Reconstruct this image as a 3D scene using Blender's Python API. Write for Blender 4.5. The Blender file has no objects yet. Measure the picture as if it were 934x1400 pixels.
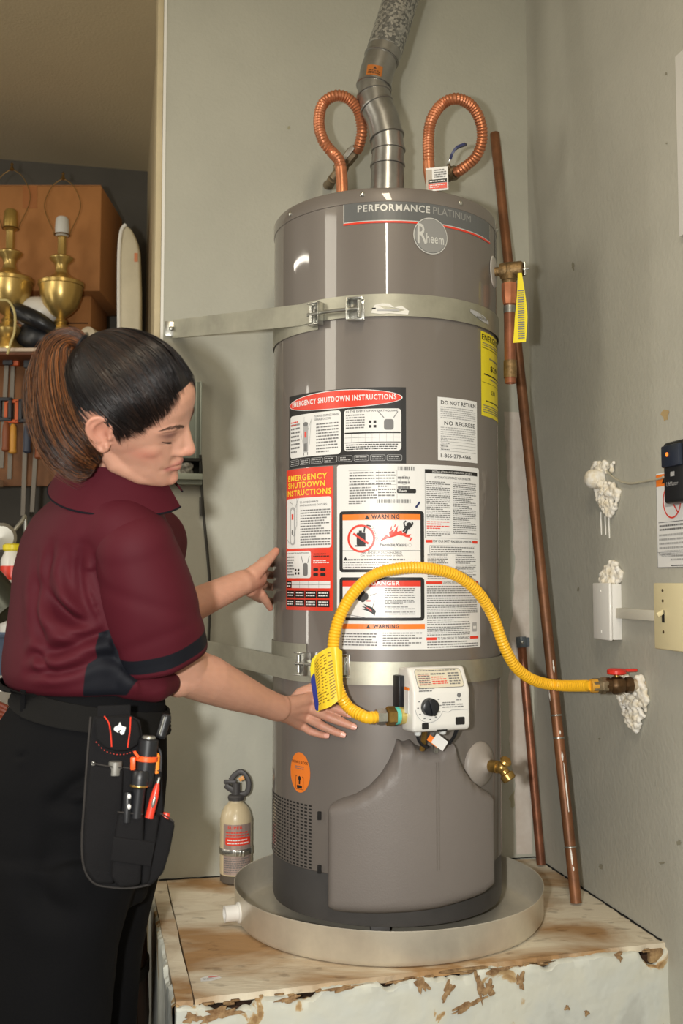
import bpy, bmesh, math, random
import numpy as np
from mathutils import Vector, Matrix
random.seed(7); np.random.seed(7)
S = bpy.context.scene
COL = S.collection
H = 1.175                      # camera height above the floor
FPX, PITCH = 1400.0, 0.0665    # focal length in pixels of the 934x1400 frame, upward tilt
cp, sp = math.cos(PITCH), math.sin(PITCH)
sin, cos, pi = math.sin, math.cos, math.pi

# ---------------------------------------------------------------- camera, light, exposure
cam = bpy.data.cameras.new('camera'); co = bpy.data.objects.new('camera', cam); COL.objects.link(co)
co.location = (0, 0, H); co.rotation_euler = (pi/2 + PITCH, 0, 0)
cam.sensor_fit = 'VERTICAL'; cam.sensor_height = 36; cam.lens = 36
cam.clip_start = .05
cam.dof.use_dof = True; cam.dof.focus_distance = 2.08; cam.dof.aperture_fstop = 5.6
S.camera = co
S.view_settings.view_transform = 'Standard'; S.view_settings.look = 'None'
S.view_settings.gamma = 1; S.view_settings.use_curve_mapping = False
S.view_settings.exposure = 0.0
W = bpy.data.worlds.new('world'); S.world = W; W.use_nodes = True
bg = W.node_tree.nodes['Background']; bg.inputs[0].default_value = (1.0, .92, .78, 1); bg.inputs[1].default_value = .58

def lamp(name, loc, target, power, color, size, sizey=None, shape='DISK', spread=None):
    l = bpy.data.lights.new(name, 'AREA'); l.energy = power; l.color = color; l.shape = shape; l.size = size
    if sizey: l.size_y = sizey
    if spread: l.spread = spread
    o = bpy.data.objects.new(name, l); COL.objects.link(o); o.location = loc
    d = Vector(target) - Vector(loc); o.rotation_euler = d.to_track_quat('-Z', 'Y').to_euler()
    return o
lamp('flash_light', (-.19, -.03, H + .03), (.0, 2.4, H - .35), 17, (1, .98, .93), .07, spread=2.2)
lamp('ceiling_tube_light', (.10, .85, 2.76), (.0, 1.6, 0), 13, (1, .86, .64), .16, .8, 'RECTANGLE')
lamp('garage_bay_tube', (-2.3, .7, 2.45), (.4, 2.3, .9), 22, (1, .93, .78), .6, 1.4, 'RECTANGLE')
lamp('rear_ceiling_tube', (.07, -1.05, 2.76), (.07, -1.05, 0), 20, (1, .95, .84), .09, 1.5, 'RECTANGLE')
lamp('side_ceiling_tube', (-2.9, 2.5, 2.76), (-2.9, 2.5, 0), 12, (1, .93, .8), .09, 1.2, 'RECTANGLE')
lamp('left_window_light', (-2.3, 2.0, 1.45), (.3, 2.4, 1.2), 5, (1, .94, .82), .12, 1.1, 'RECTANGLE')

# ---------------------------------------------------------------- helpers
def ray(x, y):
    a = (x-467)/FPX; b = (700-y)/FPX
    return np.array([a, cp-b*sp, sp+b*cp])
def U(x, y, Y):                # the point seen at pixel x, y lying at depth Y
    r = ray(x, y); p = r*(Y/r[1]); return np.array([p[0], p[1], p[2]+H])
def UZ(x, y, z):               # ... lying at height z
    r = ray(x, y); p = r*((z-H)/r[2]); return np.array([p[0], p[1], z])
HX, HY, HR = .10, 2.32, .254   # heater axis and radius
def CY(x, y, R=HR):            # ... lying on the heater's cylinder: (theta, z)
    r = ray(x, y); a = r[0]**2+r[1]**2; b = -2*(r[0]*HX+r[1]*HY); c = HX*HX+HY*HY-R*R
    d = b*b-4*a*c
    t = (-b-math.sqrt(max(d, 0)))/(2*a); p = r*t
    return math.atan2(p[0]-HX, -(p[1]-HY)), p[2]+H
def cyl(th, z, R=HR): return np.array([HX+R*sin(th), HY-R*cos(th), z])
def PC(x, y, off=0):           # surface point above the heater wall
    th, z = CY(x, y, HR+off); return cyl(th, z, HR+off)
CR = np.array([.503, 2.702, 0]); ub = np.array([-.9771, -.2126, 0]); ur = np.array([.2126, -.9771, 0])
def BW(s, z, d=0): return CR+ub*s+ur*d+np.array([0, 0, z])    # back wall: s metres left of the corner, d out of it
def RW(s, z, d=0): return CR+ur*s+ub*d+np.array([0, 0, z])    # right wall: s metres towards the camera
def UP(x, y, p0, n):           # pixel on the plane through p0 with normal n
    r = ray(x, y); q = np.array(p0)-np.array([0, 0, H]); t = q.dot(n)/r.dot(n); p = r*t
    return p+np.array([0, 0, H])
def onB(x, y, d=0): return UP(x, y, CR+ur*d, ur)
def onR(x, y, d=0): return UP(x, y, CR+ub*d, ub)

def lin(c): return tuple(((v/255/12.92) if v/255 <= .04045 else ((v/255+.055)/1.055)**2.4) for v in c)+(1,)
MATS = {}
def mat(name, c, rough=.6, metal=0, var=0, vscale=8, bump=0, bscale=60, c2=None, coat=0, trans=0, emit=0, spec=None, stretch=None, attr=None, sheen=0, aniso=0, sub=0):
    if name in MATS: return MATS[name]
    m = bpy.data.materials.new(name); m.use_nodes = True; nt = m.node_tree; N = nt.nodes; L = nt.links
    b = N['Principled BSDF']; b.inputs['Base Color'].default_value = lin(c)
    b.inputs['Roughness'].default_value = rough; b.inputs['Metallic'].default_value = metal
    b.inputs['Coat Weight'].default_value = coat; b.inputs['Coat Roughness'].default_value = .045
    b.inputs['Transmission Weight'].default_value = trans
    if spec is not None: b.inputs['Specular IOR Level'].default_value = spec
    if sheen: b.inputs['Sheen Weight'].default_value = sheen; b.inputs['Sheen Roughness'].default_value = .4
    if aniso: b.inputs['Anisotropic'].default_value = aniso
    if sub:
        b.inputs['Subsurface Weight'].default_value = sub; b.inputs['Subsurface Radius'].default_value = (.012, .005, .003)
        b.inputs['Subsurface Scale'].default_value = .6
    if emit: b.inputs['Emission Color'].default_value = lin(c); b.inputs['Emission Strength'].default_value = emit
    tc = N.new('ShaderNodeTexCoord'); src = tc.outputs['Object']
    if stretch:
        mp = N.new('ShaderNodeMapping'); mp.inputs['Scale'].default_value = stretch; L.new(src, mp.inputs[0]); src = mp.outputs[0]
    if var or c2:
        n = N.new('ShaderNodeTexNoise'); n.inputs['Scale'].default_value = vscale; n.inputs['Detail'].default_value = 6
        n.inputs['Roughness'].default_value = .65
        L.new(src, n.inputs['Vector']); r = N.new('ShaderNodeValToRGB')
        k = c2 or tuple(max(0, v*(1-var)) for v in c)
        r.color_ramp.elements[0].color = lin(k); r.color_ramp.elements[1].color = lin(c)
        r.color_ramp.elements[0].position = .35; r.color_ramp.elements[1].position = .65
        L.new(n.outputs[0], r.inputs[0]); L.new(r.outputs[0], b.inputs['Base Color'])
    if attr:
        at = N.new('ShaderNodeAttribute'); at.attribute_name = attr; L.new(at.outputs['Color'], b.inputs['Base Color'])
    if bump:
        n2 = N.new('ShaderNodeTexNoise'); n2.inputs['Scale'].default_value = bscale; n2.inputs['Detail'].default_value = 4
        L.new(src, n2.inputs['Vector']); bp = N.new('ShaderNodeBump'); bp.inputs['Strength'].default_value = bump; bp.inputs['Distance'].default_value = .004
        L.new(n2.outputs[0], bp.inputs['Height']); L.new(bp.outputs[0], b.inputs['Normal'])
    MATS[name] = m; return m

class M:                       # a growing mesh: verts, faces, material slots
    def __init__(s): s.v = []; s.f = []; s.mi = []; s.mats = []
    def add(s, v, f, m=None):
        o = len(s.v); s.v.extend([tuple(map(float, p)) for p in v]); k = 0
        if m is not None:
            if m not in s.mats: s.mats.append(m)
            k = s.mats.index(m)
        for q in f: s.f.append(tuple(i+o for i in q)); s.mi.append(k)
        return s
WORLD = {}
def link(name, me, parent, org):
    o = bpy.data.objects.new(name, me); COL.objects.link(o)
    po = WORLD.get(parent.name, np.zeros(3)) if parent else np.zeros(3)
    if parent: o.parent = parent
    o.location = org-po; WORLD[o.name] = np.array(org, float); return o
def obj(name, g, m=None, parent=None, smooth=True, label=None, cat=None, group=None, kind=None, sharp=35, org=None):
    V = np.array(g.v, float)
    if org is None: org = (V.min(0)+V.max(0))/2; 
    if not parent and cat: org = org.copy(); org[2] = V[:, 2].min()
    me = bpy.data.meshes.new(name); me.from_pydata((V-org).tolist(), [], g.f); me.validate(); 
    ms = g.mats if g.mats else [m]
    for k in ms: me.materials.append(k)
    if len(ms) > 1 and len(me.polygons) == len(g.mi): me.polygons.foreach_set('material_index', g.mi)
    me.update()
    bm = bmesh.new(); bm.from_mesh(me); bmesh.ops.recalc_face_normals(bm, faces=bm.faces); bm.to_mesh(me); bm.free()
    if smooth:
        me.polygons.foreach_set('use_smooth', [True]*len(me.polygons))
        me.set_sharp_from_angle(angle=math.radians(sharp))
    o = link(name, me, parent, org)
    if label: o['label'] = label
    if cat: o['category'] = cat
    if group: o['group'] = group
    if kind: o['kind'] = kind
    return o
def thing(name, label, cat, loc, group=None):
    o = bpy.data.objects.new(name, None); COL.objects.link(o); o.empty_display_size = .05
    o.location = loc; WORLD[o.name] = np.array(loc, float); o['label'] = label; o['category'] = cat
    if group: o['group'] = group
    return o

def unit(v): v = np.array(v, float); return v/(np.linalg.norm(v)+1e-12)
def frame(d, up=(0, 0, 1)):
    d = unit(d); up = np.array(up, float)
    if abs(d.dot(up)) > .98: up = np.array([1., 0, 0])
    a = unit(np.cross(up, d)); b = np.cross(d, a); return a, b, d
def box(g, c, size, R=None, m=None, bevel=0, seg=2):
    bm = bmesh.new(); bmesh.ops.create_cube(bm, size=1)
    for v in bm.verts: v.co = Vector((v.co.x*size[0], v.co.y*size[1], v.co.z*size[2]))
    if bevel: bmesh.ops.bevel(bm, geom=list(bm.edges), offset=bevel, segments=seg, profile=.5, affect='EDGES')
    bm.verts.index_update(); P = np.array([v.co[:] for v in bm.verts])
    if R is not None: P = P@np.array(R).T
    P = P+np.array(c); F = [tuple(v.index for v in f.verts) for f in bm.faces]; bm.free()
    g.add(P, F, m); return g
def rot(axes): return np.array(axes).T        # matrix whose columns are the given axes
RB = rot([-ub, -ur, (0, 0, 1)])               # x along the back wall to the right, y into the wall
RR = rot([ur, -ub, (0, 0, 1)])                # x along right wall towards camera, y into wall
def spline(pts, n):                           # Catmull-Rom through points
    P = np.array(pts, float); k = len(P)
    Q = np.vstack([2*P[0]-P[1], P, 2*P[-1]-P[-2]]); out = []
    for u in np.linspace(0, k-1-1e-9, n):
        i = int(u); t = u-i; a, b, c, d = Q[i], Q[i+1], Q[i+2], Q[i+3]
        out.append(.5*((2*b)+(-a+c)*t+(2*a-5*b+4*c-d)*t*t+(-a+3*b-3*c+d)*t**3))
    return np.array(out)
def tube(g, path, rad, n=12, m=None, caps=True, flat=1, up=(0, 0, 1)):
    P = np.array(path, float); k = len(P); r = np.array(rad if hasattr(rad, '__len__') else [rad]*k, float)
    T = np.gradient(P, axis=0); T = T/(np.linalg.norm(T, axis=1)[:, None]+1e-12)
    a, b, _ = frame(T[0], up); V = []; prev = T[0]
    for i in range(k):
        a = a-T[i]*a.dot(T[i]); a = a/(np.linalg.norm(a)+1e-12); b = np.cross(T[i], a)
        for j in range(n):
            t = 2*pi*j/n; V.append(P[i]+r[i]*(cos(t)*a+sin(t)*b*flat))
    F = [(i*n+j, i*n+(j+1) % n, (i+1)*n+(j+1) % n, (i+1)*n+j) for i in range(k-1) for j in range(n)]
    if caps: F += [tuple(range(n))[::-1], tuple((k-1)*n+j for j in range(n))]
    g.add(V, F, m); return g
def lathe(g, prof, o, axis=(0, 0, 1), n=32, m=None, caps=True, up=(0, 1, 0)):
    a, b, d = frame(axis, up if abs(unit(axis).dot(np.array(up))) < .98 else (0, 0, 1)); o = np.array(o, float); V = []
    for r, h in prof:
        for j in range(n):
            t = 2*pi*j/n; V.append(o+d*h+r*(cos(t)*a+sin(t)*b))
    k = len(prof)
    F = [(i*n+j, i*n+(j+1) % n, (i+1)*n+(j+1) % n, (i+1)*n+j) for i in range(k-1) for j in range(n)]
    if caps: F += [tuple(range(n))[::-1], tuple((k-1)*n+j for j in range(n))]
    g.add(V, F, m); return g
def rod(g, a, b, r, n=12, m=None): return tube(g, [a, b], r, n, m)
def ball(g, c, r, m=None, n=12, R=None):
    r = np.array(r if hasattr(r, '__len__') else [r]*3, float); V = []; c = np.array(c, float)
    k = max(6, n//2+2)
    for i in range(1, k):
        p = pi*i/k
        for j in range(n):
            t = 2*pi*j/n; q = np.array([sin(p)*cos(t), sin(p)*sin(t), cos(p)])*r
            V.append(c+(q if R is None else np.array(R)@q))
    e = np.array([0, 0, r[2]]); e = e if R is None else np.array(R)@e
    V += [c+e, c-e]; t0 = len(V)-2
    F = [(i*n+j, (i+1)*n+j, (i+1)*n+(j+1) % n, i*n+(j+1) % n) for i in range(k-2) for j in range(n)]
    F += [(t0, j, (j+1) % n) for j in range(n)]+[(t0+1, (k-2)*n+(j+1) % n, (k-2)*n+j) for j in range(n)]
    g.add(V, F, m); return g
def limb(g, pts, rad, n=16):                  # closed tapered chain: overlapping balls and cones, for voxel union
    for p, r in zip(pts, rad): ball(g, p, r, n=n)
    for i in range(len(pts)-1):
        if np.linalg.norm(np.array(pts[i])-pts[i+1]) > 1e-4: tube(g, [pts[i], pts[i+1]], [rad[i], rad[i+1]], n)
def fuse(g, vox, smooth=2, adapt=0):          # voxel union of everything in g -> verts, faces
    me = bpy.data.meshes.new('t'); me.from_pydata(g.v, [], g.f); me.update()
    bm = bmesh.new(); bm.from_mesh(me); bmesh.ops.recalc_face_normals(bm, faces=bm.faces); bm.to_mesh(me); bm.free()
    o = bpy.data.objects.new('t', me); COL.objects.link(o)
    r = o.modifiers.new('r', 'REMESH'); r.mode = 'VOXEL'; r.voxel_size = vox; r.adaptivity = adapt
    dg = bpy.context.evaluated_depsgraph_get(); e = o.evaluated_get(dg); m2 = bpy.data.meshes.new_from_object(e)
    n = len(m2.vertices); V = np.zeros(n*3); m2.vertices.foreach_get('co', V); V = V.reshape(-1, 3)
    F = [tuple(p.vertices) for p in m2.polygons]
    E = np.zeros(len(m2.edges)*2, int); m2.edges.foreach_get('vertices', E); E = E.reshape(-1, 2)
    bpy.data.objects.remove(o); bpy.data.meshes.remove(me); bpy.data.meshes.remove(m2)
    V = relax(V, E, smooth)
    return V, F, E
def relax(V, E, it, lam=.5, w=None):
    deg = np.bincount(E.ravel(), minlength=len(V))[:, None].clip(1)
    for _ in range(it):
        s = np.zeros_like(V); np.add.at(s, E[:, 0], V[E[:, 1]]); np.add.at(s, E[:, 1], V[E[:, 0]])
        d = s/deg-V; V = V+(d*lam if w is None else d*lam*w[:, None])
    return V

# ---- flat print wrapped on a surface
TXT = {}
def textmesh(s, bold=0):
    if (s, bold) in TXT: return TXT[(s, bold)]
    c = bpy.data.curves.new('t', 'FONT'); c.body = s; c.size = 1; c.offset = bold; c.resolution_u = 2; c.space_character = 1+bold*6
    o = bpy.data.objects.new('t', c); COL.objects.link(o)
    dg = bpy.context.evaluated_depsgraph_get(); me = bpy.data.meshes.new_from_object(o.evaluated_get(dg))
    V = np.array([v.co[:2] for v in me.vertices]); F = [tuple(p.vertices) for p in me.polygons]
    bpy.data.objects.remove(o); bpy.data.curves.remove(c); bpy.data.meshes.remove(me)
    TXT[(s, bold)] = (V, F); return V, F
class Decal:                                  # u to the right, v up, metres; fmap(u, v, off) -> point
    def __init__(s, fmap, w, h): s.m = fmap; s.w = w; s.h = h; s.g = M()
    def put(s, P, F, m, lay=1): s.g.add([s.m(p[0], p[1], .0004*lay) for p in P], F, m)
    def cols(s, xs, lo, hi, m, lay=1):
        P = [(x, a) for x, a in zip(xs, lo)]+[(x, a) for x, a in zip(xs, hi)]; k = len(xs)
        s.put(P, [(i, i+1, k+i+1, k+i) for i in range(k-1)], m, lay)
    def rect(s, x0, y0, x1, y1, m, lay=1, r=0):
        n = max(2, int((x1-x0)/.012)+2); xs = list(np.linspace(x0, x1, n))
        if r:
            xs = sorted(set(xs+[x0+r*(1-cos(t)) for t in np.linspace(0, pi/2, 5)]+[x1-r*(1-cos(t)) for t in np.linspace(0, pi/2, 5)]))
        def e(x):
            if not r: return 0
            d = min(x-x0, x1-x); return 0 if d >= r else r-math.sqrt(max(0, r*r-(r-d)**2))
        s.cols(xs, [y0+e(x) for x in xs], [y1-e(x) for x in xs], m, lay)
    def ell(s, cx, cy, rx, ry, m, lay=1, n=32):
        t = np.linspace(pi, 0, n); xs = cx+rx*np.cos(t); d = ry*np.sin(t); s.cols(xs, cy-d, cy+d, m, lay)
    def ring(s, cx, cy, r, wd, m, lay=1, n=36, ry=None):
        ry = ry or r; P = []
        for i in range(n):
            t = 2*pi*i/n; P += [(cx+r*cos(t), cy+ry*sin(t)), (cx+(r-wd)*cos(t), cy+(ry-wd)*sin(t))]
        s.put(P, [(2*i, 2*((i+1) % n), 2*((i+1) % n)+1, 2*i+1) for i in range(n)], m, lay)
    def poly(s, P, m, lay=1): s.put(P, [tuple(range(len(P)))], m, lay)
    def line(s, a, b, wd, m, lay=1):
        a = np.array(a, float); b = np.array(b, float); d = unit(b-a); nrm = np.array([-d[1], d[0]])*wd/2
        k = max(2, int(np.linalg.norm(b-a)/.012)+2); P = []
        for t in np.linspace(0, 1, k): q = a+(b-a)*t; P += [q-nrm, q+nrm]
        s.put(P, [(2*i, 2*i+2, 2*i+3, 2*i+1) for i in range(k-1)], m, lay)
    def text(s, t, x, y, w, h, m, lay=2, bold=0, slant=0):   # fits the box x..x+w, y..y+h
        V, F = textmesh(t, bold); a = V.min(0); b = V.max(0); Q = (V-a)/(b-a)*np.array([w, h])
        Q[:, 0] += slant*Q[:, 1]; s.put(Q+np.array([x, y]), F, m, lay)
    def words(s, x0, y0, x1, y1, n, m, lay=2, th=.45, seed=1, frac=1.0):   # n lines of print too small to read
        r = random.Random(seed); dy = (y1-y0)/n
        for i in range(n):
            y = y1-dy*(i+.75); x = x0; end = x0+(x1-x0)*(r.uniform(.55, 1) if r.random() < .3 else 1)*frac
            while x < end-.0015:
                L = min(r.uniform(.002, .008), end-x); s.rect(x, y, x+L, y+dy*th, m, lay); x += L+.0012
    def tri(s, x, y, w, m, lay=2, bang=None):
        s.poly([(x, y), (x+w, y), (x+w/2, y+w*.88)], m, lay)
def cylmap(th0, z0, R=HR):
    return lambda u, v, off: cyl(th0+u/R, z0+v, R+.0006+off)
def planemap(o, ax, up, n):
    o = np.array(o, float); ax = unit(ax); up = unit(up); n = unit(n)
    return lambda u, v, off: o+ax*u+up*v+n*(off+.0003)
# ---------------------------------------------------------------- materials
m_wall = mat('wall_paint', (180, 179, 165), .62, var=.04, vscale=3, bump=.22, bscale=110)
m_wallr = mat('wall_paint_right', (178, 176, 164), .6, var=.05, vscale=2.5, bump=.3, bscale=90)
m_cream = mat('cream_paint', (205, 190, 155), .6, var=.06, bump=.2)
m_ceil = mat('ceiling_paint', (204, 190, 158), .8, var=.03, vscale=2, bump=.3, bscale=120)
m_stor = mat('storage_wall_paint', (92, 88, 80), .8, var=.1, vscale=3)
m_floor = mat('concrete_floor', (95, 88, 80), .8, var=.2, vscale=5, bump=.3)
m_dark = mat('dark_gap', (22, 20, 18), .9)
m_white = mat('white_paint', (232, 230, 222), .5)
m_ply = mat('worn_plywood', (214, 192, 150), .75, vscale=9, c2=(176, 140, 94), bump=.35, bscale=40, stretch=(1, 3, 1))
m_ply2 = mat('old_wood_edge', (178, 148, 104), .85, vscale=30, c2=(96, 66, 40), bump=.8, bscale=60)
m_plast = mat('peeling_plaster', (206, 208, 198), .75, vscale=6, c2=(188, 184, 166), bump=.5, bscale=30)
m_steel = mat('galvanised_steel', (176, 176, 168), .38, .85, var=.15, vscale=14)
m_strap = mat('strap_zinc', (178, 176, 160), .45, .7, var=.12, vscale=10)
m_zinc = mat('bright_zinc', (205, 205, 198), .25, .9, var=.12, vscale=40)
m_alu = mat('pan_aluminium', (224, 216, 198), .34, .42, var=.12, vscale=5, bump=.08, bscale=20)
m_copper = mat('copper', (214, 138, 98), .38, .6, var=.15, vscale=30)
m_copper2 = mat('aged_copper', (164, 104, 74), .42, .5, var=.3, vscale=14)
m_brown = mat('brown_copper_pipe', (146, 96, 62), .45, .35, var=.28, vscale=9)
m_brass = mat('brass', (188, 152, 84), .32, .85, var=.2, vscale=40)
m_bronze = mat('bronze_casting', (150, 122, 82), .5, .7, var=.25, vscale=60, bump=.3, bscale=200)
m_tank = mat('heater_taupe_enamel', (116, 109, 103), .42, .1, var=.03, vscale=3, coat=.8)
m_cover = mat('taupe_plastic', (118, 111, 106), .5, var=.03, vscale=5, bump=.12, bscale=300)
m_skirt = mat('dark_skirt', (84, 82, 81), .45, .2, var=.1)
m_black = mat('black_ink', (24, 23, 23), .5)
m_grey = mat('print_grey', (112, 112, 112), .5)
m_lgrey = mat('pale_print_grey', (168, 168, 168), .5)
m_paper = mat('label_white', (226, 226, 224), .35)
m_red = mat('label_red', (222, 62, 42), .35)
m_orange = mat('label_orange', (240, 128, 42), .35)
m_yel = mat('label_yellow', (236, 218, 40), .4)
m_yprint = mat('yellow_print', (246, 208, 50), .4)
m_plw = mat('white_plastic', (228, 226, 220), .35, coat=.2)
m_plcream = mat('cream_plastic', (216, 204, 164), .4)
m_plblk = mat('black_plastic', (28, 30, 34), .35)
m_foam = mat('expanding_foam', (238, 236, 230), .75, vscale=40, c2=(218, 206, 180), bump=.5, bscale=150)
m_hose = mat('yellow_coated_hose', (249, 190, 38), .38, coat=.15)
m_navy = mat('navy_blue_grip', (38, 46, 92), .4)

# ---------------------------------------------------------------- setting
CEIL = 2.84; SEND = .972
def slab(name, p, q, m, kind='structure', parent=None, bevel=0, R=None, **k):
    g = M(); p = np.array(p, float); q = np.array(q, float); box(g, (p+q)/2, np.abs(q-p), None, bevel=bevel)
    return obj(name, g, m, parent, smooth=bevel > 0, kind=kind, **k)
def wslab(name, s0, s1, z0, z1, d0, d1, m, right=False, **k):
    f = RW if right else BW; g = M(); c = (f(s0, z0, d0)+f(s1, z1, d1))/2
    sz = (abs(s1-s0), abs(d1-d0), abs(z1-z0)); box(g, c, sz, RR if right else RB, bevel=k.pop('bevel', 0))
    kind = k.pop('kind', None); return obj(name, g, m, k.pop('parent', None), smooth=True, kind=kind, **k)
slab('floor', (-6.5, -6, -.1), (4.5, 5.3, 0), m_floor)
slab('ceiling', (-6.5, -6, CEIL), (4.5, 5.3, CEIL+.1), m_ceil)
wall_back = wslab('wall_back', -.13, SEND, 0, CEIL, 0, -.12, m_wall, kind='structure')
wall_right = wslab('wall_right', -.0, 4.6, 0, CEIL, 0, -.12, m_wallr, right=True, kind='structure')
wslab('wall_side', SEND-.12, SEND, 0, CEIL, -.12, -1.75, m_cream, kind='structure')
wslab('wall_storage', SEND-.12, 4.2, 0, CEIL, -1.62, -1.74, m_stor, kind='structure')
t1 = wslab('trim_1', SEND+.001, SEND+.016, .45, CEIL-.002, -.004, -.165, m_cream, kind='structure', bevel=.002)
# ragged gap between the board and the corner bead
g = M(); r = random.Random(3); z = 1.5; 
for z0, z1 in ((2.40, 2.60), (2.22, 2.38), (2.12, 2.21), (2.0, 2.11), (1.75, 1.99), (1.55, 1.74)):
    k = 12; P = []
    for i in range(k+1):
        w = .001+r.random()*.004*sin(pi*(i+.3)/(k+1)); zz = z0+(z1-z0)*i/k
        P += [BW(SEND+.0015, zz, -.170), BW(SEND+.0015, zz, -.185-w*16)]
    g.add(P, [(2*i, 2*i+1, 2*i+3, 2*i+2) for i in range(k)])
obj('split_crack', g, m_dark, t1, smooth=False)
wslab('corner_bead', SEND-.006, SEND+.001, .46, CEIL-.002, .0015, -.0, m_white, parent=wall_back, kind='structure')
# paler unpainted strip beside the corner
g = M(); xs = np.linspace(.47, 1.62, 40); r = random.Random(5); P = []
for z_ in xs: P += [BW(.010, z_, .0008), BW(.062+r.uniform(-.004, .004)+(.01*sin(z_*9)), z_, .0008)]
g.add(P, [(2*i, 2*i+1, 2*i+3, 2*i+2) for i in range(39)])
obj('bare_strip', g, mat('bare_plaster', (208, 200, 190), .75, vscale=14, c2=(196, 184, 172), bump=.3), wall_back, smooth=False)
# small scars and stains on the walls
def scar(cx, cy, w, h, m, wallf, nrm, parent, seed, name='stain'):
    r = random.Random(seed); k = 14; c = wallf(cx, cy); g = M(); P = [c+nrm*.0006]
    ax = wallf(cx+w/2, cy)-c; ay = wallf(cx, cy-h/2)-c
    for i in range(k):
        a = 2*pi*i/k; q = r.uniform(.55, 1.1); P.append(c+ax*cos(a)*q+ay*sin(a)*q+nrm*.0008)
    g.add(P, [(0, 1+i, 1+(i+1) % k) for i in range(k)]); obj(name, g, m, parent, smooth=False)
m_st = mat('bare_brown_patch', (172, 148, 104), .8); m_st2 = mat('grime', (140, 136, 118), .8); m_st3 = mat('damp_mark', (160, 156, 130), .8)
scar(910, 567, 13, 18, m_st, onR, ub, wall_right, 1)
for i, (x, y, w, h) in enumerate(((784, 364, 5, 12), (911, 101, 4, 5), (912, 196, 3, 3), (791, 806, 4, 8), (820, 1010, 4, 3), (929, 1152, 7, 9), (822, 1185, 7, 10), (905, 1180, 10, 4))):
    scar(x, y, w, h, m_st2, onR, ub, wall_right, 10+i, 'scar')
for i, (x, y, w, h) in enumerate(((706, 1010, 20, 34), (703, 1092, 16, 30), (722, 870, 5, 6), (718, 540, 4, 8), (716, 622, 5, 5), (395, 175, 4, 6))):
    scar(x, y, w, h, m_st3, onB, ur, wall_back, 30+i, 'scar')

# ---------------------------------------------------------------- platform
ZP = .46
pBL = np.array([-.452, 2.4935]); pFL = np.array([-.282, 1.791]); pFR = np.array([.640, 2.076]); pBR = np.array([.5015, 2.7])
plat = thing('heater_platform', 'raised platform with a stained plywood top and peeling plaster front', 'platform', (.1, 2.25, 0))
def prism(g, P, z0, z1, m=None):
    k = len(P); g.add([(p[0], p[1], z0) for p in P]+[(p[0], p[1], z1) for p in P], [tuple(range(k))[::-1], tuple(range(k, 2*k))]+[(i, (i+1) % k, k+(i+1) % k, k+i) for i in range(k)], m)
def mixp(a, b, t): return a+(b-a)*t
nf = unit(np.append(pFR-pFL, 0)); nout = np.array([nf[1], -nf[0]])          # outward from the front edge
sideo = np.array([-unit(pFL-pBL)[1], unit(pFL-pBL)[0]]); sideo = -sideo if sideo[0] > 0 else sideo
a = mixp(pBL, pBR, .036); b = mixp(pFL, pFR, .034)
# plywood top: a ragged front edge
P = [a, b]; r = random.Random(11)
for t in np.linspace(.05, .97, 70):
    chip = .001+max(0, sin(t*23)*.002)+r.uniform(0, .003)
    P.append(mixp(pFL, pFR, t)-nout*chip)
P += [pFR-np.array([.0, .0]), pBR-np.array([.0, .012]), ]
g = M(); prism(g, P, ZP-.012, ZP); 
def plywood():
    m = bpy.data.materials.new('stained_plywood'); m.use_nodes = True; nt = m.node_tree; N = nt.nodes; L = nt.links; b = N['Principled BSDF']; b.inputs['Roughness'].default_value = .7
    tc = N.new('ShaderNodeTexCoord'); 
    def noise(scale, st, det=6, dist=0):
        mp = N.new('ShaderNodeMapping'); mp.inputs['Scale'].default_value = st; mp.inputs['Rotation'].default_value = (0, 0, -.25); L.new(tc.outputs['Object'], mp.inputs[0])
        n = N.new('ShaderNodeTexNoise'); n.inputs['Scale'].default_value = scale; n.inputs['Detail'].default_value = det; n.inputs['Distortion'].default_value = dist; L.new(mp.outputs[0], n.inputs['Vector']); return n
    def ramp(n, c0, c1, p0, p1):
        r = N.new('ShaderNodeValToRGB'); r.color_ramp.elements[0].color = lin(c0); r.color_ramp.elements[1].color = lin(c1); r.color_ramp.elements[0].position = p0; r.color_ramp.elements[1].position = p1; L.new(n.outputs[0], r.inputs[0]); return r
    def mix(f, a, b_, mode='MIX'):
        x = N.new('ShaderNodeMix'); x.data_type = 'RGBA'; x.blend_type = mode; L.new(f, x.inputs[0]) if not isinstance(f, float) else setattr(x.inputs[0], 'default_value', f); L.new(a, x.inputs[6]); L.new(b_, x.inputs[7]); return x.outputs[2]
    base = ramp(noise(3.4, (1, 1.5, 1), 12, .6), (166, 130, 88), (218, 208, 186), .38, .54)
    grain = ramp(noise(7, (1, 3.2, 1), 8, .8), (176, 152, 122), (255, 255, 255), .32, .52)
    spots = ramp(noise(22, (1, 1.6, 1), 6), (96, 70, 46), (255, 255, 255), .31, .40)
    o = mix(.32, base.outputs[0], grain.outputs[0], 'MULTIPLY'); o = mix(.38, o, spots.outputs[0], 'MULTIPLY'); L.new(o, b.inputs['Base Color'])
    bp = N.new('ShaderNodeBump'); bp.inputs['Strength'].default_value = .35; bp.inputs['Distance'].default_value = .003; L.new(noise(30, (1, 6, 1)).outputs[0], bp.inputs['Height']); L.new(bp.outputs[0], b.inputs['Normal'])
    return m
m_plytop = plywood()
obj('plywood_panel', g, m_plytop, plat, smooth=False)
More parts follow.
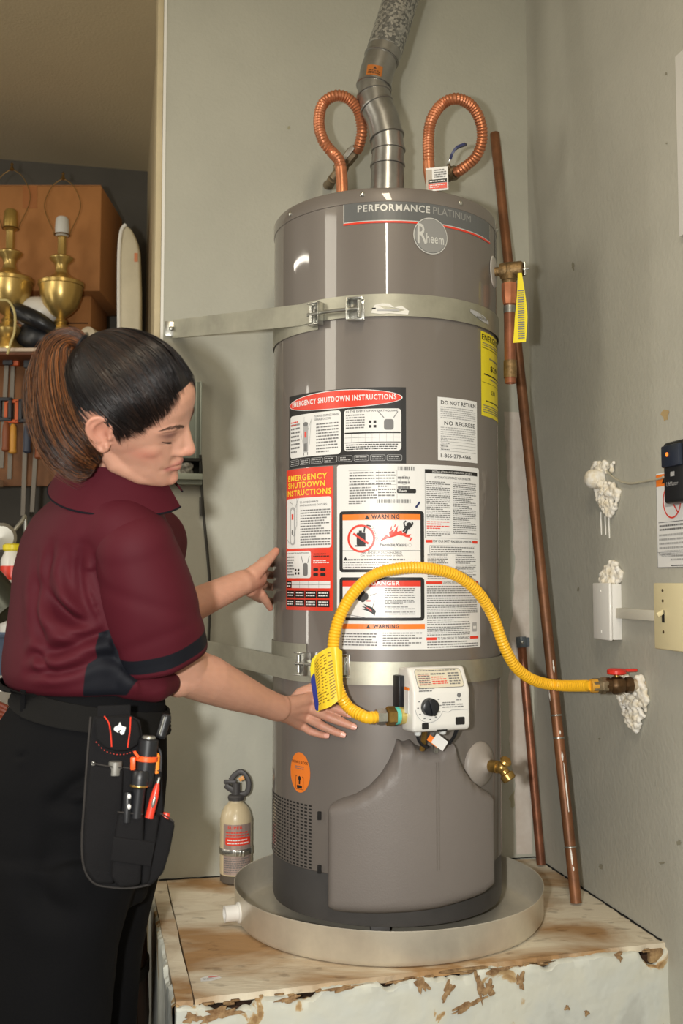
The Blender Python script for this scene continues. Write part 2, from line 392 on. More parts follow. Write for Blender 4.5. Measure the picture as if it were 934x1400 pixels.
# narrow edge board on the left, a crack beside it
g = M(); P = [pBL, pFL+np.array([.0, .004])]; 
for t in np.linspace(1, 0, 26): P.append(mixp(a, b, t)-np.array([.0012+.002*abs(sin(t*7))**2+.001*r.random(), 0]))
prism(g, P, ZP-.03, ZP-.001); obj('edge_board', g, m_plytop, plat, smooth=False)
g = M(); prism(g, [mixp(pBL, pFL, .004)+np.array([.012, 0]), pFL+np.array([.012, .012]), pFR+np.array([-.012, .012]), pBR+np.array([-.004, -.016])], .0, ZP-.024)
obj('timber_core', g, mat('dark_old_timber', (84, 58, 38), .9, var=.4, vscale=20, bump=.5), plat, smooth=False)
def plaster_sheet(name, A, B, out, seed, chips, thick=.012, z1=ZP-.001):
    """plaster skin whose top edge is broken away"""
    g = M(); r = random.Random(seed); n = 150; xs = np.linspace(0, 1, n); top = []
    for t in xs:
        d = .001+.004*abs(sin(t*13+seed))**2+.003*max(0, sin(t*41))+r.uniform(0, .0025)
        for c, w, h in chips:
            if abs(t-c) < w: d = max(d, h*(1-((t-c)/w)**2)**.4+r.uniform(-.003, .003))
        top.append(z1-d)
    rows = 10; V = []
    for k in range(rows+1):
        for i, t in enumerate(xs):
            p = mixp(A, B, t); zz = top[i] if k == 0 else top[i]*(1-k/rows)**1
            bulge = .0015*sin(t*19+zz*14)+.001*sin(t*53+zz*31)-(.006 if k == 0 else 0)
            V.append((p[0]+out[0]*(thick+bulge), p[1]+out[1]*(thick+bulge), zz if k == 0 else top[i]-(top[i])*(k/rows)**2))
    F = [(k*n+i, k*n+i+1, (k+1)*n+i+1, (k+1)*n+i) for k in range(rows) for i in range(n-1)]
    o = len(V)
    for i, t in enumerate(xs): p = mixp(A, B, t); V.append((p[0]-out[0]*.006, p[1]-out[1]*.006, top[i]-.002))
    F += [(i, i+1, o+i+1, o+i) for i in range(n-1)]
    for i in (0, n-1):
        e = len(V); p = mixp(A, B, xs[i]); V.append((p[0]-out[0]*.006, p[1]-out[1]*.006, 0)); F.append((i, rows*n+i, e, o+i))
    g.add(V, F); return obj(name, g, m_front, plat, sharp=50)
def plastermat():
    m = bpy.data.materials.new('chipped_plaster'); m.use_nodes = True; nt = m.node_tree; N = nt.nodes; L = nt.links; b = N['Principled BSDF']; b.inputs['Roughness'].default_value = .75
    tc = N.new('ShaderNodeTexCoord'); n = N.new('ShaderNodeTexNoise'); n.inputs['Scale'].default_value = 9; n.inputs['Detail'].default_value = 7; n.inputs['Distortion'].default_value = 1.0; L.new(tc.outputs['Object'], n.inputs['Vector'])
    r = N.new('ShaderNodeValToRGB'); e = r.color_ramp.elements; e[0].position = .30; e[0].color = lin((150, 118, 78)); e[1].position = .335; e[1].color = lin((188, 160, 116))
    for p, c in ((.352, (206, 206, 192)), (.6, (200, 203, 195)), (.75, (186, 188, 180))): q = e.new(p); q.color = lin(c)
    sx = N.new('ShaderNodeSeparateXYZ'); L.new(tc.outputs['Object'], sx.inputs[0]); mr = N.new('ShaderNodeMapRange'); mr.inputs['From Min'].default_value = .235; mr.inputs['From Max'].default_value = .10; mr.inputs['To Min'].default_value = -.08; mr.inputs['To Max'].default_value = .10; L.new(sx.outputs['Z'], mr.inputs['Value']); ad = N.new('ShaderNodeMath'); L.new(n.outputs[0], ad.inputs[0]); L.new(mr.outputs[0], ad.inputs[1])
    L.new(ad.outputs[0], r.inputs[0]); L.new(r.outputs[0], b.inputs['Base Color'])
    n2 = N.new('ShaderNodeTexNoise'); n2.inputs['Scale'].default_value = 28; L.new(tc.outputs['Object'], n2.inputs['Vector'])
    bp = N.new('ShaderNodeBump'); bp.inputs['Strength'].default_value = .5; bp.inputs['Distance'].default_value = .006; L.new(n2.outputs[0], bp.inputs['Height']); L.new(bp.outputs[0], b.inputs['Normal']); return m
m_front = plastermat()
plaster_sheet('front_plaster', pFL, pFR, nout, 2, [(.965, .03, .035), (.10, .05, .022), (.235, .03, .018), (.72, .022, .014), (.53, .05, .013), (.40, .02, .016)])
plaster_sheet('side_plaster', pBL, pFL, sideo, 5, [(.8, .06, .02), (.3, .1, .008)], .006)
# exposed broken wood along the front top edge
g = M(); 
for i in range(46):
    t = r.uniform(.02, .97); w = r.uniform(.006, .022); c = mixp(pFL, pFR, t); zz = ZP-.006-r.uniform(0, .006)
    box(g, (c[0]+nout[0]*.004, c[1]+nout[1]*.004, zz), (w, .006, r.uniform(.002, .005)), rot([nf, (nout[0], nout[1], 0), (0, 0, 1)]), bevel=.0012, seg=1)
obj('splintered_edge', g, m_ply2, plat, kind='stuff')
for x0, x1, y0, y1 in ((600, 668, 1330, 1322),):
    g = M(); A_ = U(x0, y0, 1.886); B_ = U(x1, y1, 1.912); tube(g, spline([A_, (A_+B_)/2+np.array([0, 0, .001]), B_], 12), [.001]+[.0045]*10+[.001], 7, flat=.6); obj('wood_splinter', g, m_ply2, plat)
# wood chunk in the broken right corner
m_peel = mat('bare_brown_render', (176, 146, 106), .9, vscale=60, c2=(112, 80, 50), bump=.8, bscale=90)
nf3 = np.array([nout[0], nout[1], 0])
def peel(cx, cy, w, h, seed, rotd=0):
    r = random.Random(seed); k = 26; c0 = UP(cx, cy, np.append(pFL, .4)+nf3*.0135, nf3); sc_ = c0[1]/FPX; V = []; ph1, ph2 = r.random()*6, r.random()*6
    for i in range(k):
        a = 2*pi*i/k; q = .72+.22*sin(3*a+ph1)+.16*sin(7*a+ph2)+r.uniform(-.1, .1); x_, y_ = w/2*cos(a)*q, h/2*sin(a)*q; x2, y2 = x_*cos(rotd)-y_*sin(rotd), x_*sin(rotd)+y_*cos(rotd)
        V.append(c0+np.append(nf, 0)[:3]*x2*sc_+np.array([0, 0, y2*sc_]) if len(nf) == 2 else c0+nf*x2*sc_+np.array([0, 0, y2*sc_]))
    top_ = [p for p in V if True]; V = [np.array([p[0], p[1], min(p[2], ZP-.003)]) for p in V]; g = M(); n_ = len(V)
    P = V+[p+nf3*.0022 for p in V]+[c0+nf3*.003]; P[-1] = np.array([P[-1][0], P[-1][1], min(P[-1][2], ZP-.006)])
    g.add(P, [(i, (i+1) % n_, n_+(i+1) % n_, n_+i) for i in range(n_)]+[(n_+i, n_+(i+1) % n_, 2*n_) for i in range(n_)]); obj('peeled_patch', g, m_peel, plat, sharp=30)
for i, q in enumerate(((300, 1386, 66, 20, .1), (262, 1392, 30, 16, 0), (575, 1342, 20, 44, .5), (612, 1354, 16, 34, -.5), (684, 1322, 56, 20, .15), (640, 1374, 66, 12, .3), (712, 1340, 14, 30, 0), (655, 1346, 12, 56, .25), (775, 1378, 10, 8, 0), (470, 1350, 66, 9, .1), (545, 1338, 40, 10, .1), (802, 1385, 9, 9, 0), (394, 1366, 40, 10, .12), (668, 1352, 22, 26, 0), (846, 1306, 12, 18, .3), (740, 1312, 40, 9, .15))): peel(*q[:4], 40+i, q[4])
g = M(); c = UZ(892, 1300, .445); box(g, (pFR[0]-.022, pFR[1]-.004, .438), (.03, .012, .026), rot([nf, (nout[0], nout[1], 0), (0, 0, 1)]), bevel=.003); obj('exposed_block', g, m_ply2, plat)
# dark joint along the walls
g = M()
A_ = BW(SEND-.005, ZP+.0015, .001); B_ = BW(.0, ZP+.0015, .001)
for A2, B2, off in ((BW(SEND-.01, ZP+.0008, .0), BW(.002, ZP+.0008, 0), ur), (RW(.002, ZP+.0008, 0), RW(.63, ZP+.0008, 0), ub)):
    k = 60; P = []
    for i in range(k+1):
        q = mixp(A2, B2, i/k); w = .002+.002*abs(sin(i*1.3))+(.003*r.random()); P += [q+off*.0004, q+off*w]
    g.add(P, [(2*i, 2*i+1, 2*i+3, 2*i+2) for i in range(k)])
    P = []
    for i in range(k+1):
        q = mixp(A2, B2, i/k)+off*.0007; P += [q, q+np.array([0, 0, .001+.002*abs(sin(i*.9+1))*r.random()])]
    g.add(P, [(2*i, 2*i+1, 2*i+3, 2*i+2) for i in range(k)])
obj('dark_joint', g, m_dark, plat, smooth=False)
# torn price sticker stuck on the plywood
c = UZ(291, 1339, ZP); st = Decal(planemap(c-np.array([.02, .012, 0])+np.array([0, 0, .0006]), (1, .3, 0), (-.45, 1, 0), (0, 0, 1)), .04, .022)
st.poly([(0, 0), (.018, -.003), (.04, .006), (.036, .02), (.02, .024), (.004, .016)], m_paper, 0); st.rect(.018, .013, .036, .0165, m_red, 1); st.words(.006, .003, .026, .012, 3, m_lgrey)
sticker = obj('paper_sticker', st.g, None, plat, smooth=False)

# ---------------------------------------------------------------- right wall fittings
def sR(x, y, d=0): q = onR(x, y, d); return (q-CR).dot(ur), q[2]
def rbox(g, s0, s1, z0, z1, d0, d1, m=None, bevel=.003, seg=2): box(g, (RW(s0, z0, d0)+RW(s1, z1, d1))/2, (abs(s1-s0), abs(d1-d0), abs(z1-z0)), RR, m, bevel, seg)
def blob(pts, vox=.0025, seed=1, sm=1):
    g = M()
    for p, r_ in pts: ball(g, p, r_, n=10)
    V, F, E = fuse(g, vox, sm); q = M(); q.v = [tuple(v) for v in V]; q.f = F; return q
def foam(cx, y0, y1, wpx, seed, dmax=.02, n=70, taper=1.3):
    n = int(n*2.6)
    r = random.Random(seed); P = []
    for i in range(n):
        t = r.random(); y = y0+(y1-y0)*t; w = wpx*(sin(pi*min(1, t*.8+.18))**.8)*(1-t*.45)
        x = cx+r.uniform(-w, w)/2+t*6; d = max(.002, dmax*(1-abs(x-cx)/(wpx*.7))*r.uniform(.3, 1)*(1-t*.5)); rr = r.uniform(.0035, .0082)*(1-t*.35)
        P.append((onR(x, y)+ub*d, rr))
    return blob(P, .0019, seed, 3)
# covered round box with cable
capc = onR(823, 655)+ub*.018
obj('spray_foam', foam(832, 660, 706, 36, 4, .022, 90), m_foam, label='lumpy white foam below the round cap on the right wall', cat='foam', group='lumps of expanding foam')
rc = thing('cable_outlet', 'round white painted cap in foam where the thin cable enters the wall', 'cap', capc)
g = M(); lathe(g, [(0, .022), (.009, .0215), (.017, .017), (.0215, .009), (.022, 0), (.021, -.017)], capc-ub*.0, ub, 28); obj('round_cap', g, m_foam, rc)
g = M(); P = [(onR(828+random.uniform(-16, 16), 632+random.uniform(0, 14))+ub*random.uniform(.001, .008), random.uniform(.004, .007)) for _ in range(40)]; q = blob(P); obj('foam_collar', q, m_foam, rc)
g = M()
for x, y0, y1 in ((822, 700, 731), (828, 706, 731), (833, 705, 736)): tube(g, [onR(x, y0)+ub*.001, onR(x+1, y1)+ub*.001], [.0018, .0012], 6)
obj('paint_drip', g, m_white, rc)
g = M(); tube(g, spline([onR(833, 644)+ub*.006, onR(845, 655)+ub*.005, onR(862, 661)+ub*.0035, onR(885, 658)+ub*.0035, onR(906, 654)+ub*.005, onR(912, 652)+ub*.008], 30), .0024, 8)
obj('thin_cable', g, mat('cable_grey', (176, 170, 150), .6), label='thin pale cable running from the foam to the black opener control', cat='cable')
# blank cover box
s2, zt = sR(850, 797); _, zb = sR(850, 876); s1 = sR(811, 800, .028)[0]
bb = thing('junction_box', 'white blank rectangular box on the wall under a lump of foam', 'junction box', RW((s1+s2)/2, zb))
g = M(); rbox(g, s1+.002, s2, zb+.002, zt-.002, .0, .022, bevel=.002); obj('back_box', g, m_plw, bb)
g = M(); rbox(g, s1, s2+.001, zb, zt, .022, .030, bevel=.0035, seg=3); cv = obj('cover_plate', g, m_plw, bb)
for zz in (zb+.018, zt-.018):
    g = M(); lathe(g, [(0, 0), (.0032, 0), (.003, .0012), (0, .0016)], RW((s1+s2)/2, zz, .0299), ub, 12); obj('screw', g, m_plw, cv)
obj('spray_foam', foam(836, 798, 767, 34, 8, .02, 60, 1), m_foam, label='lumpy white foam on top of the white blank box', cat='foam', group='lumps of expanding foam')
# cable trunking between boxes
sa, za = sR(848, 838); sb = sR(893, 838)[0]; g = M(); rbox(g, sa-.0, sb+.03, za-.011, za+.011, .001, .015, bevel=.0015)
obj('cable_trunking', g, mat('grey_trunking', (196, 192, 178), .5), label='narrow white trunking joining the blank box and the light switch', cat='trunking')
# light switch
s3 = sR(895, 800, .032)[0]; z3 = sR(897, 797)[1]; z4 = sR(897, 884)[1]; s4 = s3+.118
sw = thing('light_switch', 'cream toggle light switch on a deep white surface box', 'switch', RW((s3+s4)/2, z4))
g = M(); rbox(g, s3+.003, s4-.003, z4+.002, z3-.002, 0, .028, bevel=.002); obj('surface_box', g, m_plw, sw)
g = M(); rbox(g, s3, s4, z4, z3, .028, .035, bevel=.003, seg=3); pl = obj('switch_plate', g, m_plcream, sw)
for ds in (.036,):
    g = M(); rbox(g, s3+ds-.005, s3+ds+.005, (z3+z4)/2-.012, (z3+z4)/2+.012, .0345, .0356, bevel=.0005); obj('toggle_slot', g, m_dark, pl)
    g = M(); box(g, RW(s3+ds, (z3+z4)/2+.006, .041), (.006, .016, .009), RR@rot([(1, 0, 0), (0, .87, .5), (0, -.5, .87)]), bevel=.0015); obj('toggle', g, m_plcream, pl)
    for dz in (.03, -.03, .05):
        g = M(); lathe(g, [(0, 0), (.0032, 0), (.003, .001), (0, .0014)], RW(s3+ds, (z3+z4)/2+dz, .0349), ub, 12); obj('screw', g, mat('rusty_screw', (84, 66, 46), .6, .5), pl)
# instruction sheet
s5, z5 = sR(898, 648); z6 = sR(898, 776)[1]; ps = Decal(planemap(RW(s5, z6, .001), ur, (0, 0, 1), ub), .23, z5-z6); hh = z5-z6
ps.rect(0, 0, .23, hh, m_paper, 0)
ps.rect(.0, hh-.027, .05, hh-.003, m_orange, 1); ps.poly([(.022, hh-.022), (.036, hh-.022), (.034, hh-.008)], m_black, 2)
ps.rect(.034, hh-.07, .09, hh-.03, m_lgrey, 1); ps.ring(.06, hh-.058, .034, .003, m_red, 3, ry=.036); ps.line((.036, hh-.034), (.082, hh-.084), .003, m_red, 3)
ps.line((.006, hh-.1), (.22, hh-.1), .001, m_black); ps.words(.01, hh-.118, .22, hh-.103, 2, m_grey); ps.words(.008, hh-.155, .22, hh-.121, 4, m_lgrey, seed=2)
ps.text('Please read:', .006, hh-.166, .045, .006, m_grey, 2); ps.words(.016, .034, .22, hh-.169, 5, m_lgrey, seed=3); ps.line((.0, .03), (.22, .03), .0008, m_grey)
ps.words(.05, .012, .2, .026, 2, m_lgrey, seed=4); ps.rect(.05, .0025, .2, .0045, m_black, 1)
for a_, b_ in (((0, 0), (0, hh)), ((0, 0), (.23, 0))): ps.line(a_, b_, .001, m_grey, 1)
obj('instruction_sheet', ps.g, None, smooth=False, label='printed white instruction sheet on the right wall behind the black opener control', cat='sign')
# opener control
s6, z7 = sR(909, 606, .02); z8 = sR(909, 690, .02)[1]; s7 = s6+.082
oc = thing('opener_control', 'black wall control with a small orange light at the right edge', 'control', RW((s6+s7)/2, z8))
g = M(); rbox(g, s6, s7, z8, z7, .0, .026, bevel=.008, seg=4); body_ = obj('control_body', g, m_plblk, oc)
g = M(); rbox(g, s6+.008, s7-.008, z8+(z7-z8)*.58, z7-.008, .024, .034, bevel=.003); obj('push_bar', g, mat('blue_black_bar', (34, 42, 58), .3), oc)
g = M(); lathe(g, [(0, 0), (.0042, 0), (.004, .0015), (0, .002)], RW(s6+.032, z8+(z7-z8)*.78, .0338), ub, 14); obj('indicator_light', g, mat('orange_led', (255, 120, 40), .4, emit=1.2), oc)
dd = Decal(planemap(RW(s6, z8, .026), ur, (0, 0, 1), ub), .08, z7-z8); dd.rect(.03, .052, .045, .061, m_lgrey, 1); dd.text('LiftMaster', .016, .034, .042, .008, m_lgrey, 2)
obj('control_print', dd.g, None, body_, smooth=False)
# panel edge top right
s8, z9 = sR(929, 78); z10 = sR(934, 325)[1]; g = M(); pnl = thing('electrical_panel', 'edge of a white electrical panel high on the right wall', 'panel', RW(s8+.18, z10))
rbox(g, s8, s8+.36, z10, z9, 0, .010, bevel=.002); obj('panel_frame', g, m_plw, pnl); g = M(); rbox(g, s8+.03, s8+.33, z10+.03, z9-.03, .010, .016, bevel=.002); obj('panel_door', g, m_plw, pnl)

# ---------------------------------------------------------------- gas stub, valve, hose
gw = onR(880, 936); d0 = ub
valve_end = gw+ub*.085
stub = thing('gas_valve', 'brass gas shutoff valve with a red lever on a stub pipe through the right wall', 'valve', gw+ub*.05)
g = M(); tube(g, [gw-ub*.01, gw+ub*.04], .0115, 16); obj('stub_pipe', g, mat('painted_pipe', (196, 184, 160), .6, vscale=30, c2=(150, 120, 86)), stub)
g = M(); lathe(g, [(.012, 0), (.0165, .002), (.0165, .014), (.013, .017), (.0185, .026), (.0195, .034), (.0185, .042), (.013, .048), (.0165, .05), (.0165, .062), (.012, .064)], gw+ub*.026, ub, 8); obj('valve_body', g, mat('dark_brass', (104, 78, 50), .45, .7, var=.3, vscale=40), stub)
g = M(); rod(g, gw+ub*.06, gw+ub*.06+np.array([0, 0, .024]), .006); obj('valve_stem', g, m_brass, stub)
g = M(); c = gw+ub*.06+np.array([0, 0, .028]); lathe(g, [(0, .006), (.015, .006), (.0195, .003), (.0195, -.004), (.017, -.006), (0, -.006)], c, (0, 0, 1), 24)
box(g, c-ub*.028+ur*.0+np.array([0, 0, .002]), (.008, .036, .007), RR, bevel=.003); obj('red_lever', g, mat('red_lever', (214, 48, 36), .35), stub)
obj('spray_foam', foam(868, 925, 1000, 44, 12, .03, 130), m_foam, label='white foam dripping below the gas valve on the right wall', cat='foam', group='lumps of expanding foam')
# ---------------------------------------------------------------- water heater
ZB, ZT = H-.687, H+.812
heater = thing('water_heater', 'tall grey taupe cylindrical gas water heater covered in stickers', 'water heater', (HX, HY, ZB))
g = M(); R_ = HR
lathe(g, [(R_-.03, ZB), (R_-.004, ZB+.004), (R_-.002, ZB+.012), (R_-.002, ZB+.102)], (HX, HY, 0), n=96); obj('base_skirt', g, m_skirt, heater)
g = M(); lathe(g, [(R_-.004, ZB+.096), (R_, ZB+.100), (R_, ZT-.033), (R_-.003, ZT-.03)], (HX, HY, 0), n=128); tank = obj('tank_jacket', g, m_tank, heater)
g = M(); lathe(g, [(R_-.002, ZT-.034), (R_+.0016, ZT-.032), (R_+.0018, ZT-.008), (R_-.002, ZT-.002), (R_-.008, ZT), (R_-.03, ZT+.004), (0, ZT+.012)], (HX, HY, 0), n=128); top = obj('top_cap', g, m_tank, heater)
for x, y in ((398, 293), (496, 266), (629, 278), (678.5, 314)):
    g = M(); th, z = CY(x, y); th = min(th, 1.45); n = np.array([sin(th), -cos(th), 0]); lathe(g, [(0, .004), (.003, .0035), (.0052, .0015), (.0055, 0), (0, 0)], cyl(th, z, R_+.0018), n, 14); obj('screw', g, m_zinc, top)
def dec(tl, br, w=None):                       # sticker frame from two pixels (top-left, bottom-right)
    t0, za = CY(*tl); t1, zb_ = CY(*br); return t0, zb_, (t1-t0)*HR, za-zb_
# brand banner
t0, za = CY(471, 278); _, zb_ = CY(470, 305); t1 = CY(669, 320)[0]; w = (t1-t0)*HR; h = za-zb_
D = Decal(cylmap(t0, zb_), w, h); m_ban = mat('banner_grey', (98, 100, 100), .35); m_sil = mat('silver_print', (206, 206, 202), .35, .2); m_mid = mat('mid_grey_print', (148, 148, 144), .35)
D.rect(-.002, -.002, w+.002, h+.002, m_sil, 0); D.rect(0, 0, w, h, m_ban, 1); D.rect(-.002, -.006, w+.002, -.002, m_red, 1)
D.text('PERFORMANCE', .029, h*.44, .152, h*.36, m_sil, 2, .022); D.text('PLATINUM', .188, h*.44, .100, h*.36, m_mid, 2)
cxx = (CY(589, 323)[0]-t0)*HR; czz = CY(589, 323)[1]-zb_
D.ell(cxx, czz, .0385, .0385, m_sil, 3, 40); D.ell(cxx, czz, .0365, .0365, m_ban, 4, 40)
m_bl = mat('logo_grey', (140, 140, 138), .3); D.ell(cxx, czz, .0355, .0355, m_bl, 5, 40); D.text('R', cxx-.030, czz-.018, .020, .042, m_sil, 6, .01); D.text('heem', cxx-.011, czz-.016, .040, .021, m_sil, 6, .012)
obj('brand_banner', D.g, None, heater, smooth=False)
# black emergency label
t0, za = CY(396, 545); t1, _ = CY(555, 531); zb_ = CY(396, 635)[1]; w = (t1-t0)*HR; h = za-zb_
h = CY(500, 531)[1]-CY(500, 635)[1]; zb_ = CY(500, 634)[1]
def emerg(D, w, h):
    D.rect(0, 0, w, h, m_black, 0)
    D.ell(w*.49, h*.865, w*.485, h*.125, m_paper, 1, 40); D.ell(w*.49, h*.865, w*.477, h*.115, m_red, 2, 40)
    D.text('EMERGENCY SHUTDOWN INSTRUCTIONS', w*.05, h*.835, w*.88, h*.075, m_paper, 3, .03)
    D.rect(w*.02, h*.14, w*.52, h*.72, m_paper, 1, .007); D.rect(w*.545, h*.17, w*.965, h*.72, m_paper, 1, .007)
    D.text('TO AVOID DAMAGE WHEN', w*.29, h*.655, w*.21, h*.03, m_black, 2); D.text('LEAKAGE OCCURS', w*.29, h*.61, w*.15, h*.03, m_black, 2)
    D.words(w*.31, h*.17, w*.50, h*.58, 10, m_grey, seed=5); D.words(w*.03, h*.2, w*.14, h*.62, 8, m_grey, seed=6); D.words(w*.03, h*.57, w*.12, h*.65, 2, m_red, seed=7)
    D.rect(w*.18, h*.2, w*.23, h*.58, m_lgrey, 2, .004); D.ell(w*.205, h*.58, w*.025, h*.03, m_grey, 3, 14); D.rect(w*.183, h*.16, w*.19, h*.2, m_grey, 2); D.rect(w*.222, h*.16, w*.229, h*.2, m_grey, 2); D.rect(w*.195, h*.40, w*.215, h*.48, m_red, 3); D.rect(w*.19, h*.22, w*.22, h*.32, m_grey, 3)
    for q in ((.245, .30, .26, .62), (.23, .5, .27, .66), (.19, .6, .19, .68), (.15, .5, .18, .3)): D.line((w*q[0], h*q[1]), (w*q[2], h*q[3]), .0006, m_grey, 2)
    D.text('IN THE EVENT OF AN EARTHQUAKE', w*.56, h*.675, w*.38, h*.03, m_black, 2); D.words(w*.56, h*.46, w*.70, h*.66, 6, m_grey, seed=8)
    D.rect(w*.84, h*.44, w*.91, h*.58, m_grey, 2, .005); D.line((w*.84, h*.6), (w*.80, h*.68), .0015, m_grey, 2); D.line((w*.91, h*.6), (w*.94, h*.68), .0015, m_grey, 2)
    for i in range(4): D.rect(w*(.73+.035*(i % 2)), h*(.47+.06*(i//2)), w*(.75+.035*(i % 2)), h*(.505+.06*(i//2)), m_black, 2)
    D.rect(w*.55, h*.395, w*.96, h*.415, m_black, 2); D.line((w*.55, h*.345), (w*.96, h*.345), .0006, m_grey, 2); D.rect(w*.55, h*.275, w*.96, h*.285, m_black, 2)
    for i in range(1, 8): D.line((w*(.55+.41*i/8), h*.285), (w*(.55+.41*i/8), h*.395), .0005, m_lgrey, 2)
    D.words(w*.56, h*.18, w*.94, h*.265, 3, m_black, seed=9)
    for i in range(8):
        x = w*(.02+.12*i); D.rect(x, h*.035, x+w*.11, h*.115, m_lgrey, 1, .003); D.rect(x+.0008, h*.035+.0008, x+w*.11-.0008, h*.115-.0008, m_black, 2, .003); D.words(x+w*.015, h*.045, x+w*.095, h*.105, 2, m_lgrey, 3, seed=i)
D = Decal(cylmap(t0, zb_), w, h); emerg(D, w, h); obj('black_shutdown_label', D.g, None, heater, smooth=False, label='black sticker with a red oval heading')
# red emergency label
t0 = CY(392, 730)[0]; t1 = CY(456, 730)[0]; w = (t1-t0)*HR; za = CY(440, 638)[1]; zb_ = CY(440, 835)[1]; h = za-zb_; D = Decal(cylmap(t0, zb_), w, h)
D.rect(0, 0, w, h, m_red, 0, .003)
for i, t in enumerate(('EMERGENCY', 'SHUTDOWN', 'INSTRUCTIONS')): D.text(t, w*(.06, .06, .01)[i], h*(.915, .863, .808)[i], w*(.84, .80, .96)[i], h*.042, m_yprint, 1, .025)
D.rect(w*.02, h*.435, w*.97, h*.79, m_paper, 1, .006); D.text('TO AVOID DAMAGE', w*.36, h*.752, w*.38, h*.014, m_black, 2); D.text('WHEN LEAKAGE OCCURS:', w*.36, h*.73, w*.54, h*.013, m_black, 2); D.words(w*.38, h*.45, w*.95, h*.71, 14, m_grey, seed=11)
D.rect(w*.12, h*.46, w*.26, h*.73, m_lgrey, 2, .008); D.rect(w*.15, h*.47, w*.23, h*.715, m_paper, 3, .006); D.rect(w*.17, h*.64, w*.215, h*.68, m_red, 4); D.ell(w*.19, h*.55, w*.02, h*.02, m_grey, 4, 10)
for q in ((.3, .79, .3, .6), (.3, .6, .22, .52), (.1, .77, .2, .75), (.05, .5, .12, .47), (.26, .72, .34, .79)): D.line((w*q[0], h*q[1]), (w*q[2], h*q[3]), .0008, m_grey, 4)
D.rect(w*.02, h*.225, w*.6, h*.415, m_paper, 1, .005); D.text('IN THE EVENT OF AN EARTHQUAKE', w*.03, h*.395, w*.54, h*.011, m_black, 2); D.words(w*.04, h*.24, w*.24, h*.385, 7, m_grey, seed=12); D.rect(w*.44, h*.24, w*.54, h*.33, m_grey, 2, .005); D.line((w*.44, h*.33), (w*.40, h*.38), .0016, m_grey, 2); D.line((w*.54, h*.33), (w*.57, h*.38), .0016, m_grey, 2)
for i in range(4): D.rect(w*(.25+.07*(i % 2)), h*(.25+.024*(i//2)), w*(.29+.07*(i % 2)), h*(.266+.024*(i//2)), m_black, 2)
D.words(w*.65, h*.37, w*.93, h*.40, 2, m_black, seed=13); D.words(w*.65, h*.325, w*.93, h*.352, 2, m_paper, seed=14); 
for i in range(4): D.rect(w*(.65+.13*(i % 2)), h*(.24+.035*(i//2)), w*(.74+.13*(i % 2)), h*(.26+.035*(i//2)), m_black, 2, .002)
D.rect(w*.02, h*.155, w*.16, h*.205, m_black, 1); D.rect(w*.165, h*.155, w*.95, h*.205, m_paper, 1); D.line((w*.165, h*.18), (w*.95, h*.18), .0008, m_grey, 2)
for i in range(1, 4): D.line((w*(.165+.196*i), h*.155), (w*(.165+.196*i), h*.205), .0006, m_grey, 2)
D.words(w*.03, h*.16, w*.15, h*.2, 2, m_paper, seed=15)
for j in range(2):
    for i in range(4): x = w*(.02+.232*i); y = h*(.025+.062*j); D.rect(x, y, x+w*.222, y+h*.05, m_black, 1); D.words(x+w*.03, y+h*.008, x+w*.20, y+h*.044, 2, m_paper, seed=20+i+4*j)
obj('red_shutdown_label', D.g, None, heater, smooth=False, label='tall red sticker with yellow heading')
# big white label
t0 = CY(461, 700)[0]; t1 = CY(655, 700)[0]; w = (t1-t0)*HR; za = CY(560, 634.5)[1]; zb_ = CY(560, 888)[1]; h = za-zb_
def X(px): return (CY(px, 700)[0]-t0)*HR
def Yv(py): return h*(1-(py-634.5)/(888-634.5))
D = Decal(cylmap(t0, zb_), w, h); D.rect(0, 0, w, h, m_paper, 0, .005)
for x0, y0, x1, y1, n, s_ in ((478, 644, 513, 664, 5, 1), (514, 644, 541, 664, 5, 2), (478, 665, 516, 683, 5, 3), (517, 663, 541, 680, 4, 4), (477, 684, 500, 690, 2, 5), (544, 650, 560, 670, 3, 6)): D.words(X(x0), Yv(y1), X(x1), Yv(y0), n, m_grey, 1, seed=s_)
for y in (643, 654, 663): D.line((X(477), Yv(y)), (X(542), Yv(y)), .0005, m_grey, 1)
for x in (518, 543): D.line((X(x), Yv(643)), (X(x), Yv(682)), .0005, m_grey, 1)
def barcode(x0, x1, y0, y1, n, s_):
    r = random.Random(s_)
    for i in range(n):
        a = X(x0)+(X(x1)-X(x0))*i/n; D.rect(a, Yv(y1), a+(X(x1)-X(x0))/n*r.choice((.35, .6, .8)), Yv(y0), m_grey, 1)
barcode(516, 562, 683, 688.5, 26, 1); barcode(544, 567, 638, 643.5, 14, 2)
D.rect(X(543), Yv(675), X(569), Yv(668.5), m_black, 1, .003); D.text('Rheem', X(545), Yv(673.5), X(556)-X(545), .006, m_paper, 2, .02); D.ring(X(553), Yv(657), .009, .0008, m_lgrey, 1)
D.poly([(X(567), Yv(694)), (X(570), Yv(695)), (X(575), Yv(687)), (X(573), Yv(686))], m_navy, 1)
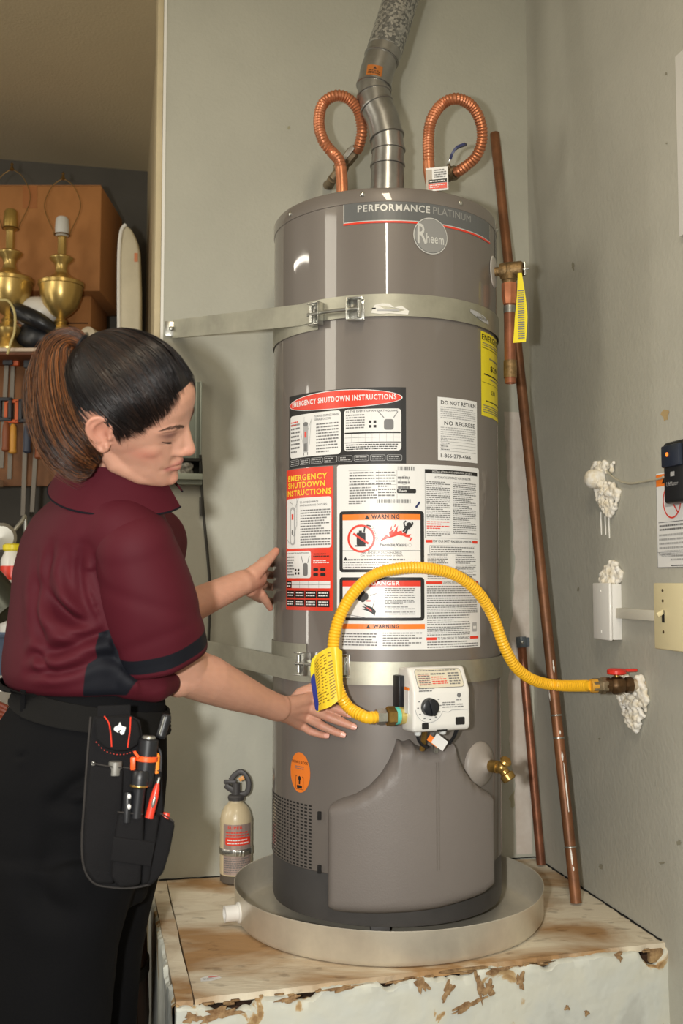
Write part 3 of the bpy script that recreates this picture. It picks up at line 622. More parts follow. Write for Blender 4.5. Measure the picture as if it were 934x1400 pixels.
# warning / danger panels
def panel(y0, y1, col, word, tcol, full=True):
    D.rect(X(464.5), Yv(y1), X(579.5), Yv(y0), m_black, 1, .007); D.rect(X(469), Yv(y1-4.2), X(574.5), Yv(y0+4.5), m_paper, 2, .002); D.rect(X(469), Yv(y0+12.5), X(574.5), Yv(y0+4.5), col, 3)
    D.text(word, X(508), Yv(y0+11), X(546)-X(508), .0088, tcol, 4, .03); D.tri(X(499), Yv(y0+11.2), .0095, tcol, 4)
panel(699, 783, m_orange, 'WARNING', m_black)
D.rect(X(488), Yv(746), X(500), Yv(729), m_black, 3, .002); D.rect(X(486), Yv(748), X(501), Yv(746), m_black, 3); D.rect(X(491), Yv(729), X(495), Yv(726), m_black, 3)
P = [(X(499), Yv(728)), (X(500), Yv(722)), (X(503), Yv(720)), (X(508), Yv(721)), (X(507), Yv(719)), (X(502), Yv(718)), (X(498), Yv(721)), (X(497), Yv(728))]; D.poly(P, m_black, 3)
D.ring(X(494), Yv(737), .0285, .0042, m_red, 4); D.line((X(483.5), Yv(730)), (X(504), Yv(744)), .0042, m_red, 4)
D.poly([(X(520), Yv(740)), (X(528), Yv(732)), (X(533), Yv(735)), (X(532), Yv(729)), (X(538), Yv(724)), (X(538), Yv(729)), (X(544), Yv(719)), (X(543), Yv(728)), (X(549), Yv(726)), (X(550), Yv(730)), (X(556), Yv(727)), (X(555), Yv(732)), (X(562), Yv(731)), (X(559), Yv(735)), (X(564), Yv(736)), (X(561), Yv(740))], m_red, 3)
D.poly([(X(533), Yv(727)), (X(534), Yv(723)), (X(536), Yv(719)), (X(535.5), Yv(725))], m_red, 3); D.poly([(X(538), Yv(722)), (X(540), Yv(718)), (X(541), Yv(717)), (X(540.5), Yv(721))], m_red, 3)
D.ell(X(559), Yv(718.5), .0055, .0055, m_black, 5, 14)
for a_, b_, wd in (((553, 722), (560, 722), .007), ((560, 722), (564, 717), .003), ((564, 717), (563, 714), .003), ((553, 721), (552, 715), .003), ((552, 715), (555, 713), .003), ((554, 723), (551, 728), .004), ((557, 723), (554, 730), .004)): D.line((X(a_[0]), Yv(a_[1])), (X(b_[0]), Yv(b_[1])), wd, m_black, 5)
for i in range(9): D.ring(X(509+i*1.0), Yv(722+i*2.4), .003, .0006, m_lgrey, 3, 10)
for i in range(9): D.ring(X(520+i*5), Yv(746), .0035, .0006, m_lgrey, 2.5, 10)
D.text('Flammable Vapors', X(520), Yv(748), X(555)-X(520), .0058, m_black, 4, .02); D.line((X(469), Yv(753.5)), (X(574.5), Yv(753.5)), .0007, m_black, 3)
D.text('FIRE AND EXPLOSION HAZARD', X(495), Yv(758), X(549)-X(495), .0048, m_black, 3); D.text('Can result in serious injury or death.', X(493), Yv(762), X(551)-X(493), .0048, m_black, 3)
D.tri(X(470), Yv(767), .009, m_black, 3); D.words(X(476), Yv(768), X(573), Yv(763.5), 1, m_grey, 3, seed=3); D.words(X(470), Yv(778), X(573), Yv(768), 3, m_grey, 3, seed=4)
panel(790, 849, m_red, 'DANGER', m_paper)
for x, rx in ((478, .005), (482, .009), (487, .007), (492, .009), (496, .012), (501, .007)): D.ell(X(x), Yv(816), rx*.6, rx, m_black, 3, 14)
D.poly([(X(512), Yv(842)), (X(507), Yv(838)), (X(500), Yv(835)), (X(494), Yv(833)), (X(500), Yv(832.5)), (X(494), Yv(829)), (X(501), Yv(830.5)), (X(497), Yv(826)), (X(504), Yv(829)), (X(509), Yv(831)), (X(514), Yv(836))], m_black, 4); D.poly([(X(503), Yv(833)), (X(500), Yv(830)), (X(507), Yv(833)), (X(509), Yv(837))], m_red, 5); D.rect(X(501), Yv(823), X(507), Yv(821), m_red, 4)
for a_, b_ in (((470, 824), (482, 819)), ((512, 822), (508, 836)), ((470, 840), (500, 845)), ((506, 815), (515, 812))): D.line((X(a_[0]), Yv(a_[1])), (X(b_[0]), Yv(b_[1])), .001, m_grey, 3)
for y0, y1, n in ((804, 812, 3), (813, 819, 2), (820, 827, 3), (829, 834, 2), (836, 841, 2)): D.words(X(526), Yv(y1), X(567), Yv(y0), n, m_grey, 3, seed=y0)
D.rect(X(468), Yv(860.5), X(580), Yv(853.5), m_orange, 1); D.text('WARNING', X(510), Yv(859.3), X(545)-X(510), .0082, m_black, 2, .03); D.tri(X(500.5), Yv(859.5), .009, m_black, 2)
D.words(X(468), Yv(884), X(518), Yv(865), 5, m_grey, 1, seed=41, frac=.95); D.words(X(523), Yv(884), X(576), Yv(864), 6, m_grey, 1, seed=42)
# right column
D.rect(X(581), Yv(736), X(652), Yv(641), m_grey, 1); D.rect(X(581)+.0006, Yv(736)+.0006, X(652)-.0006, Yv(641)-.0006, m_paper, 2); D.rect(X(581), Yv(646.5), X(652), Yv(641), m_black, 3); D.text('INSTALLATION AND OPERATION DETAILS', X(591), Yv(645.4), X(644)-X(591), .004, m_paper, 4); D.text('AUTOMATIC STORAGE WATER HEATER', X(594), Yv(653.5), X(643)-X(594), .0048, m_black, 3)
D.words(X(583), Yv(711), X(615), Yv(657), 20, m_grey, 3, seed=51); D.words(X(619), Yv(730), X(650), Yv(657), 27, m_grey, 3, seed=52); D.words(X(583), Yv(724), X(615), Yv(712), 4, m_red, 3, seed=53); D.words(X(583), Yv(734), X(615), Yv(726), 3, m_grey, 3, seed=54)
for y, tx, a_, b_ in ((738.5, 'FOR YOUR SAFETY READ BEFORE OPERATING', 592, 644), (795.5, 'LIGHTING INSTRUCTIONS', 605, 633), (872, 'TO TURN OFF GAS TO THE APPLIANCE', 597, 640)):
    D.rect(X(582), Yv(y+3.8), X(a_-1), Yv(y), m_red, 1); D.rect(X(b_+1), Yv(y+3.8), X(652), Yv(y), m_red, 1); D.text(tx, X(a_), Yv(y+3.4), X(b_)-X(a_), .005, m_black, 1, .01)
D.rect(X(587), Yv(757), X(649), Yv(746), m_grey, 1); D.rect(X(587)+.0006, Yv(757)+.0006, X(649)-.0006, Yv(746)-.0006, m_paper, 2); D.words(X(589), Yv(756), X(648), Yv(747), 3, m_grey, 3, seed=55)
D.words(X(584), Yv(793), X(612), Yv(758), 13, m_grey, 1, seed=56); D.words(X(622), Yv(793), X(650), Yv(758), 13, m_grey, 1, seed=57)
for y0, y1, n, s_ in ((801, 813, 4, 1), (814, 826, 4, 2), (827, 840, 5, 3), (841, 856, 5, 4), (857, 870, 5, 5), (877, 887, 3, 6)): D.words(X(583), Yv(y1), X(651 if s_ not in (4, 5) else 641), Yv(y0), n, m_grey, 1, seed=60+s_)
D.rect(X(644), Yv(866), X(650), Yv(853), m_lgrey, 1, .002); D.rect(X(645), Yv(862), X(649), Yv(858), m_paper, 2)
for i in range(1, 3): pass
obj('white_instruction_label', D.g, None, heater, smooth=False, label='large white sticker with warning panels')
# do-not-return label
t0 = CY(598.5, 590)[0]; t1 = CY(652, 590)[0]; w = (t1-t0)*HR; za = CY(598.5, 542.5)[1]; zb_ = CY(600, 629)[1]; h = za-zb_; D = Decal(cylmap(t0, zb_), w, h); D.rect(0, 0, w, h, m_paper, 0)
D.text('DO NOT RETURN', w*.07, h*.885, w*.88, h*.065, m_black, 1, .012); D.words(w*.06, h*.66, w*.95, h*.86, 6, m_lgrey, 1, seed=1); D.text('NO REGRESE', w*.14, h*.56, w*.78, h*.065, m_black, 1, .012); D.words(w*.06, h*.33, w*.95, h*.54, 6, m_lgrey, 1, seed=2)
for i in range(4): D.line((w*.05, h*(.15+.05*i)), (w*.95, h*(.15+.05*i)), .0005, m_grey); D.words(w*.06, h*(.16+.05*i), w*.25, h*(.19+.05*i), 1, m_grey, seed=i)
D.text('1-866-279-4566', w*.06, h*.045, w*.74, h*.06, m_black, 1, .01); obj('do_not_return_label', D.g, None, heater, smooth=False, label='small white sticker reading do not return')
# yellow energy label
t0 = CY(657.5, 500)[0]; za = CY(657.5, 452)[1]; zb_ = CY(659.5, 568)[1]; h = za-zb_; w = .17; D = Decal(cylmap(t0, zb_), w, h); D.rect(0, 0, w, h, m_yel, 0)
D.text('ENERGYGUIDE', .004, h*.9, .150, h*.07, m_black, 1, .02); D.line((.004, h*.81), (w-.004, h*.81), .0012, m_black); D.words(.006, h*.83, .16, h*.88, 2, m_grey, 1); D.text('$291', .045, h*.55, .06, h*.075, m_black, 1, .02); D.rect(.012, h*.49, .12, h*.505, m_black, 1); D.line((.004, h*.4), (w-.004, h*.4), .0008, m_black); D.text('238', .045, h*.28, .03, h*.05, m_black, 1); D.words(.02, h*.17, .16, h*.2, 1, m_black, 1); D.words(.006, h*.04, .16, h*.14, 4, m_grey, 1, seed=8); D.words(.04, h*.68, .16, h*.72, 1, m_grey, 1, seed=4); D.words(.04, h*.44, .16, h*.47, 1, m_grey, 1, seed=9)
obj('energy_label', D.g, None, heater, smooth=False, label='yellow sticker wrapping round the right side')
t0 = 1.265; za = CY(672, 318)[1]+.02; D = Decal(cylmap(t0, za-.085), .12, .085); D.rect(0, 0, .12, .085, mat('foil_label', (176, 176, 172), .35, .3), 0); D.words(.005, .01, .11, .078, 9, m_grey, 1); obj('rating_plate', D.g, None, heater, smooth=False)
# orange oval
t, z = CY(410, 1056); D = Decal(cylmap(t, z), 0, 0); D.ell(0, 0, .031, .041, m_orange, 0); D.text('DO NOT BLOCK', -.025, .018, .05, .0058, m_black, 1, .01); D.words(-.015, .006, .015, .014, 2, m_grey, 1); 
for a_, b_ in (((-.012, -.008), (-.012, -.034)), ((.012, -.008), (.012, -.034)), ((-.012, -.034), (.012, -.034)), ((-.012, -.008), (-.008, -.008)), ((.008, -.008), (.012, -.008))): D.line(a_, b_, .0008, m_black)
D.rect(-.002, -.024, .002, -.012, m_black, 1); D.ell(0, -.012, .004, .005, m_black, 1, 12); D.rect(-.008, -.032, .008, -.026, m_black, 1); obj('orange_oval_label', D.g, None, heater, smooth=False)
# vent slots low on the left
g = M(); n = 0; tl = CY(428, 1105)[0]; tz = CY(415, 1100)[1]; bz = CY(415, 1184)[1]
for j in range(19):
    z = bz+(tz-bz)*j/18; k = 18
    for i in range(k):
        th = tl-.013-i*.048
        if th < -1.55: continue
        P = [cyl(th-.030, z-.0017, HR+.0008), cyl(th, z-.0017, HR+.0008), cyl(th, z+.0017, HR+.0008), cyl(th-.030, z+.0017, HR+.0008)]; g.add(P, [(0, 1, 2, 3)]); n += 1
obj('vent_slots', g, m_dark, heater, smooth=False, kind='stuff')
# burner access cover, moulded plastic
RC = HR+.042
def CC(x, y): return CY(x, y, RC)
OUTT = [(441, 1112), (446, 1101), (458, 1096), (478, 1091), (500, 1080), (520, 1062), (534, 1042), (542, 1024), (545, 1014), (555, 1018), (566, 1015), (574, 1022), (588, 1027), (600, 1025), (608, 1018), (616, 1017), (625, 1012), (630, 1026), (640, 1048), (652, 1066), (665, 1076), (676, 1082), (682, 1092)]
OUTB = [(439, 1228), (443, 1245), (455, 1251.5), (480, 1254), (520, 1255), (560, 1253), (600, 1248), (640, 1237), (665, 1227), (678, 1216), (683, 1204)]
A_ = np.array([CC(*p) for p in OUTT]); B_ = np.array([CC(*p) for p in OUTB]); tmin, tmax = A_[0, 0], A_[-1, 0]; tmax = min(tmax, 1.2)
A_[:, 0] = np.maximum.accumulate(A_[:, 0]); 
ths = np.linspace(tmin, tmax, 90); e_ = np.array([0, .004, .010, .018, .028]); 
ths = np.unique(np.concatenate([ths, tmin+e_/HR, tmax-e_/HR]))
zt_ = np.interp(ths, A_[:, 0], A_[:, 1]); zb2 = np.interp(ths, np.linspace(tmin, tmax, len(B_)) if False else np.clip(B_[:, 0], tmin, tmax), B_[:, 1])
ver = np.unique(np.concatenate([[0, .01, .025, .045, .07, .1], np.linspace(.1, .9, 22), [.9, .93, .955, .975, .99, 1]])); V = []
for i, th in enumerate(ths):
    for v in ver:
        z = zb2[i]+(zt_[i]-zb2[i])*v
        sl = abs(np.gradient(zt_, ths*HR)[i]); dtop = (zt_[i]-z)/math.sqrt(1+min(sl, 3)**2)
        d = min(dtop, z-zb2[i], (th-tmin)*HR, (tmax-th)*HR); q = min(1, max(0, d)/.022); off = .004+.040*math.sqrt(1-(1-q)**2)
        V.append(cyl(th, z, HR+off))
m_ = len(ver); F = [(i*m_+j, (i+1)*m_+j, (i+1)*m_+j+1, i*m_+j+1) for i in range(len(ths)-1) for j in range(m_-1)]
o0 = len(V); bd = [(i, 0) for i in range(len(ths))]+[(len(ths)-1, j) for j in range(1, m_)]+[(i, m_-1) for i in range(len(ths)-2, -1, -1)]+[(0, j) for j in range(m_-2, 0, -1)]
for (i, j) in bd: V.append(cyl(ths[i], zb2[i]+(zt_[i]-zb2[i])*ver[j], HR-.001))
for k in range(len(bd)): a_ = bd[k]; b_ = bd[(k+1) % len(bd)]; F.append((a_[0]*m_+a_[1], b_[0]*m_+b_[1], o0+(k+1) % len(bd), o0+k))
g = M(); g.add(V, F); cover = obj('access_cover', g, m_cover, heater, label='moulded plastic cover over the burner', sharp=60)
g = M(); t_, za = CY(598, 1042, RC); _, zb_ = CY(598, 1190, RC)
for dt in (-.0085, .0085): tube(g, [cyl(t_+dt, zb_, RC+.0015), cyl(t_+dt, za, RC+.0015)], .0016, 6)
obj('raised_rib', g, mat('cover_rib', (112, 105, 99), .5), cover)
for y in (1115, 1188):
    g = M(); t_, z = CY(440, y); box(g, cyl(t_-.012, z, HR+.004), (.008, .008, .016), bevel=.001); obj('cover_clip', g, m_dark, cover)
# drain valve with its disc
t_, z = CY(656, 1045); nn = np.array([sin(t_), -cos(t_), 0]); c = cyl(t_, z)
dv = None
g = M(); lathe(g, [(0, .026), (.012, .026), (.018, .018), (.034, .010), (.044, .005), (.047, 0), (.047, -.006)], c, nn, 40); disc = obj('drain_disc', g, mat('pale_disc', (150, 142, 134), .5), heater)
g = M(); lathe(g, [(.010, 0), (.013, .006), (.013, .022), (.010, .024), (.010, .034)], c+nn*.022, nn, 16); dp = c+nn*.054
ball(g, dp, .013, n=14); side = unit(np.array([.5, -.2, -.75])); lathe(g, [(.010, 0), (.010, .014), (.0145, .016), (.0145, .028), (.011, .030), (.0, .028)], dp, side, 16); v_ = obj('drain_tap', g, m_brass, heater)
g = M(); lathe(g, [(.005, 0), (.005, .014), (.010, .016), (.013, .019), (.010, .023), (0, .024)], dp, unit([.35, -.5, .7]), 10); obj('tap_handle', g, m_brass, v_)
# temperature and pressure relief valve
t_, z = CY(676, 385); t_ = 1.22; nn = np.array([sin(t_), -cos(t_), 0]); c = cyl(t_, U(690, 384, 2.30)[2])
g = M(); lathe(g, [(0, .003), (.02, .003), (.034, .001), (.036, -.001)], c, nn, 32); obj('valve_collar', g, mat('clear_collar', (196, 192, 186), .3), heater)
c2 = c+nn*.034
g = M(); lathe(g, [(.010, 0), (.010, .012), (.017, .016), (.0185, .026), (.017, .036), (.0135, .040)], c, nn, 20, ); ball(g, c2+nn*.0, .0185, n=20); lathe(g, [(.0165, -.02), (.018, 0), (.018, .026), (.0155, .030), (0, .031)], c2, nn, 24)
lathe(g, [(.016, 0), (.0175, .022), (.0155, .024), (.0145, .034)], c2, (0, 0, -1), 24); tp = obj('relief_valve', g, m_bronze, heater)
e = c2+nn*.030; g = M(); box(g, e+np.array([.004, 0, 0]), (.004, .012, .03), bevel=.001); lathe(g, [(.003, 0), (.003, .014)], e, nn, 8); obj('test_lever', g, m_zinc, tp)
pp = c2+np.array([0, 0, -.03]); zend = U(701, 524, pp[1])[2]
g = M(); lathe(g, [(.0175, -.0), (.0175, -.03), (.0155, -.036), (.0145, -.046)], pp, (0, 0, 1), 8, m_copper); lathe(g, [(.0128, -.04), (.0128, zend-pp[2]+.02), (.0128, zend-pp[2]), (.0112, zend-pp[2]), (.0112, zend-pp[2]+.02)], pp, (0, 0, 1), 24, m_copper2)
lathe(g, [(.0133, -.050), (.0138, -.056), (.0133, -.066)], pp, (0, 0, 1), 24, m_steel); lathe(g, [(.0145, zend-pp[2]+.05), (.0148, zend-pp[2]+.03), (.0145, zend-pp[2]+.012)], pp, (0, 0, 1), 24, m_bronze); obj('discharge_pipe', g, None, tp)
g = M(); T0 = e+np.array([-.012, -.018, -.014]); rows = 14; V = []
for i in range(rows+1):
    k = i/rows; w_ = .004+.009*min(1, k*1.6); q = T0+np.array([.002+.004*sin(k*3)-.004*k, .0-.006*k, -.155*k]); s_ = .35
    V += [q-np.array([w_, -w_*s_, 0]), q+np.array([w_, -w_*s_, 0])]
g.add(V, [(2*i, 2*i+1, 2*i+3, 2*i+2) for i in range(rows)], m_yel)
mp_ = lambda u, v, off: T0+np.array([.003+u, -.35*u-.004-.006*(v/-.155)-off, v])
d_ = Decal(mp_, 0, 0); 
for i in range(22): d_.rect(-.007, -.04-.005*i, .006, -.0425-.005*i, m_grey, 1)
for q, mi in zip(d_.g.f, d_.g.mi): pass
o0 = len(g.v); g.v += d_.g.v; g.mats.append(m_grey); g.f += [tuple(i+o0 for i in q) for q in d_.g.f]; g.mi += [1]*len(d_.g.f)
obj('yellow_valve_tag', g, None, tp, smooth=False)
# gas control
tg = .37; nn = np.array([sin(tg), -cos(tg), 0]); ax = np.array([cos(tg), sin(tg), 0]); RG = rot([ax, -nn, (0, 0, 1)])
gz0 = U(592, 1001, 2.0)[2]; gz1 = U(592, 912, 2.0)[2]; gh = gz1-gz0; gw_ = .123; c = cyl(tg, (gz0+gz1)/2, HR+.05)+ax*(-.030)
def gp(u, v, off=0): return c+ax*u+np.array([0, 0, v])+nn*off
g = M(); prof = [(-.04, gh/2-.004), (.0, gh/2), (.008, gh/2), (.034, gh/2-.044), (.034, -gh/2+.010), (.028, -gh/2+.002), (-.02, -gh/2)]   # (out, z)
bm = bmesh.new(); vs = [[bm.verts.new(Vector((s_*gw_/2, -o_, z_))) for o_, z_ in prof] for s_ in (-1, 1)]
k = len(prof); bm.faces.new(vs[0]); bm.faces.new(vs[1][::-1])
for i in range(k): bm.faces.new([vs[0][i], vs[0][(i+1) % k], vs[1][(i+1) % k], vs[1][i]])
bmesh.ops.recalc_face_normals(bm, faces=bm.faces); bmesh.ops.bevel(bm, geom=list(bm.edges), offset=.0065, segments=4, profile=.5, affect='EDGES'); bm.verts.index_update()
P = np.array([v.co[:] for v in bm.verts])@RG.T+c; g.add(P, [tuple(v.index for v in f.verts) for f in bm.faces]); bm.free()
gc = obj('gas_control', g, m_plw, heater, label='white gas control box with a black dial')
g = M(); box(g, gp(0, .0, -.044), (.09, .05, gh*.8), RG, bevel=.004); box(g, gp(-.066, .01, -.022), (.014, .03, .07), RG, bevel=.003); box(g, gp(-.066, -.03, -.022), (.012, .03, .02), RG, bevel=.002); obj('mounting_bracket', g, m_plblk, gc)
g = M(); kx, kz = -.028, -.012; lathe(g, [(.0, .012), (.013, .012), (.0165, .010), (.0175, 0)], gp(kx, kz, .034), nn, 28); 
box(g, gp(kx, kz, .048), (.007, .007, .032), RG@rot([(cos(.3), 0, sin(.3)), (0, 1, 0), (-sin(.3), 0, cos(.3))]), bevel=.0015); obj('control_dial', g, m_plblk, gc)
dm = planemap(gp(0, 0, .0343), ax, (0, 0, 1), nn); D = Decal(dm, 0, 0)
D.words(-.05, .016, -.008, .026, 2, m_grey, 1, seed=3); D.words(.0, -.016, .045, -.003, 3, m_grey, 1, seed=4); D.ell(.036, .008, .0045, .0045, m_grey, 1, 14); D.words(.03, -.003, .042, .001, 1, m_grey, 1)
for a_ in np.linspace(-3.6, .6, 9): D.rect(kx+.024*cos(a_)-.002, kz+.024*sin(a_)-.001, kx+.024*cos(a_)+.002, kz+.024*sin(a_)+.001, m_grey, 1)
pth = [(kx+.030*cos(a_), kz+.030*sin(a_)) for a_ in np.linspace(pi*1.05, pi*1.9, 12)]+[(.012, -.024), (.02, -.02), (.058, -.02)]
for i in range(len(pth)-1): D.line(pth[i], pth[i+1], .0011, m_lgrey, 1)
D.rect(-.044, -.054, -.030, -.042, m_black, 1, .002); D.rect(.028, -.049, .048, -.034, m_black, 1, .002)
sv = np.array([gp(0, gh/2-.0, .008), gp(0, gh/2-.044, .034)]); su = unit(sv[0]-sv[1]); sn = unit(np.cross(ax, su)); sn = sn if sn.dot(nn) > 0 else -sn
ds = Decal(planemap(sv[1], ax, su, sn), 0, 0); ds.m0 = ds.m
ds.rect(-.050, .005, .050, .046, m_grey, 1, .007); ds.rect(-.049, .006, .049, .045, mat('cream_label', (216, 208, 186), .4), 2, .006); ds.words(-.045, .040, .045, .044, 1, m_grey, 3); ds.words(-.045, .01, -.02, .037, 6, m_grey, 3, seed=2); ds.words(-.017, .012, .016, .030, 4, m_red, 3, seed=3); ds.words(-.017, .031, .016, .038, 1, m_grey, 3); ds.words(.02, .01, .044, .038, 5, m_grey, 3, seed=5)
for i in range(4): ds.line((-.045, .014+.006*i), (-.02, .014+.006*i), .0005, m_red, 3)
o0 = len(D.g.v); 
for f_, mi in zip(ds.g.f, ds.g.mi): pass
for mm in ds.g.mats:
    if mm not in D.g.mats: D.g.mats.append(mm)
D.g.v += ds.g.v; D.g.f += [tuple(i+o0 for i in q) for q in ds.g.f]; D.g.mi += [D.g.mats.index(ds.g.mats[mi]) for mi in ds.g.mi]
D.rect(-.012, -.060, .010, -.056, m_black, 1)
obj('control_print', D.g, None, gc, smooth=False)
g = M(); box(g, gp(-.0655, .0, .012), (.002, .02, .05), RG, m_paper); box(g, gp(-.066, .022, .014), (.002, .018, .006), RG, m_orange); obj('side_sticker', g, None, gc, smooth=False)
# pipes and wires under the control
for nm, a_, b_, r_, m_k in (('pilot_tube', gp(-.02, -gh/2+.004, 0), gp(-.018, -gh/2-.04, -.02), .0055, m_brass), ('gas_tube', gp(.010, -gh/2+.004, -.005), gp(.012, -gh/2-.045, -.02), .0065, m_zinc)):
    g = M(); tube(g, [a_, (a_+b_)/2, b_], r_, 10); obj(nm, g, m_k, gc)
for P_, r_ in (([gp(-.042, -gh/2+.004, .01), gp(-.040, -gh/2-.012, .008), gp(-.028, -gh/2-.026, 0), gp(-.01, -gh/2-.034, -.012)], .003), ([gp(.038, -gh/2+.01, .02), gp(.036, -gh/2-.012, .01), gp(.034, -gh/2-.03, -.01)], .002), ([gp(.044, -gh/2+.01, .02), gp(.040, -gh/2-.012, .01), gp(.038, -gh/2-.03, -.01)], .002)):
    g = M(); tube(g, spline(P_, 12), r_, 7); obj('control_wire', g, m_plblk, gc)
for dx in (-.042, .012):
    g = M(); lathe(g, [(.0075, 0), (.0065, .008), (.004, .010), (0, .010)], gp(dx, -gh/2+.003, .012), (0, 0, -1), 14); obj('hose_clip', g, mat('clear_plastic', (206, 208, 206), .25), gc)
g = M(); qa = unit(ax+np.array([0, 0, -.75])); qb = unit(np.cross(nn, qa)); box(g, gp(.0, -gh/2-.020, .022), (.03, .0012, .021), rot([qa, -nn, qb]), m_paper); box(g, gp(-.012, -gh/2-.018, .0205), (.028, .0012, .012), rot([qa, -nn, qb]), m_orange); obj('paper_tag', g, None, gc, smooth=False)

# ---------------------------------------------------------------- drain pan
PX, PY, PR = .100, 2.270, .331
pan = thing('drain_pan', 'round aluminium drain pan under the water heater', 'pan', (PX, PY, ZP))
g = M(); th = np.linspace(0, 2*pi, 120, endpoint=False); r = random.Random(2)
def pr(t, R): # keep inside the walls, slightly dented
    p = np.array([PX+R*cos(t), PY+R*sin(t), 0]); d = (p-CR).dot(ur)
    if d < .008: p = p+ur*(.008-d)
    d = (p-CR).dot(ub)
    if d < .05: p = p+ub*(.05-d)*.8
    return p
wv = lambda t: .0015*sin(3*t+1)+.001*sin(7*t)
prof = [(PR-.016, .001), (PR-.006, .003), (PR-.001, .012), (PR-.0, .062), (PR+.0012, .066), (PR+.0026, .0665), (PR+.0028, .0645), (PR+.0012, .062), (PR+.0012, .010), (PR-.006, .0), (PR-.2, .0), (.01, 0)]
inner = [(.01, .001), (PR-.2, .001)]
V = []; 
for R_, z_ in inner+prof:
    for t in th: p = pr(t, R_+wv(t)*(1 if R_ > .3 else 0)); V.append((p[0], p[1], ZP+.0025+z_+(.0012*sin(2*t) if z_ > .05 else 0)))
n = len(th); k = len(inner+prof); F = [(i*n+j, i*n+(j+1) % n, (i+1)*n+(j+1) % n, (i+1)*n+j) for i in range(k-1) for j in range(n)]+[tuple(range(n)), tuple((k-1)*n+j for j in range(n))]
g.add(V, F); obj('pan_body', g, m_alu, pan, sharp=50)
fd = unit(UZ(318, 1248, ZP+.03)-np.array([PX, PY, ZP+.03])); 
fp = UZ(333, 1247, ZP+.032); fd = unit(np.array([fp[0]-PX, fp[1]-PY, 0])); fp = np.array([PX, PY, ZP+.032])+fd*(PR-.004)
g = M(); lathe(g, [(.021, 0), (.021, .006), (.0165, .008), (.0165, .034), (.0125, .034), (.0125, .0)], fp, fd, 28, caps=False); obj('drain_fitting', g, m_plw, pan, label='short white plastic outlet')
g = M(); lathe(g, [(.0120, .02), (.0, .02)], fp, fd, 20); obj('outlet_hole', g, m_dark, pan)
# dusty pan floor rises to carry the heater: three short feet
for a_ in (.4, 2.5, 4.6):
    g = M(); z0 = ZP+.0035; box(g, (HX+.2*cos(a_), HY+.2*sin(a_), (z0+ZB)/2+.001), (.04, .04, ZB-z0+.002), bevel=.002); obj('foot', g, m_skirt, heater)

# ---------------------------------------------------------------- seismic straps
def band(g, pts, w, off, m=None, thick=.0012, up=(0, 0, 1)):   # flat strip along points
    P = np.array(pts); n = len(P); V = []
    T = np.gradient(P, axis=0)
    for i in range(n):
        t = unit(T[i]); u = unit(np.array(up)-t*np.dot(up, t)); nn_ = np.cross(t, u)
        for a_, b_ in ((-1, -1), (1, -1), (1, 1), (-1, 1)): V.append(P[i]+u*w/2*a_+nn_*thick/2*b_)
    F = [(4*i+j, 4*i+(j+1) % 4, 4*i+4+(j+1) % 4, 4*i+4+j) for i in range(n-1) for j in range(4)]+[(0, 1, 2, 3), (4*n-4, 4*n-3, 4*n-2, 4*n-1)]
    g.add(V, F, m)
def arc(t0, t1, z0, z1, R, n=60): return [cyl(t, z, R) for t, z in zip(np.linspace(t0, t1, n), np.linspace(z0, z1, n))]
def strap_set(name, label, zA, zB, anchor, b1, b2, wA=.046, wB=.046):
    s = thing(name, label, 'strap', (HX, HY, min(zA, zB)), 'steel earthquake straps round the heater')
    an = anchor
    # band A leaves the left wall and runs over the front to the right wall
    v = an[:2]-np.array([HX, HY]); dd_ = np.linalg.norm(v); R1 = HR+.0045
    az = math.atan2(v[0], -v[1]); tt = az+math.acos(R1/dd_)
    arcA = arc(tt, 1.75, zA, zA, R1, 90); q = arcA[0]; st_ = [an+(q-an)*t for t in np.linspace(0, .97, 24)]
    g = M(); endR = arcA[-1]+np.array([.06, .30, 0]); d_ = (endR-CR).dot(ur)
    band(g, st_+arcA+[arcA[-1]+unit(np.array([cos(1.75), sin(1.75), 0]))*t for t in (.04, .12)], wA, 0); obj('strap_band', g, m_strap, s)
    R2 = HR+.0022; g = M(); t1_, t2_ = b1, b2; band(g, arc(-3.4, t1_, zB, zB, R2, 90), wB, 0); obj('strap_band', g, m_strap, s)
    # buckles and draw bolt
    zc = (zA+zB)/2-.001
    for tt_, sgn in ((t1_, 1), (t2_, -1)):
        nn_ = np.array([sin(tt_), -cos(tt_), 0]); a_ = np.array([cos(tt_), sin(tt_), 0]); Rr = rot([a_, -nn_, (0, 0, 1)]); c_ = cyl(tt_, zc, HR+.012)
        g = M(); box(g, c_-nn_*.006, (.034, .002, .046), Rr, bevel=.0007); box(g, c_+a_*sgn*.016+nn_*.004, (.002, .022, .046), Rr, bevel=.0007)
        for dz in (-.0225, .0225): box(g, c_+np.array([0, 0, dz])+nn_*.002, (.034, .018, .0022), Rr, bevel=.0007)
        lathe(g, [(.0045, -.018), (.0045, .018)], c_+nn_*.004-a_*sgn*.008, (0, 0, 1), 12); obj('buckle', g, m_zinc, s)
    tm = .02/HR; g = M(); tube(g, [cyl(t, zc, HR+.018) for t in np.linspace(t1_-.06, t2_+.03, 10)], .0035, 10); obj('draw_bolt', g, m_steel, s)
    g = M(); dirw = unit(q-an); box(g, an+ur*.003-np.array([0, 0, 0])+ub*.004, (.030, .003, .036), RB, bevel=.0008); pl_ = obj('wall_plate', g, m_zinc, s)
    g = M(); lathe(g, [(0, .006), (.004, .005), (.0065, .002), (.0065, 0)], an+ur*.0045+ub*.004, ur, 6); obj('lag_screw', g, m_steel, pl_)
    return s
an1 = onB(236, 450, .006); zA1 = U(530, 417, 2.063)[2]; 
su_ = strap_set('seismic_strap', 'upper steel strap round the heater with buckles and a torn paper label', zA1, zA1-.016, an1, -.62, -.27)
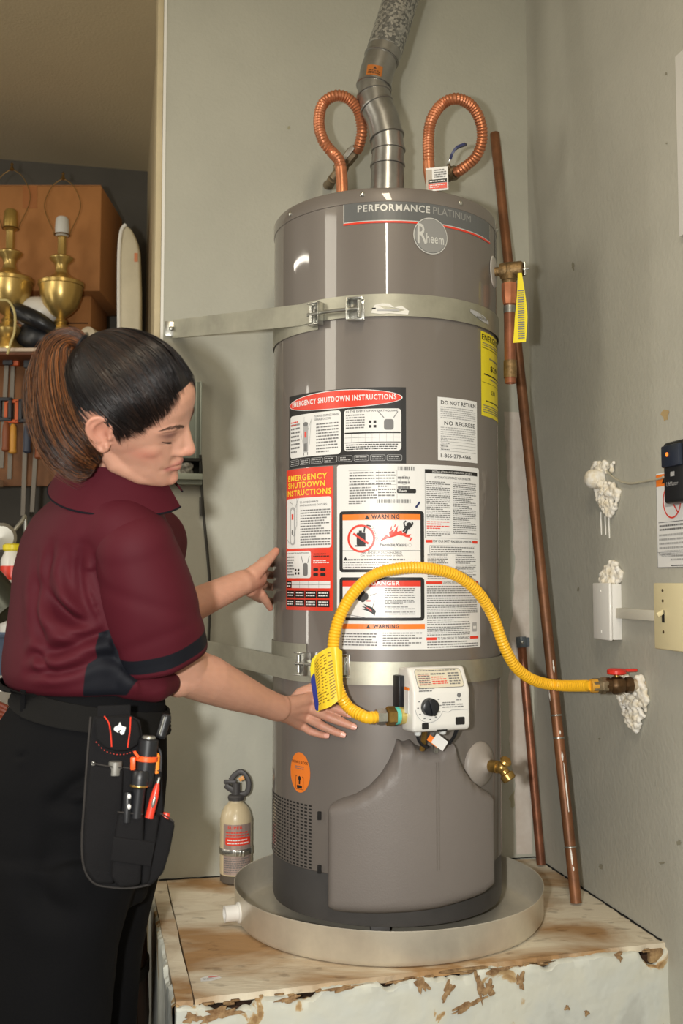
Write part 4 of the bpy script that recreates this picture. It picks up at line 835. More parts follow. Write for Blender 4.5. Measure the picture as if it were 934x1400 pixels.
D = Decal(cylmap(-.2, zA1-.010, HR+.0055), 0, 0); D.poly([(.012, -.006), (.02, .010), (.035, .013), (.05, .012), (.06, .004), (.075, .008), (.09, -.002), (.088, -.010), (.05, -.008), (.03, -.009)], mat('torn_paper', (222, 220, 212), .7), 0); D.rect(.025, -.003, .07, .0, m_lgrey, 1); D.rect(.014, .001, .022, .004, m_dark, 1)
obj('torn_label', D.g, None, su_, smooth=False)
D = Decal(cylmap(.72, zA1-.010, HR+.0055), 0, 0); D.poly([(.0, .018), (.02, .017), (.05, .012), (.07, .004), (.07, -.002), (.04, .0), (.012, .008), (.0, .012)], m_lgrey, 0); D.text('MADE IN USA', .022, .003, .04, .005, m_black, 1); obj('strap_label', D.g, None, su_, smooth=False)
an2 = onB(262, 884, .006); zB2 = U(560, 900, 2.063)[2]
strap_set('seismic_strap', 'lower steel strap round the heater passing behind the yellow hose', U(560, 921, 2.063)[2], zB2+.001, an2, -.74, -.39)

# ---------------------------------------------------------------- vent pipe
m_vent = mat('vent_steel', (176, 176, 174), .33, .9, var=.15, vscale=12); 
def galv():
    m = bpy.data.materials.new('spangled_galvanised'); m.use_nodes = True; nt = m.node_tree; N = nt.nodes; L = nt.links; b = N['Principled BSDF']; b.inputs['Metallic'].default_value = .75; b.inputs['Roughness'].default_value = .42
    tc = N.new('ShaderNodeTexCoord'); v = N.new('ShaderNodeTexVoronoi'); v.inputs['Scale'].default_value = 190; L.new(tc.outputs['Object'], v.inputs['Vector']); r = N.new('ShaderNodeValToRGB'); r.color_ramp.elements[0].color = lin((128, 130, 130)); r.color_ramp.elements[1].color = lin((196, 196, 192)); r.color_ramp.elements[0].position = .35; r.color_ramp.elements[1].position = .7
    L.new(v.outputs['Color'], r.inputs[0]); L.new(r.outputs[0], b.inputs['Base Color']); return m
vent = thing('vent_pipe', 'bent metal flue pipe rising from the top of the water heater', 'pipe', (HX, HY, ZT))
def vsec(name, pts, rad, m, rings=(), **k):
    g = M(); tube(g, pts, rad, 28)
    for i in rings:
        p = np.array(pts[i]); t = unit(np.array(pts[min(i+1, len(pts)-1)])-np.array(pts[max(i-1, 0)])); rr = rad[i] if hasattr(rad, '__len__') else rad
        lathe(g, [(rr-.001, -.004), (rr+.0028, -.002), (rr+.0028, .002), (rr-.001, .004)], p, t, 28)
    return obj(name, g, m, vent, **k)
Yv_ = 2.32; c0 = np.array([.104, 2.32, ZT+.008]); 
P0 = [c0, U(530, 240, 2.32), U(530, 227, 2.32)]; vsec('lower_section', P0, [.040, .0385, .038], m_vent, (2,))
vsec('elbow', [U(530, 228, 2.32), U(531, 206, 2.32), U(529, 184, 2.32)], .0375, m_vent, (1,))
vsec('elbow', [U(529, 188, 2.32), U(524, 165, 2.325), U(515, 146, 2.33)], .0385, m_vent, (0, 2,))
vsec('elbow', [U(517, 150, 2.33), U(511.5, 130, 2.335), U(511, 115, 2.34)], .0385, m_vent, (1,))
up_ = vsec('elbow', [U(511.5, 119, 2.34), U(515, 100, 2.345), U(522, 80, 2.35)], .040, m_vent, (0, 2))
top_ = U(522, 82, 2.35); t2 = U(548, 0, 2.38); dirv = unit(t2-top_); L_ = (CEIL-top_[2])/dirv[2]
g = M(); tube(g, [top_-dirv*.004, top_+dirv*.028], [.0405, .042], 28); obj('collar', g, m_vent, vent)
g = M(); tube(g, [top_+dirv*.024, top_+dirv*.1, top_+dirv*(L_+.02)], .0425, 28); obj('upper_section', g, galv(), vent, label='mottled galvanised upper length')
nn = unit(np.array([0, -1, 0])-dirv*np.dot((0, -1, 0), dirv)); aa = np.cross(nn, dirv); mc = U(511, 110, 2.34)
dq = unit(U(515, 100, 2.345)-U(511.5, 122, 2.34)); aa = unit(np.cross(dq, (0, 1, 0))); aa = aa if aa[0] > 0 else -aa; nn = np.cross(dq, aa); nn = nn if nn[1] < 0 else -nn
mpv = lambda u, v, off: mc+dq*v+aa*.0418*sin(u/.04)+nn*(.0418+off)*cos(u/.04)
D = Decal(mpv, 0, 0); D.rect(-.018, -.013, .018, .013, mat('orange_brown_label', (176, 104, 44), .4), 0, .002); D.words(-.014, -.01, .014, .0, 3, m_black, 1); D.tri(-.003, .003, .007, m_black, 1); obj('orange_label', D.g, None, up_, smooth=False)

# ---------------------------------------------------------------- corrugated copper connectors and valves
def corrugated(g, path, r, pitch, amp, n=14, m=None, per=4, ends=0):
    P = np.array(path); s = np.concatenate([[0], np.cumsum(np.linalg.norm(np.diff(P, axis=0), axis=1))]); k = int(s[-1]/pitch*per)
    u = np.linspace(0, s[-1], k+1); Q = np.stack([np.interp(u, s, P[:, i]) for i in range(3)], 1)
    rad = r+amp*np.cos(2*pi*np.arange(k+1)/per)
    if ends: rad = np.where((u < ends) | (u > s[-1]-ends), r-amp*.4, rad)
    tube(g, Q, rad, n, m)
Lp = [(468, 263, 2.30), (467, 240, 2.30), (464, 220, 2.30), (454, 208, 2.31), (442, 192, 2.31), (436, 168, 2.32), (441, 143, 2.33), (458, 131, 2.33), (476, 135, 2.34), (490, 152, 2.35), (495, 178, 2.36), (491, 200, 2.38), (488, 206, 2.39)]
cl = thing('copper_connector', 'corrugated copper hose loop left of the flue pipe', 'hose', cyl(-.9, ZT, .2), 'copper hose loops')
g = M(); sp_ = spline([U(*p) for p in Lp], 200); corrugated(g, sp_[18:], .0126, .0072, .0010, ends=.012); obj('corrugated_hose', g, m_copper, cl)
g = M(); tube(g, sp_[:26], .0135, 20); tube(g, [np.array([sp_[0][0], sp_[0][1], ZT+.004]), sp_[0]], .0135, 16); obj('hose_nut', g, m_copper, cl)
Rp = [(592, 262, 2.28), (587, 235, 2.28), (586, 212, 2.28), (586, 188, 2.29), (590, 164, 2.29), (604, 143, 2.30), (624, 135, 2.30), (645, 145, 2.32), (657, 167, 2.34), (659, 192, 2.36), (651, 214, 2.38), (636, 228, 2.40), (624, 236, 2.42)]
cr_ = thing('copper_connector', 'corrugated copper hose loop right of the flue pipe', 'hose', U(*Rp[0]), 'copper hose loops')
g = M(); sp2 = spline([U(*p) for p in Rp], 220); corrugated(g, sp2[22:], .0126, .0072, .0010, ends=.012); obj('corrugated_hose', g, m_copper, cr_)
g = M(); tube(g, sp2[:30], .0135, 20); tube(g, [np.array([sp2[0][0], sp2[0][1], ZT+.002]), sp2[0]], .0135, 16); obj('hose_nut', g, m_copper, cr_)
m_nip = mat('weathered_brass', (150, 132, 104), .5, .6, var=.3, vscale=50)
v1 = thing('water_valve', 'dull brass water valve behind the left copper loop', 'valve', U(470, 230, 2.42))
g = M(); a_ = U(488, 202, 2.40); b_ = U(455, 244, 2.44); w_ = onB(448, 252); tube(g, [a_, b_], .011, 16); dd_ = unit(b_-a_); lathe(g, [(.014, 0), (.0165, .004), (.0165, .03), (.014, .034), (.0185, .045), (.0185, .06), (.013, .064)], a_+dd_*.01, dd_, 8); tube(g, [b_, b_-ur*.04, w_-ur*.005], .0115, 16); obj('valve_body', g, m_nip, v1)
g = M(); qd = unit(U(470, 215, 2.38)-U(478, 224, 2.38)); box(g, U(474, 212, 2.385), (.05, .004, .012), rot([unit(a_-b_), unit(np.cross((unit(a_-b_)), (0, -.3, 1))), unit(np.cross(unit(a_-b_), unit(np.cross((unit(a_-b_)), (0, -.3, 1)))))]), bevel=.0015); obj('valve_lever', g, mat('dull_lever', (150, 146, 136), .5, .5), v1)
v2 = thing('water_valve', 'brass water valve with a blue lever beside the right copper loop', 'valve', U(620, 235, 2.43))
g = M(); a_ = U(624, 236, 2.42); b_ = U(604, 240, 2.47); tube(g, [a_, b_, onB(600, 244)-ur*.006], .0115, 16); dd_ = unit(b_-a_); lathe(g, [(.014, 0), (.0175, .004), (.0175, .02), (.014, .024), (.0185, .03), (.0185, .045), (.013, .05)], a_, dd_, 8); rod(g, U(616, 238, 2.43), U(613, 224, 2.42), .005); obj('valve_body', g, m_nip, v2)
g = M(); lv = [U(610, 229, 2.41), U(614, 220, 2.40), U(618, 213, 2.395)]; band(g, spline(lv, 10), .016, 0, thick=.002, up=(0, 1, .2)); h1 = obj('lever_plate', g, m_zinc, v2)
g = M(); band(g, spline([U(616, 217, 2.398), U(619, 209, 2.39), (U(625, 202, 2.385)), U(637, 197, 2.375)], 16), .018, 0, thick=.006, up=(0, 1, .2)); obj('lever_grip', g, m_navy, v2, label='dark blue plastic grip')
tgc = U(598, 246, 2.26); D = Decal(planemap(U(583, 262, 2.262), (1, -.05, .08), (-.02, 0, 1), (0, -1, 0)), .05, .054)
wt = thing('warning_tag', 'small white red and black tag standing at the foot of the right copper loop', 'tag', U(598, 262, 2.26))
g = M(); D.rect(0, 0, .05, .054, m_paper, -1.5); D.rect(0, 0, .014, .05, mat('clear_sleeve', (150, 140, 128), .3), 0); D.rect(.005, .004, .047, .017, m_red, 1); D.rect(.005, .018, .047, .026, m_black, 1); D.words(.008, .006, .044, .015, 2, m_paper, 2); D.words(.008, .019, .044, .025, 1, m_paper, 2); D.words(.018, .029, .046, .05, 4, m_grey, 2)
D.rect(0, 0, .05, .054, m_paper, -3)
obj('tag_card', D.g, None, wt, smooth=False)

# ---------------------------------------------------------------- loose copper pipes leaning in the corner
pt = onB(676.5, 183, .022); pb_ = UZ(788, 1237, ZP)+np.array([0, 0, .004])
def pipe_line(x): pass
dp_ = unit(pb_-pt); Lg = np.linalg.norm(pb_-pt)
lp = thing('copper_pipe', 'long brown copper pipe leaning in the corner, taller of the two', 'pipe', pb_, 'loose copper pipes')
g = M(); k = 40; tube(g, [pt+(pb_-pt)*i/k for i in range(k+1)], .0125, 18); obj('pipe_length', g, m_brown, lp)
def on_pipe(y): # fraction of length for a pixel row
    lo, hi = 0, 1
    for _ in range(30):
        mid = (lo+hi)/2; q = pt+(pb_-pt)*mid; dpt = q[1]*cp+(q[2]-H)*sp; py = 700-FPX*(-q[1]*sp+(q[2]-H)*cp)/dpt
        if py < y: lo = mid
        else: hi = mid
    return pt+(pb_-pt)*lo
for y in (978, 1009, 1158):
    g = M(); lathe(g, [(.0126, -.002), (.0138, -.001), (.0138, .001), (.0126, .002)], on_pipe(y), dp_, 18); obj('solder_ring', g, m_steel, lp)
g = M(); r = random.Random(4); nn = unit(np.array([-.25, -1, 0])); nn = unit(nn-dp_*nn.dot(dp_)); aa = np.cross(nn, dp_)
for y0, y1, a0 in ((903, 920, .5), (943, 958, -.9), (999, 1004, .4), (1028, 1040, .35), (1043, 1110, .45), (1160, 1182, .1), (1184, 1190, .2)):
    g = M(); q0, q1 = on_pipe(y0), on_pipe(y1); n_ = 10; V = []
    for i in range(n_+1):
        q = q0+(q1-q0)*i/n_; w_ = .16*r.uniform(.4, 1)*(sin(pi*(i+.4)/(n_+1)))+.03
        for s_ in (-1, 1): an_ = a0+s_*w_; V.append(q+(nn*cos(an_)+aa*sin(an_))*.0130)
    g.add(V, [(2*i, 2*i+1, 2*i+3, 2*i+2) for i in range(n_)]); obj('paint_smear', g, m_white, lp, smooth=False)
p2b = UZ(740, 1184, ZP)+np.array([0, 0, .004]); p2t = onB(713, 878, .016)
lp2 = thing('copper_pipe', 'shorter bright copper pipe standing under a grey clamp behind the drain pan', 'pipe', p2b, 'loose copper pipes')
g = M(); tube(g, [p2b+(p2t-p2b)*i/20 for i in range(21)], .0112, 18); obj('pipe_length', g, m_copper2, lp2)
g = M(); dd_ = unit(p2t-p2b); lathe(g, [(.0, .014), (.0125, .014), (.0135, .012), (.0135, -.012), (.0125, -.014)], p2t, dd_, 18); box(g, p2t+ub*(-.016)-ur*.006, (.016, .006, .024), RB, bevel=.001); cl_ = obj('grey_clamp', g, mat('blue_grey_zinc', (126, 136, 146), .45, .5, var=.2), lp2)
g = M(); lathe(g, [(0, .003), (.004, .002), (.0045, 0)], p2t+np.array([-.0, -.0138, .0]), (0, -1, 0), 10); obj('clamp_screw', g, m_zinc, cl_)

# ---------------------------------------------------------------- yellow gas hose
gs = valve_end; A0 = gp(-.062, -.030, -.012)    # inlet on the left side of the control
hp = [A0-ax*.062, A0-ax*.085+nn*.004, U(478, 968, 2.005), U(465, 948, 2.00), U(458, 915, 2.00), U(456, 880, 2.00), U(464, 845, 2.00), U(484, 810, 2.00), U(512, 786, 2.00), U(548, 777, 2.01), U(585, 777, 2.03), U(622, 786, 2.06), (U(652, 808, 2.09)), U(674, 842, 2.12), U(688, 880, 2.13), U(704, 910, 2.15), U(728, 929, 2.18), U(762, 937, 2.21), gs+ub*.03]
hose = thing('gas_hose', 'yellow corrugated gas hose arching from the control to the wall valve', 'hose', A0)
g = M(); sp3 = spline(hp, 420); corrugated(g, sp3, .0116, .0062, .0006, 16, ends=.01); obj('corrugated_hose', g, m_hose, hose)
g = M(); lathe(g, [(.010, 0), (.0155, .001), (.0155, .020), (.0125, .022), (.0125, .030)], A0-ax*.066, ax, 6); obj('hose_nut', g, m_zinc, hose)
g = M(); lathe(g, [(.0165, 0), (.019, .002), (.019, .017), (.0165, .019)], A0-ax*.044, ax, 6, m_brass); lathe(g, [(.017, .018), (.0175, .020), (.017, .026), (.0145, .027)], A0-ax*.044, ax, 20, mat('thread_seal', (96, 196, 180), .4)); lathe(g, [(.0155, .026), (.0175, .028), (.0165, .040), (.013, .044), (.013, .05)], A0-ax*.044, ax, 20, mat('pale_brass', (220, 200, 120), .35, .6)); obj('brass_fitting', g, None, hose)
g = M(); lathe(g, [(.0125, -.032), (.0155, -.030), (.0155, -.012), (.0175, -.010), (.0175, 0)], gs, -ub, 6); obj('hose_nut', g, m_nip, hose)
g = M(); lathe(g, [(.013, -.004), (.0142, 0), (.0142, .010)], gs+ub*.030, -ub, 16); obj('hose_collar', g, mat('amber_collar', (206, 150, 50), .4), hose)
# folded yellow tag hanging on the hose
tg_ = thing('hose_tag', 'folded yellow instruction tag hanging on the left of the yellow hose', 'tag', U(450, 970, 1.99))
ga = [(449, 886, 1.985), (436, 893, 1.99), (429, 905, 2.00), (427, 925, 2.00)]
def sheet(top, bot, Y0, Y1, bow, m, off=0, n=14, k=10):
    g = M(); V = []
    for j in range(k+1):
        v = j/k
        for i in range(n+1):
            u = i/n; t_ = spline(top, 30)[int(round(u*29))]; b_ = spline(bot, 30)[int(round(u*29))]; x, y = t_*(1-v)+b_*v
            V.append(U(x, y, Y0+(Y1-Y0)*u-bow*sin(pi*u)+off))
    g.add(V, [(j*(n+1)+i, j*(n+1)+i+1, (j+1)*(n+1)+i+1, (j+1)*(n+1)+i) for j in range(k) for i in range(n)], m); return g, V
T_ = [(430, 897), (438, 889), (451, 884), (456, 885)]; B_ = [(435, 972), (442, 970), (452, 966), (465, 956)]
T_ = [(429, 905), (436, 893), (447, 886), (456, 884)]
g1, V1 = sheet(T_, B_, 2.01, 1.985, .006, m_yprint); 
n_ = 14; k_ = 10; V1 = np.array(V1).reshape(k_+1, n_+1, 3)
for c_ in range(3):
    for i in range(16):
        j = .8+8.4*i/16; a_ = int(j); f_ = j-a_; u0 = 1+c_*4.2; 
        if random.random() < .12: continue
        def S_(u, jj): iu = min(int(u), n_-1); fu = u-iu; ja = int(jj); fj = jj-ja; return (V1[ja, iu]*(1-fu)+V1[ja, iu+1]*fu)*(1-fj)+(V1[ja+1, iu]*(1-fu)+V1[ja+1, iu+1]*fu)*fj+np.array([0, -.0007, 0])
        e_ = u0+random.uniform(2.2, 3.6); g1.add([S_(u0, j), S_(e_, j), S_(e_, j+.22), S_(u0, j+.22)], [(0, 1, 2, 3)], mat('brown_print', (150, 120, 30), .5))
obj('tag_page', g1, None, tg_, smooth=False)
g2, _ = sheet([(424, 915), (427, 901), (434, 894), (440, 890)], [(432, 972), (434, 973), (437, 972), (440, 970)], 2.02, 2.012, .0, m_yel); obj('tag_page', g2, None, tg_)
g2, _ = sheet([(425, 932), (426, 926), (428, 922), (430, 920)], [(431, 970), (433, 972), (435, 972), (437, 971)], 2.018, 2.008, .0, mat('blue_backing', (44, 62, 150), .4), -.0015); obj('blue_cover', g2, None, tg_)
g2, _ = sheet([(452, 885), (458, 884), (463, 886), (468, 890)], [(462, 958), (464, 957), (466, 955), (469, 952)], 1.984, 1.992, .006, m_yprint); obj('tag_page', g2, None, tg_)

# ---------------------------------------------------------------- fire extinguisher
ec = UZ(322, 1206, ZP); ext = thing('fire_extinguisher', 'small cream fire extinguisher standing in the corner behind the pan', 'fire extinguisher', ec)
er = .0375; s_ = ec[1]/FPX; hb = (1213-1100)*s_*1.0
m_ext = mat('cream_enamel', (206, 190, 156), .35, coat=.3, var=.05)
g = M(); lathe(g, [(er-.006, .0), (er-.001, .004), (er-.001, .022), (er-.003, .024)], ec+np.array([0, 0, .002]), n=32); obj('base_ring', g, mat('grey_base', (84, 76, 66), .7), ext)
g = M(); ZC = .178; lathe(g, [(er-.003, .02), (er, .024), (er, ZC-.03), (er-.003, ZC-.014), (er-.011, ZC), (.017, ZC+.009), (.0165, ZC+.016)], ec, n=40); cyl_ = obj('cylinder', g, m_ext, ext)
D = Decal(lambda u, v, off: ec+np.array([(er+.0005+off)*sin(u/er), -(er+.0005+off)*cos(u/er), v]), 0, 0); D.rect(-.028, .026, .048, .142, mat('foil_pink', (176, 156, 148), .35, .4), 0); D.text('SUPER', -.016, .131, .036, .008, m_red, 1, .03); D.words(-.02, .114, .04, .127, 2, m_red, 1); D.rect(-.022, .094, .044, .112, m_red, 1, .004); D.words(-.016, .096, .036, .110, 2, m_paper, 2); D.words(-.024, .03, .044, .066, 7, m_grey, 1); obj('cylinder_label', D.g, None, cyl_, smooth=False)
g = M(); lathe(g, [(er+.0015, .070), (er+.002, .071), (er+.002, .083), (er+.0015, .084)], ec, n=40); 
for dx in (0, .01, .018): box(g, ec+np.array([.004+dx, -er-.003, .077]), (.006, .004, .014), bevel=.001)
obj('bracket_band', g, m_zinc, ext)
g = M(); zc = ec+np.array([0, 0, ZC+.014]); lathe(g, [(.019, 0), (.020, .008), (.017, .012), (.010, .014), (.010, .04), (0, .042)], zc, n=20)
box(g, zc+np.array([-.012, 0, .026]), (.034, .016, .014), rot([(cos(.6), 0, -sin(.6)), (0, 1, 0), (sin(.6), 0, cos(.6))]), bevel=.003); box(g, zc+np.array([-.014, -.003, .043]), (.030, .011, .009), bevel=.002)
tube(g, spline([zc+np.array(p) for p in ((.008, 0, .012), (.026, 0, .018), (.030, 0, .040), (.022, 0, .058), (.010, 0, .066), (-.004, 0, .058), (-.012, 0, .046))], 24), .0042, 8, flat=1.6); ev = obj('valve_handle', g, mat('grey_black_plastic', (66, 64, 64), .5), ext)
g = M(); box(g, zc+np.array([.014, -.010, .052]), (.013, .004, .010), rot([(cos(.5), 0, sin(.5)), (0, 1, 0), (-sin(.5), 0, cos(.5))]), bevel=.0015); obj('safety_pin_tab', g, mat('orange_tab', (226, 160, 90), .5), ev)

# ---------------------------------------------------------------- grey metal holder on the wall behind her face
wb = thing('wall_holder', 'grey metal holder with crumpled paper in its tray on the wall behind her chin', 'holder', onB(255, 663, .03))
def B(x, y, d=0): q = onB(x, y, d); return q
def bbox_(g, x0, x1, y0, y1, d0, d1, m=None, bevel=.001):
    a_ = onB(x0, y1, 0); b_ = onB(x1, y0, 0); s0 = (a_-CR).dot(ub); s1 = (b_-CR).dot(ub); box(g, (BW(s0, a_[2], d0)+BW(s1, b_[2], d1))/2, (abs(s0-s1), abs(d1-d0), abs(b_[2]-a_[2])), RB, m, bevel)
m_gm = mat('grey_green_metal', (134, 142, 132), .45, .3); 
g = M(); bbox_(g, 222, 275, 523, 662, .001, .008); obj('back_plate', g, m_gm, wb)
for x0, x1 in ((224, 228), (266, 269), (272, 275.5)):
    g = M(); bbox_(g, x0, x1, 523, 630, .008, .016); obj('plate_rib', g, mat('grey_green_metal_light', (156, 164, 154), .45, .3), wb)
g = M(); bbox_(g, 223, 275, 650, 657, .008, .045); bbox_(g, 223, 275, 657, 663, .008, .03); obj('tray', g, mat('tray_grey', (158, 166, 152), .5), wb)
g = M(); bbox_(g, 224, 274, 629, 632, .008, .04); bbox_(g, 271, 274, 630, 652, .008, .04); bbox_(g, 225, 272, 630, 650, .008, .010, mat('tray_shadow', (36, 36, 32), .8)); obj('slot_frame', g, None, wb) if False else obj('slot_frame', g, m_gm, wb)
pc = [(onB(random.uniform(244, 262), random.uniform(633, 648), random.uniform(.014, .03)), random.uniform(.004, .008)) for _ in range(24)]; q = blob(pc, .003, 3, 0); obj('crumpled_paper', q, mat('crumpled_white', (196, 192, 180), .8, var=.5, vscale=60), label='crumpled pale paper stuffed in the grey wall holder', cat='paper')
g = M(); tube(g, spline([B(274, 622, .02), B(275, 640, .012), B(276, 668, .008), B(279, 710, .006), B(284, 760, .005), B(287, 810, .005), B(285, 884, .005)], 40), .0035, 8); tube(g, [B(275.5, 680, .008), B(276, 705, .008)], .0055, 8); tube(g, spline([B(221, 662, .008), B(220, 690, .008), B(219, 760, .008)], 10), .006, 8)
obj('black_cable', g, mat('black_cable', (54, 52, 46), .6), label='dark cable hanging down the wall from the grey holder', cat='cable')
# ================================================================= the technician
def RXYZ(y, p, r):
    a = np.array([[cos(y), -sin(y), 0], [sin(y), cos(y), 0], [0, 0, 1]]); b = np.array([[cos(p), 0, sin(p)], [0, 1, 0], [-sin(p), 0, cos(p)]]); c = np.array([[1, 0, 0], [0, cos(r), -sin(r)], [0, sin(r), cos(r)]]); return a@b@c
HM = RXYZ(-.1, .378, .60); HS = 1.067; HO = np.array([-.3367, 1.62, .2702+H])
def HW(p): p = np.atleast_2d(np.array(p, float)); return HO+HS*((p-np.array([0, 0, .1]))@HM.T)      # head-local -> world
def HL(P): return ((np.array(P)-HO)/HS)@HM+np.array([0, 0, .1])                                         # world -> head-local
CRC = np.array([-.006, 0, .116]); CRR = np.array([.098, .076, .099])                                    # cranium ellipsoid
def hadd(g, sub): g.add(HW(sub.v), sub.f)
skin = M()
h = M(); ball(h, CRC, CRR, n=48)
SEC = [(.0, .078, .015, .018), (.006, .085, .0, .032), (.016, .088, -.015, .043), (.030, .0855, -.03, .052), (.045, .087, -.04, .055), (.060, .0865, -.04, .060), (.080, .0850, -.05, .0655), (.100, .0835, -.05, .0685), (.120, .0890, -.05, .070), (.140, .0920, -.05, .071), (.158, .088, -.05, .069), (.172, .077, -.05, .062)]
zz = np.linspace(0, .172, 40); Sx = np.array(SEC); fx = np.interp(zz, Sx[:, 0], Sx[:, 1]); bx = np.interp(zz, Sx[:, 0], Sx[:, 2]); hw = np.interp(zz, Sx[:, 0], Sx[:, 3]); V = []; n = 48
for i in range(len(zz)):
    cx_ = bx[i]+(fx[i]-bx[i])*.35
    for j in range(n):
        t = 2*pi*j/n; c_, s_ = cos(t), sin(t); e = 2/2.35 if c_ > 0 else 1
        x = cx_+(fx[i]-cx_ if c_ > 0 else cx_-bx[i])*np.sign(c_)*abs(c_)**e; yv = hw[i]*np.sign(s_)*abs(s_)**e; w_ = math.exp(-((x-.080)/.030)**2-((abs(yv)-.034)/.020)**2-((zz[i]-.102)/.011)**2); V.append((x-.009*w_, yv, zz[i]))
k = len(zz); h.add(V, [(i*n+j, i*n+(j+1) % n, (i+1)*n+(j+1) % n, (i+1)*n+j) for i in range(k-1) for j in range(n)]+[tuple(range(n))[::-1], tuple((k-1)*n+j for j in range(n))])
limb(h, [(.084, 0, .114), (.0905, 0, .100), (.0965, 0, .086), (.1025, 0, .0735)], [.0080, .0078, .0084, .0094], 18)
for s_ in (-1, 1): limb(h, [(.0835, s_*.009, .100), (.0865, s_*.010, .088), (.0865, s_*.011, .076)], [.0075, .0082, .0085], 16)
limb(h, [(.1025, 0, .0735), (.0955, 0, .0660), (.088, 0, .060)], [.0094, .0068, .0065])
for s_ in (-1, 1):
    limb(h, [(.0965, s_*.0085, .0705), (.0905, s_*.0125, .0690), (.083, s_*.0145, .069)], [.0070, .0074, .0068])
    limb(h, [(.066, s_*.044, .114), (.0775, s_*.030, .1185), (.0815, s_*.012, .1150)], [.009, .010, .0085])
    ball(h, (.045, s_*.033, .079), (.030, .024, .026), n=24)
    limb(h, [(.072, s_*.012, .014), (.045, s_*.034, .020), (.010, s_*.049, .035), (-.006, s_*.054, .055)], [.013, .014, .015, .014])
    ball(h, (.0635, s_*.0315, .1030), (.0145, .0155, .0130), n=22)
    # ear
    yy = lambda x: s_*(.074+max(0, -x)*.55+.002)
    hel = [(.004, .094), (.007, .105), (.003, .116), (-.007, .121), (-.018, .118), (-.024, .106), (-.021, .091), (-.013, .076), (-.004, .067), (.003, .069), (.005, .078)]
    sp_ = spline([(x, yy(x), z) for x, z in hel], 50); tube(h, sp_, [.0032]*34+list(np.linspace(.0032, .0050, 16)), 10)
    V = list(sp_)+[(-.006, yy(-.006)-s_*.004, .1)]; h2 = M()
    for q in sp_[::2]: limb(h, [q-np.array([0, s_*.001, 0]), (-.006, yy(-.004)-s_*.0055, .096)], [.0020, .004], 8)
    tube(h, spline([(-.006, yy(-.006)+s_*.001, .118), (-.016, yy(-.016)+s_*.001, .106), (-.016, yy(-.016)+s_*.001, .092), (-.006, yy(-.006), .080)], 16), .0028, 8)
    ball(h, (.007, s_*.0755, .091), (.004, .005, .006), n=10)
ball(h, (.0795, 0, .0145), (.0135, .015, .0135), n=18)
UL = [(.080, -.0245, .0410), (.089, -.014, .0465), (.0945, -.005, .0488), (.0950, 0, .0478), (.0945, .005, .0488), (.089, .014, .0465), (.080, .0245, .0410)]
LLp = [(.080, -.0235, .0405), (.0885, -.012, .0385), (.0925, 0, .0368), (.0885, .012, .0385), (.080, .0235, .0425)]
ulp = spline(UL, 26); llp = spline(LLp, 26)
rr_ = lambda m: [m*(.35+.65*sin(pi*i/25)) for i in range(26)]
ulp = ulp-np.array([.0030, 0, 0]); llp = llp-np.array([.0025, 0, 0]); tube(h, ulp, rr_(.0044), 10); tube(h, llp, rr_(.0054), 10)
hadd(skin, h)
# joints
NB = U(160, 694, 1.755); RS = U(184, 744, 1.660); RE = U(254, 918, 1.812); RWR = U(380, 968, 2.030)
LS = U(205, 742, 1.95); LE = U(188, 862, 1.98); LW = U(330, 797, 2.130)
hb = HW([(-.020, 0, .045)])[0]; limb(skin, [HW([(-.005, 0, .075)])[0], hb, NB, NB+np.array([-.01, .01, -.06])], [.058, .052, .056, .07], 28)
limb(skin, [HW([(.03, 0, .03)])[0], HW([(.015, 0, .005)])[0]*.6+NB*.4], [.03, .036], 20)
CH = U(140, 800, 1.80); PV = U(130, 960, 1.80); limb(skin, [NB+np.array([0, .0, -.05]), CH, PV, PV+np.array([0, 0, -.1])], [.07, .105, .10, .10], 28)
limb(skin, [NB+np.array([0, 0, -.08]), RS], [.06, .050], 20); limb(skin, [NB+np.array([0, 0, -.08]), LS], [.06, .050], 20)
def lerp(a, b, t): return a+(b-a)*t
limb(skin, [RS+np.array([0, .01, -.01]), lerp(RS, RE, .5), lerp(RS, RE, .85)+np.array([0, 0, -.002]), RE], [.046, .047, .045, .0425], 26)
limb(skin, [RE, RE+np.array([-.010, -.012, -.010])], [.042, .034], 20)
limb(skin, [RE, lerp(RE, RWR, .22)+np.array([0, 0, .002]), lerp(RE, RWR, .5), lerp(RE, RWR, .8), RWR], [.043, .0435, .037, .0285, .0265], 26)
limb(skin, [LS, lerp(LS, LE, .5), LE], [.052, .044, .040], 22)
limb(skin, [LE, lerp(LE, LW, .3), lerp(LE, LW, .6), LW], [.040, .0385, .0325, .0265], 24)
# right hand: flat against the tank, palm to the metal
def S3(x, y, off): th, z = CY(x, y, HR+off); return cyl(th, z, HR+off)
RH = dict(index=[(424, 955, .028), (448, 964, .021), (465, 971, .013), (478, 977, .0105)], middle=[(421, 967, .029), (449, 980, .022), (469, 988, .014), (483.5, 993.5, .0105)],
          ring=[(416, 979, .027), (440, 992, .021), (457, 1000, .013), (469, 1004.5, .0105)], little=[(410, 990, .024), (425, 1000, .019), (437, 1004, .012), (447, 1006, .0095)])
fr = dict(index=(.0105, .0092, .0085, .0072), middle=(.0108, .0096, .0088, .0074), ring=(.0104, .0092, .0084, .0072), little=(.0094, .0082, .0074, .0064))
nails = []; NAILS = []
for kf, P in RH.items():
    J = [S3(*p) for p in P]; limb(skin, J, fr[kf], 18); ball(skin, J[1], fr[kf][1]*1.06, n=16)
    w0 = RWR+(J[0]-RWR)*.12; limb(skin, [w0, lerp(RWR, J[0], .55), J[0]], [.0215, .0155, .0125], 20)
    NAILS.append((J[3], unit(J[3]-J[2]), fr[kf][3]))
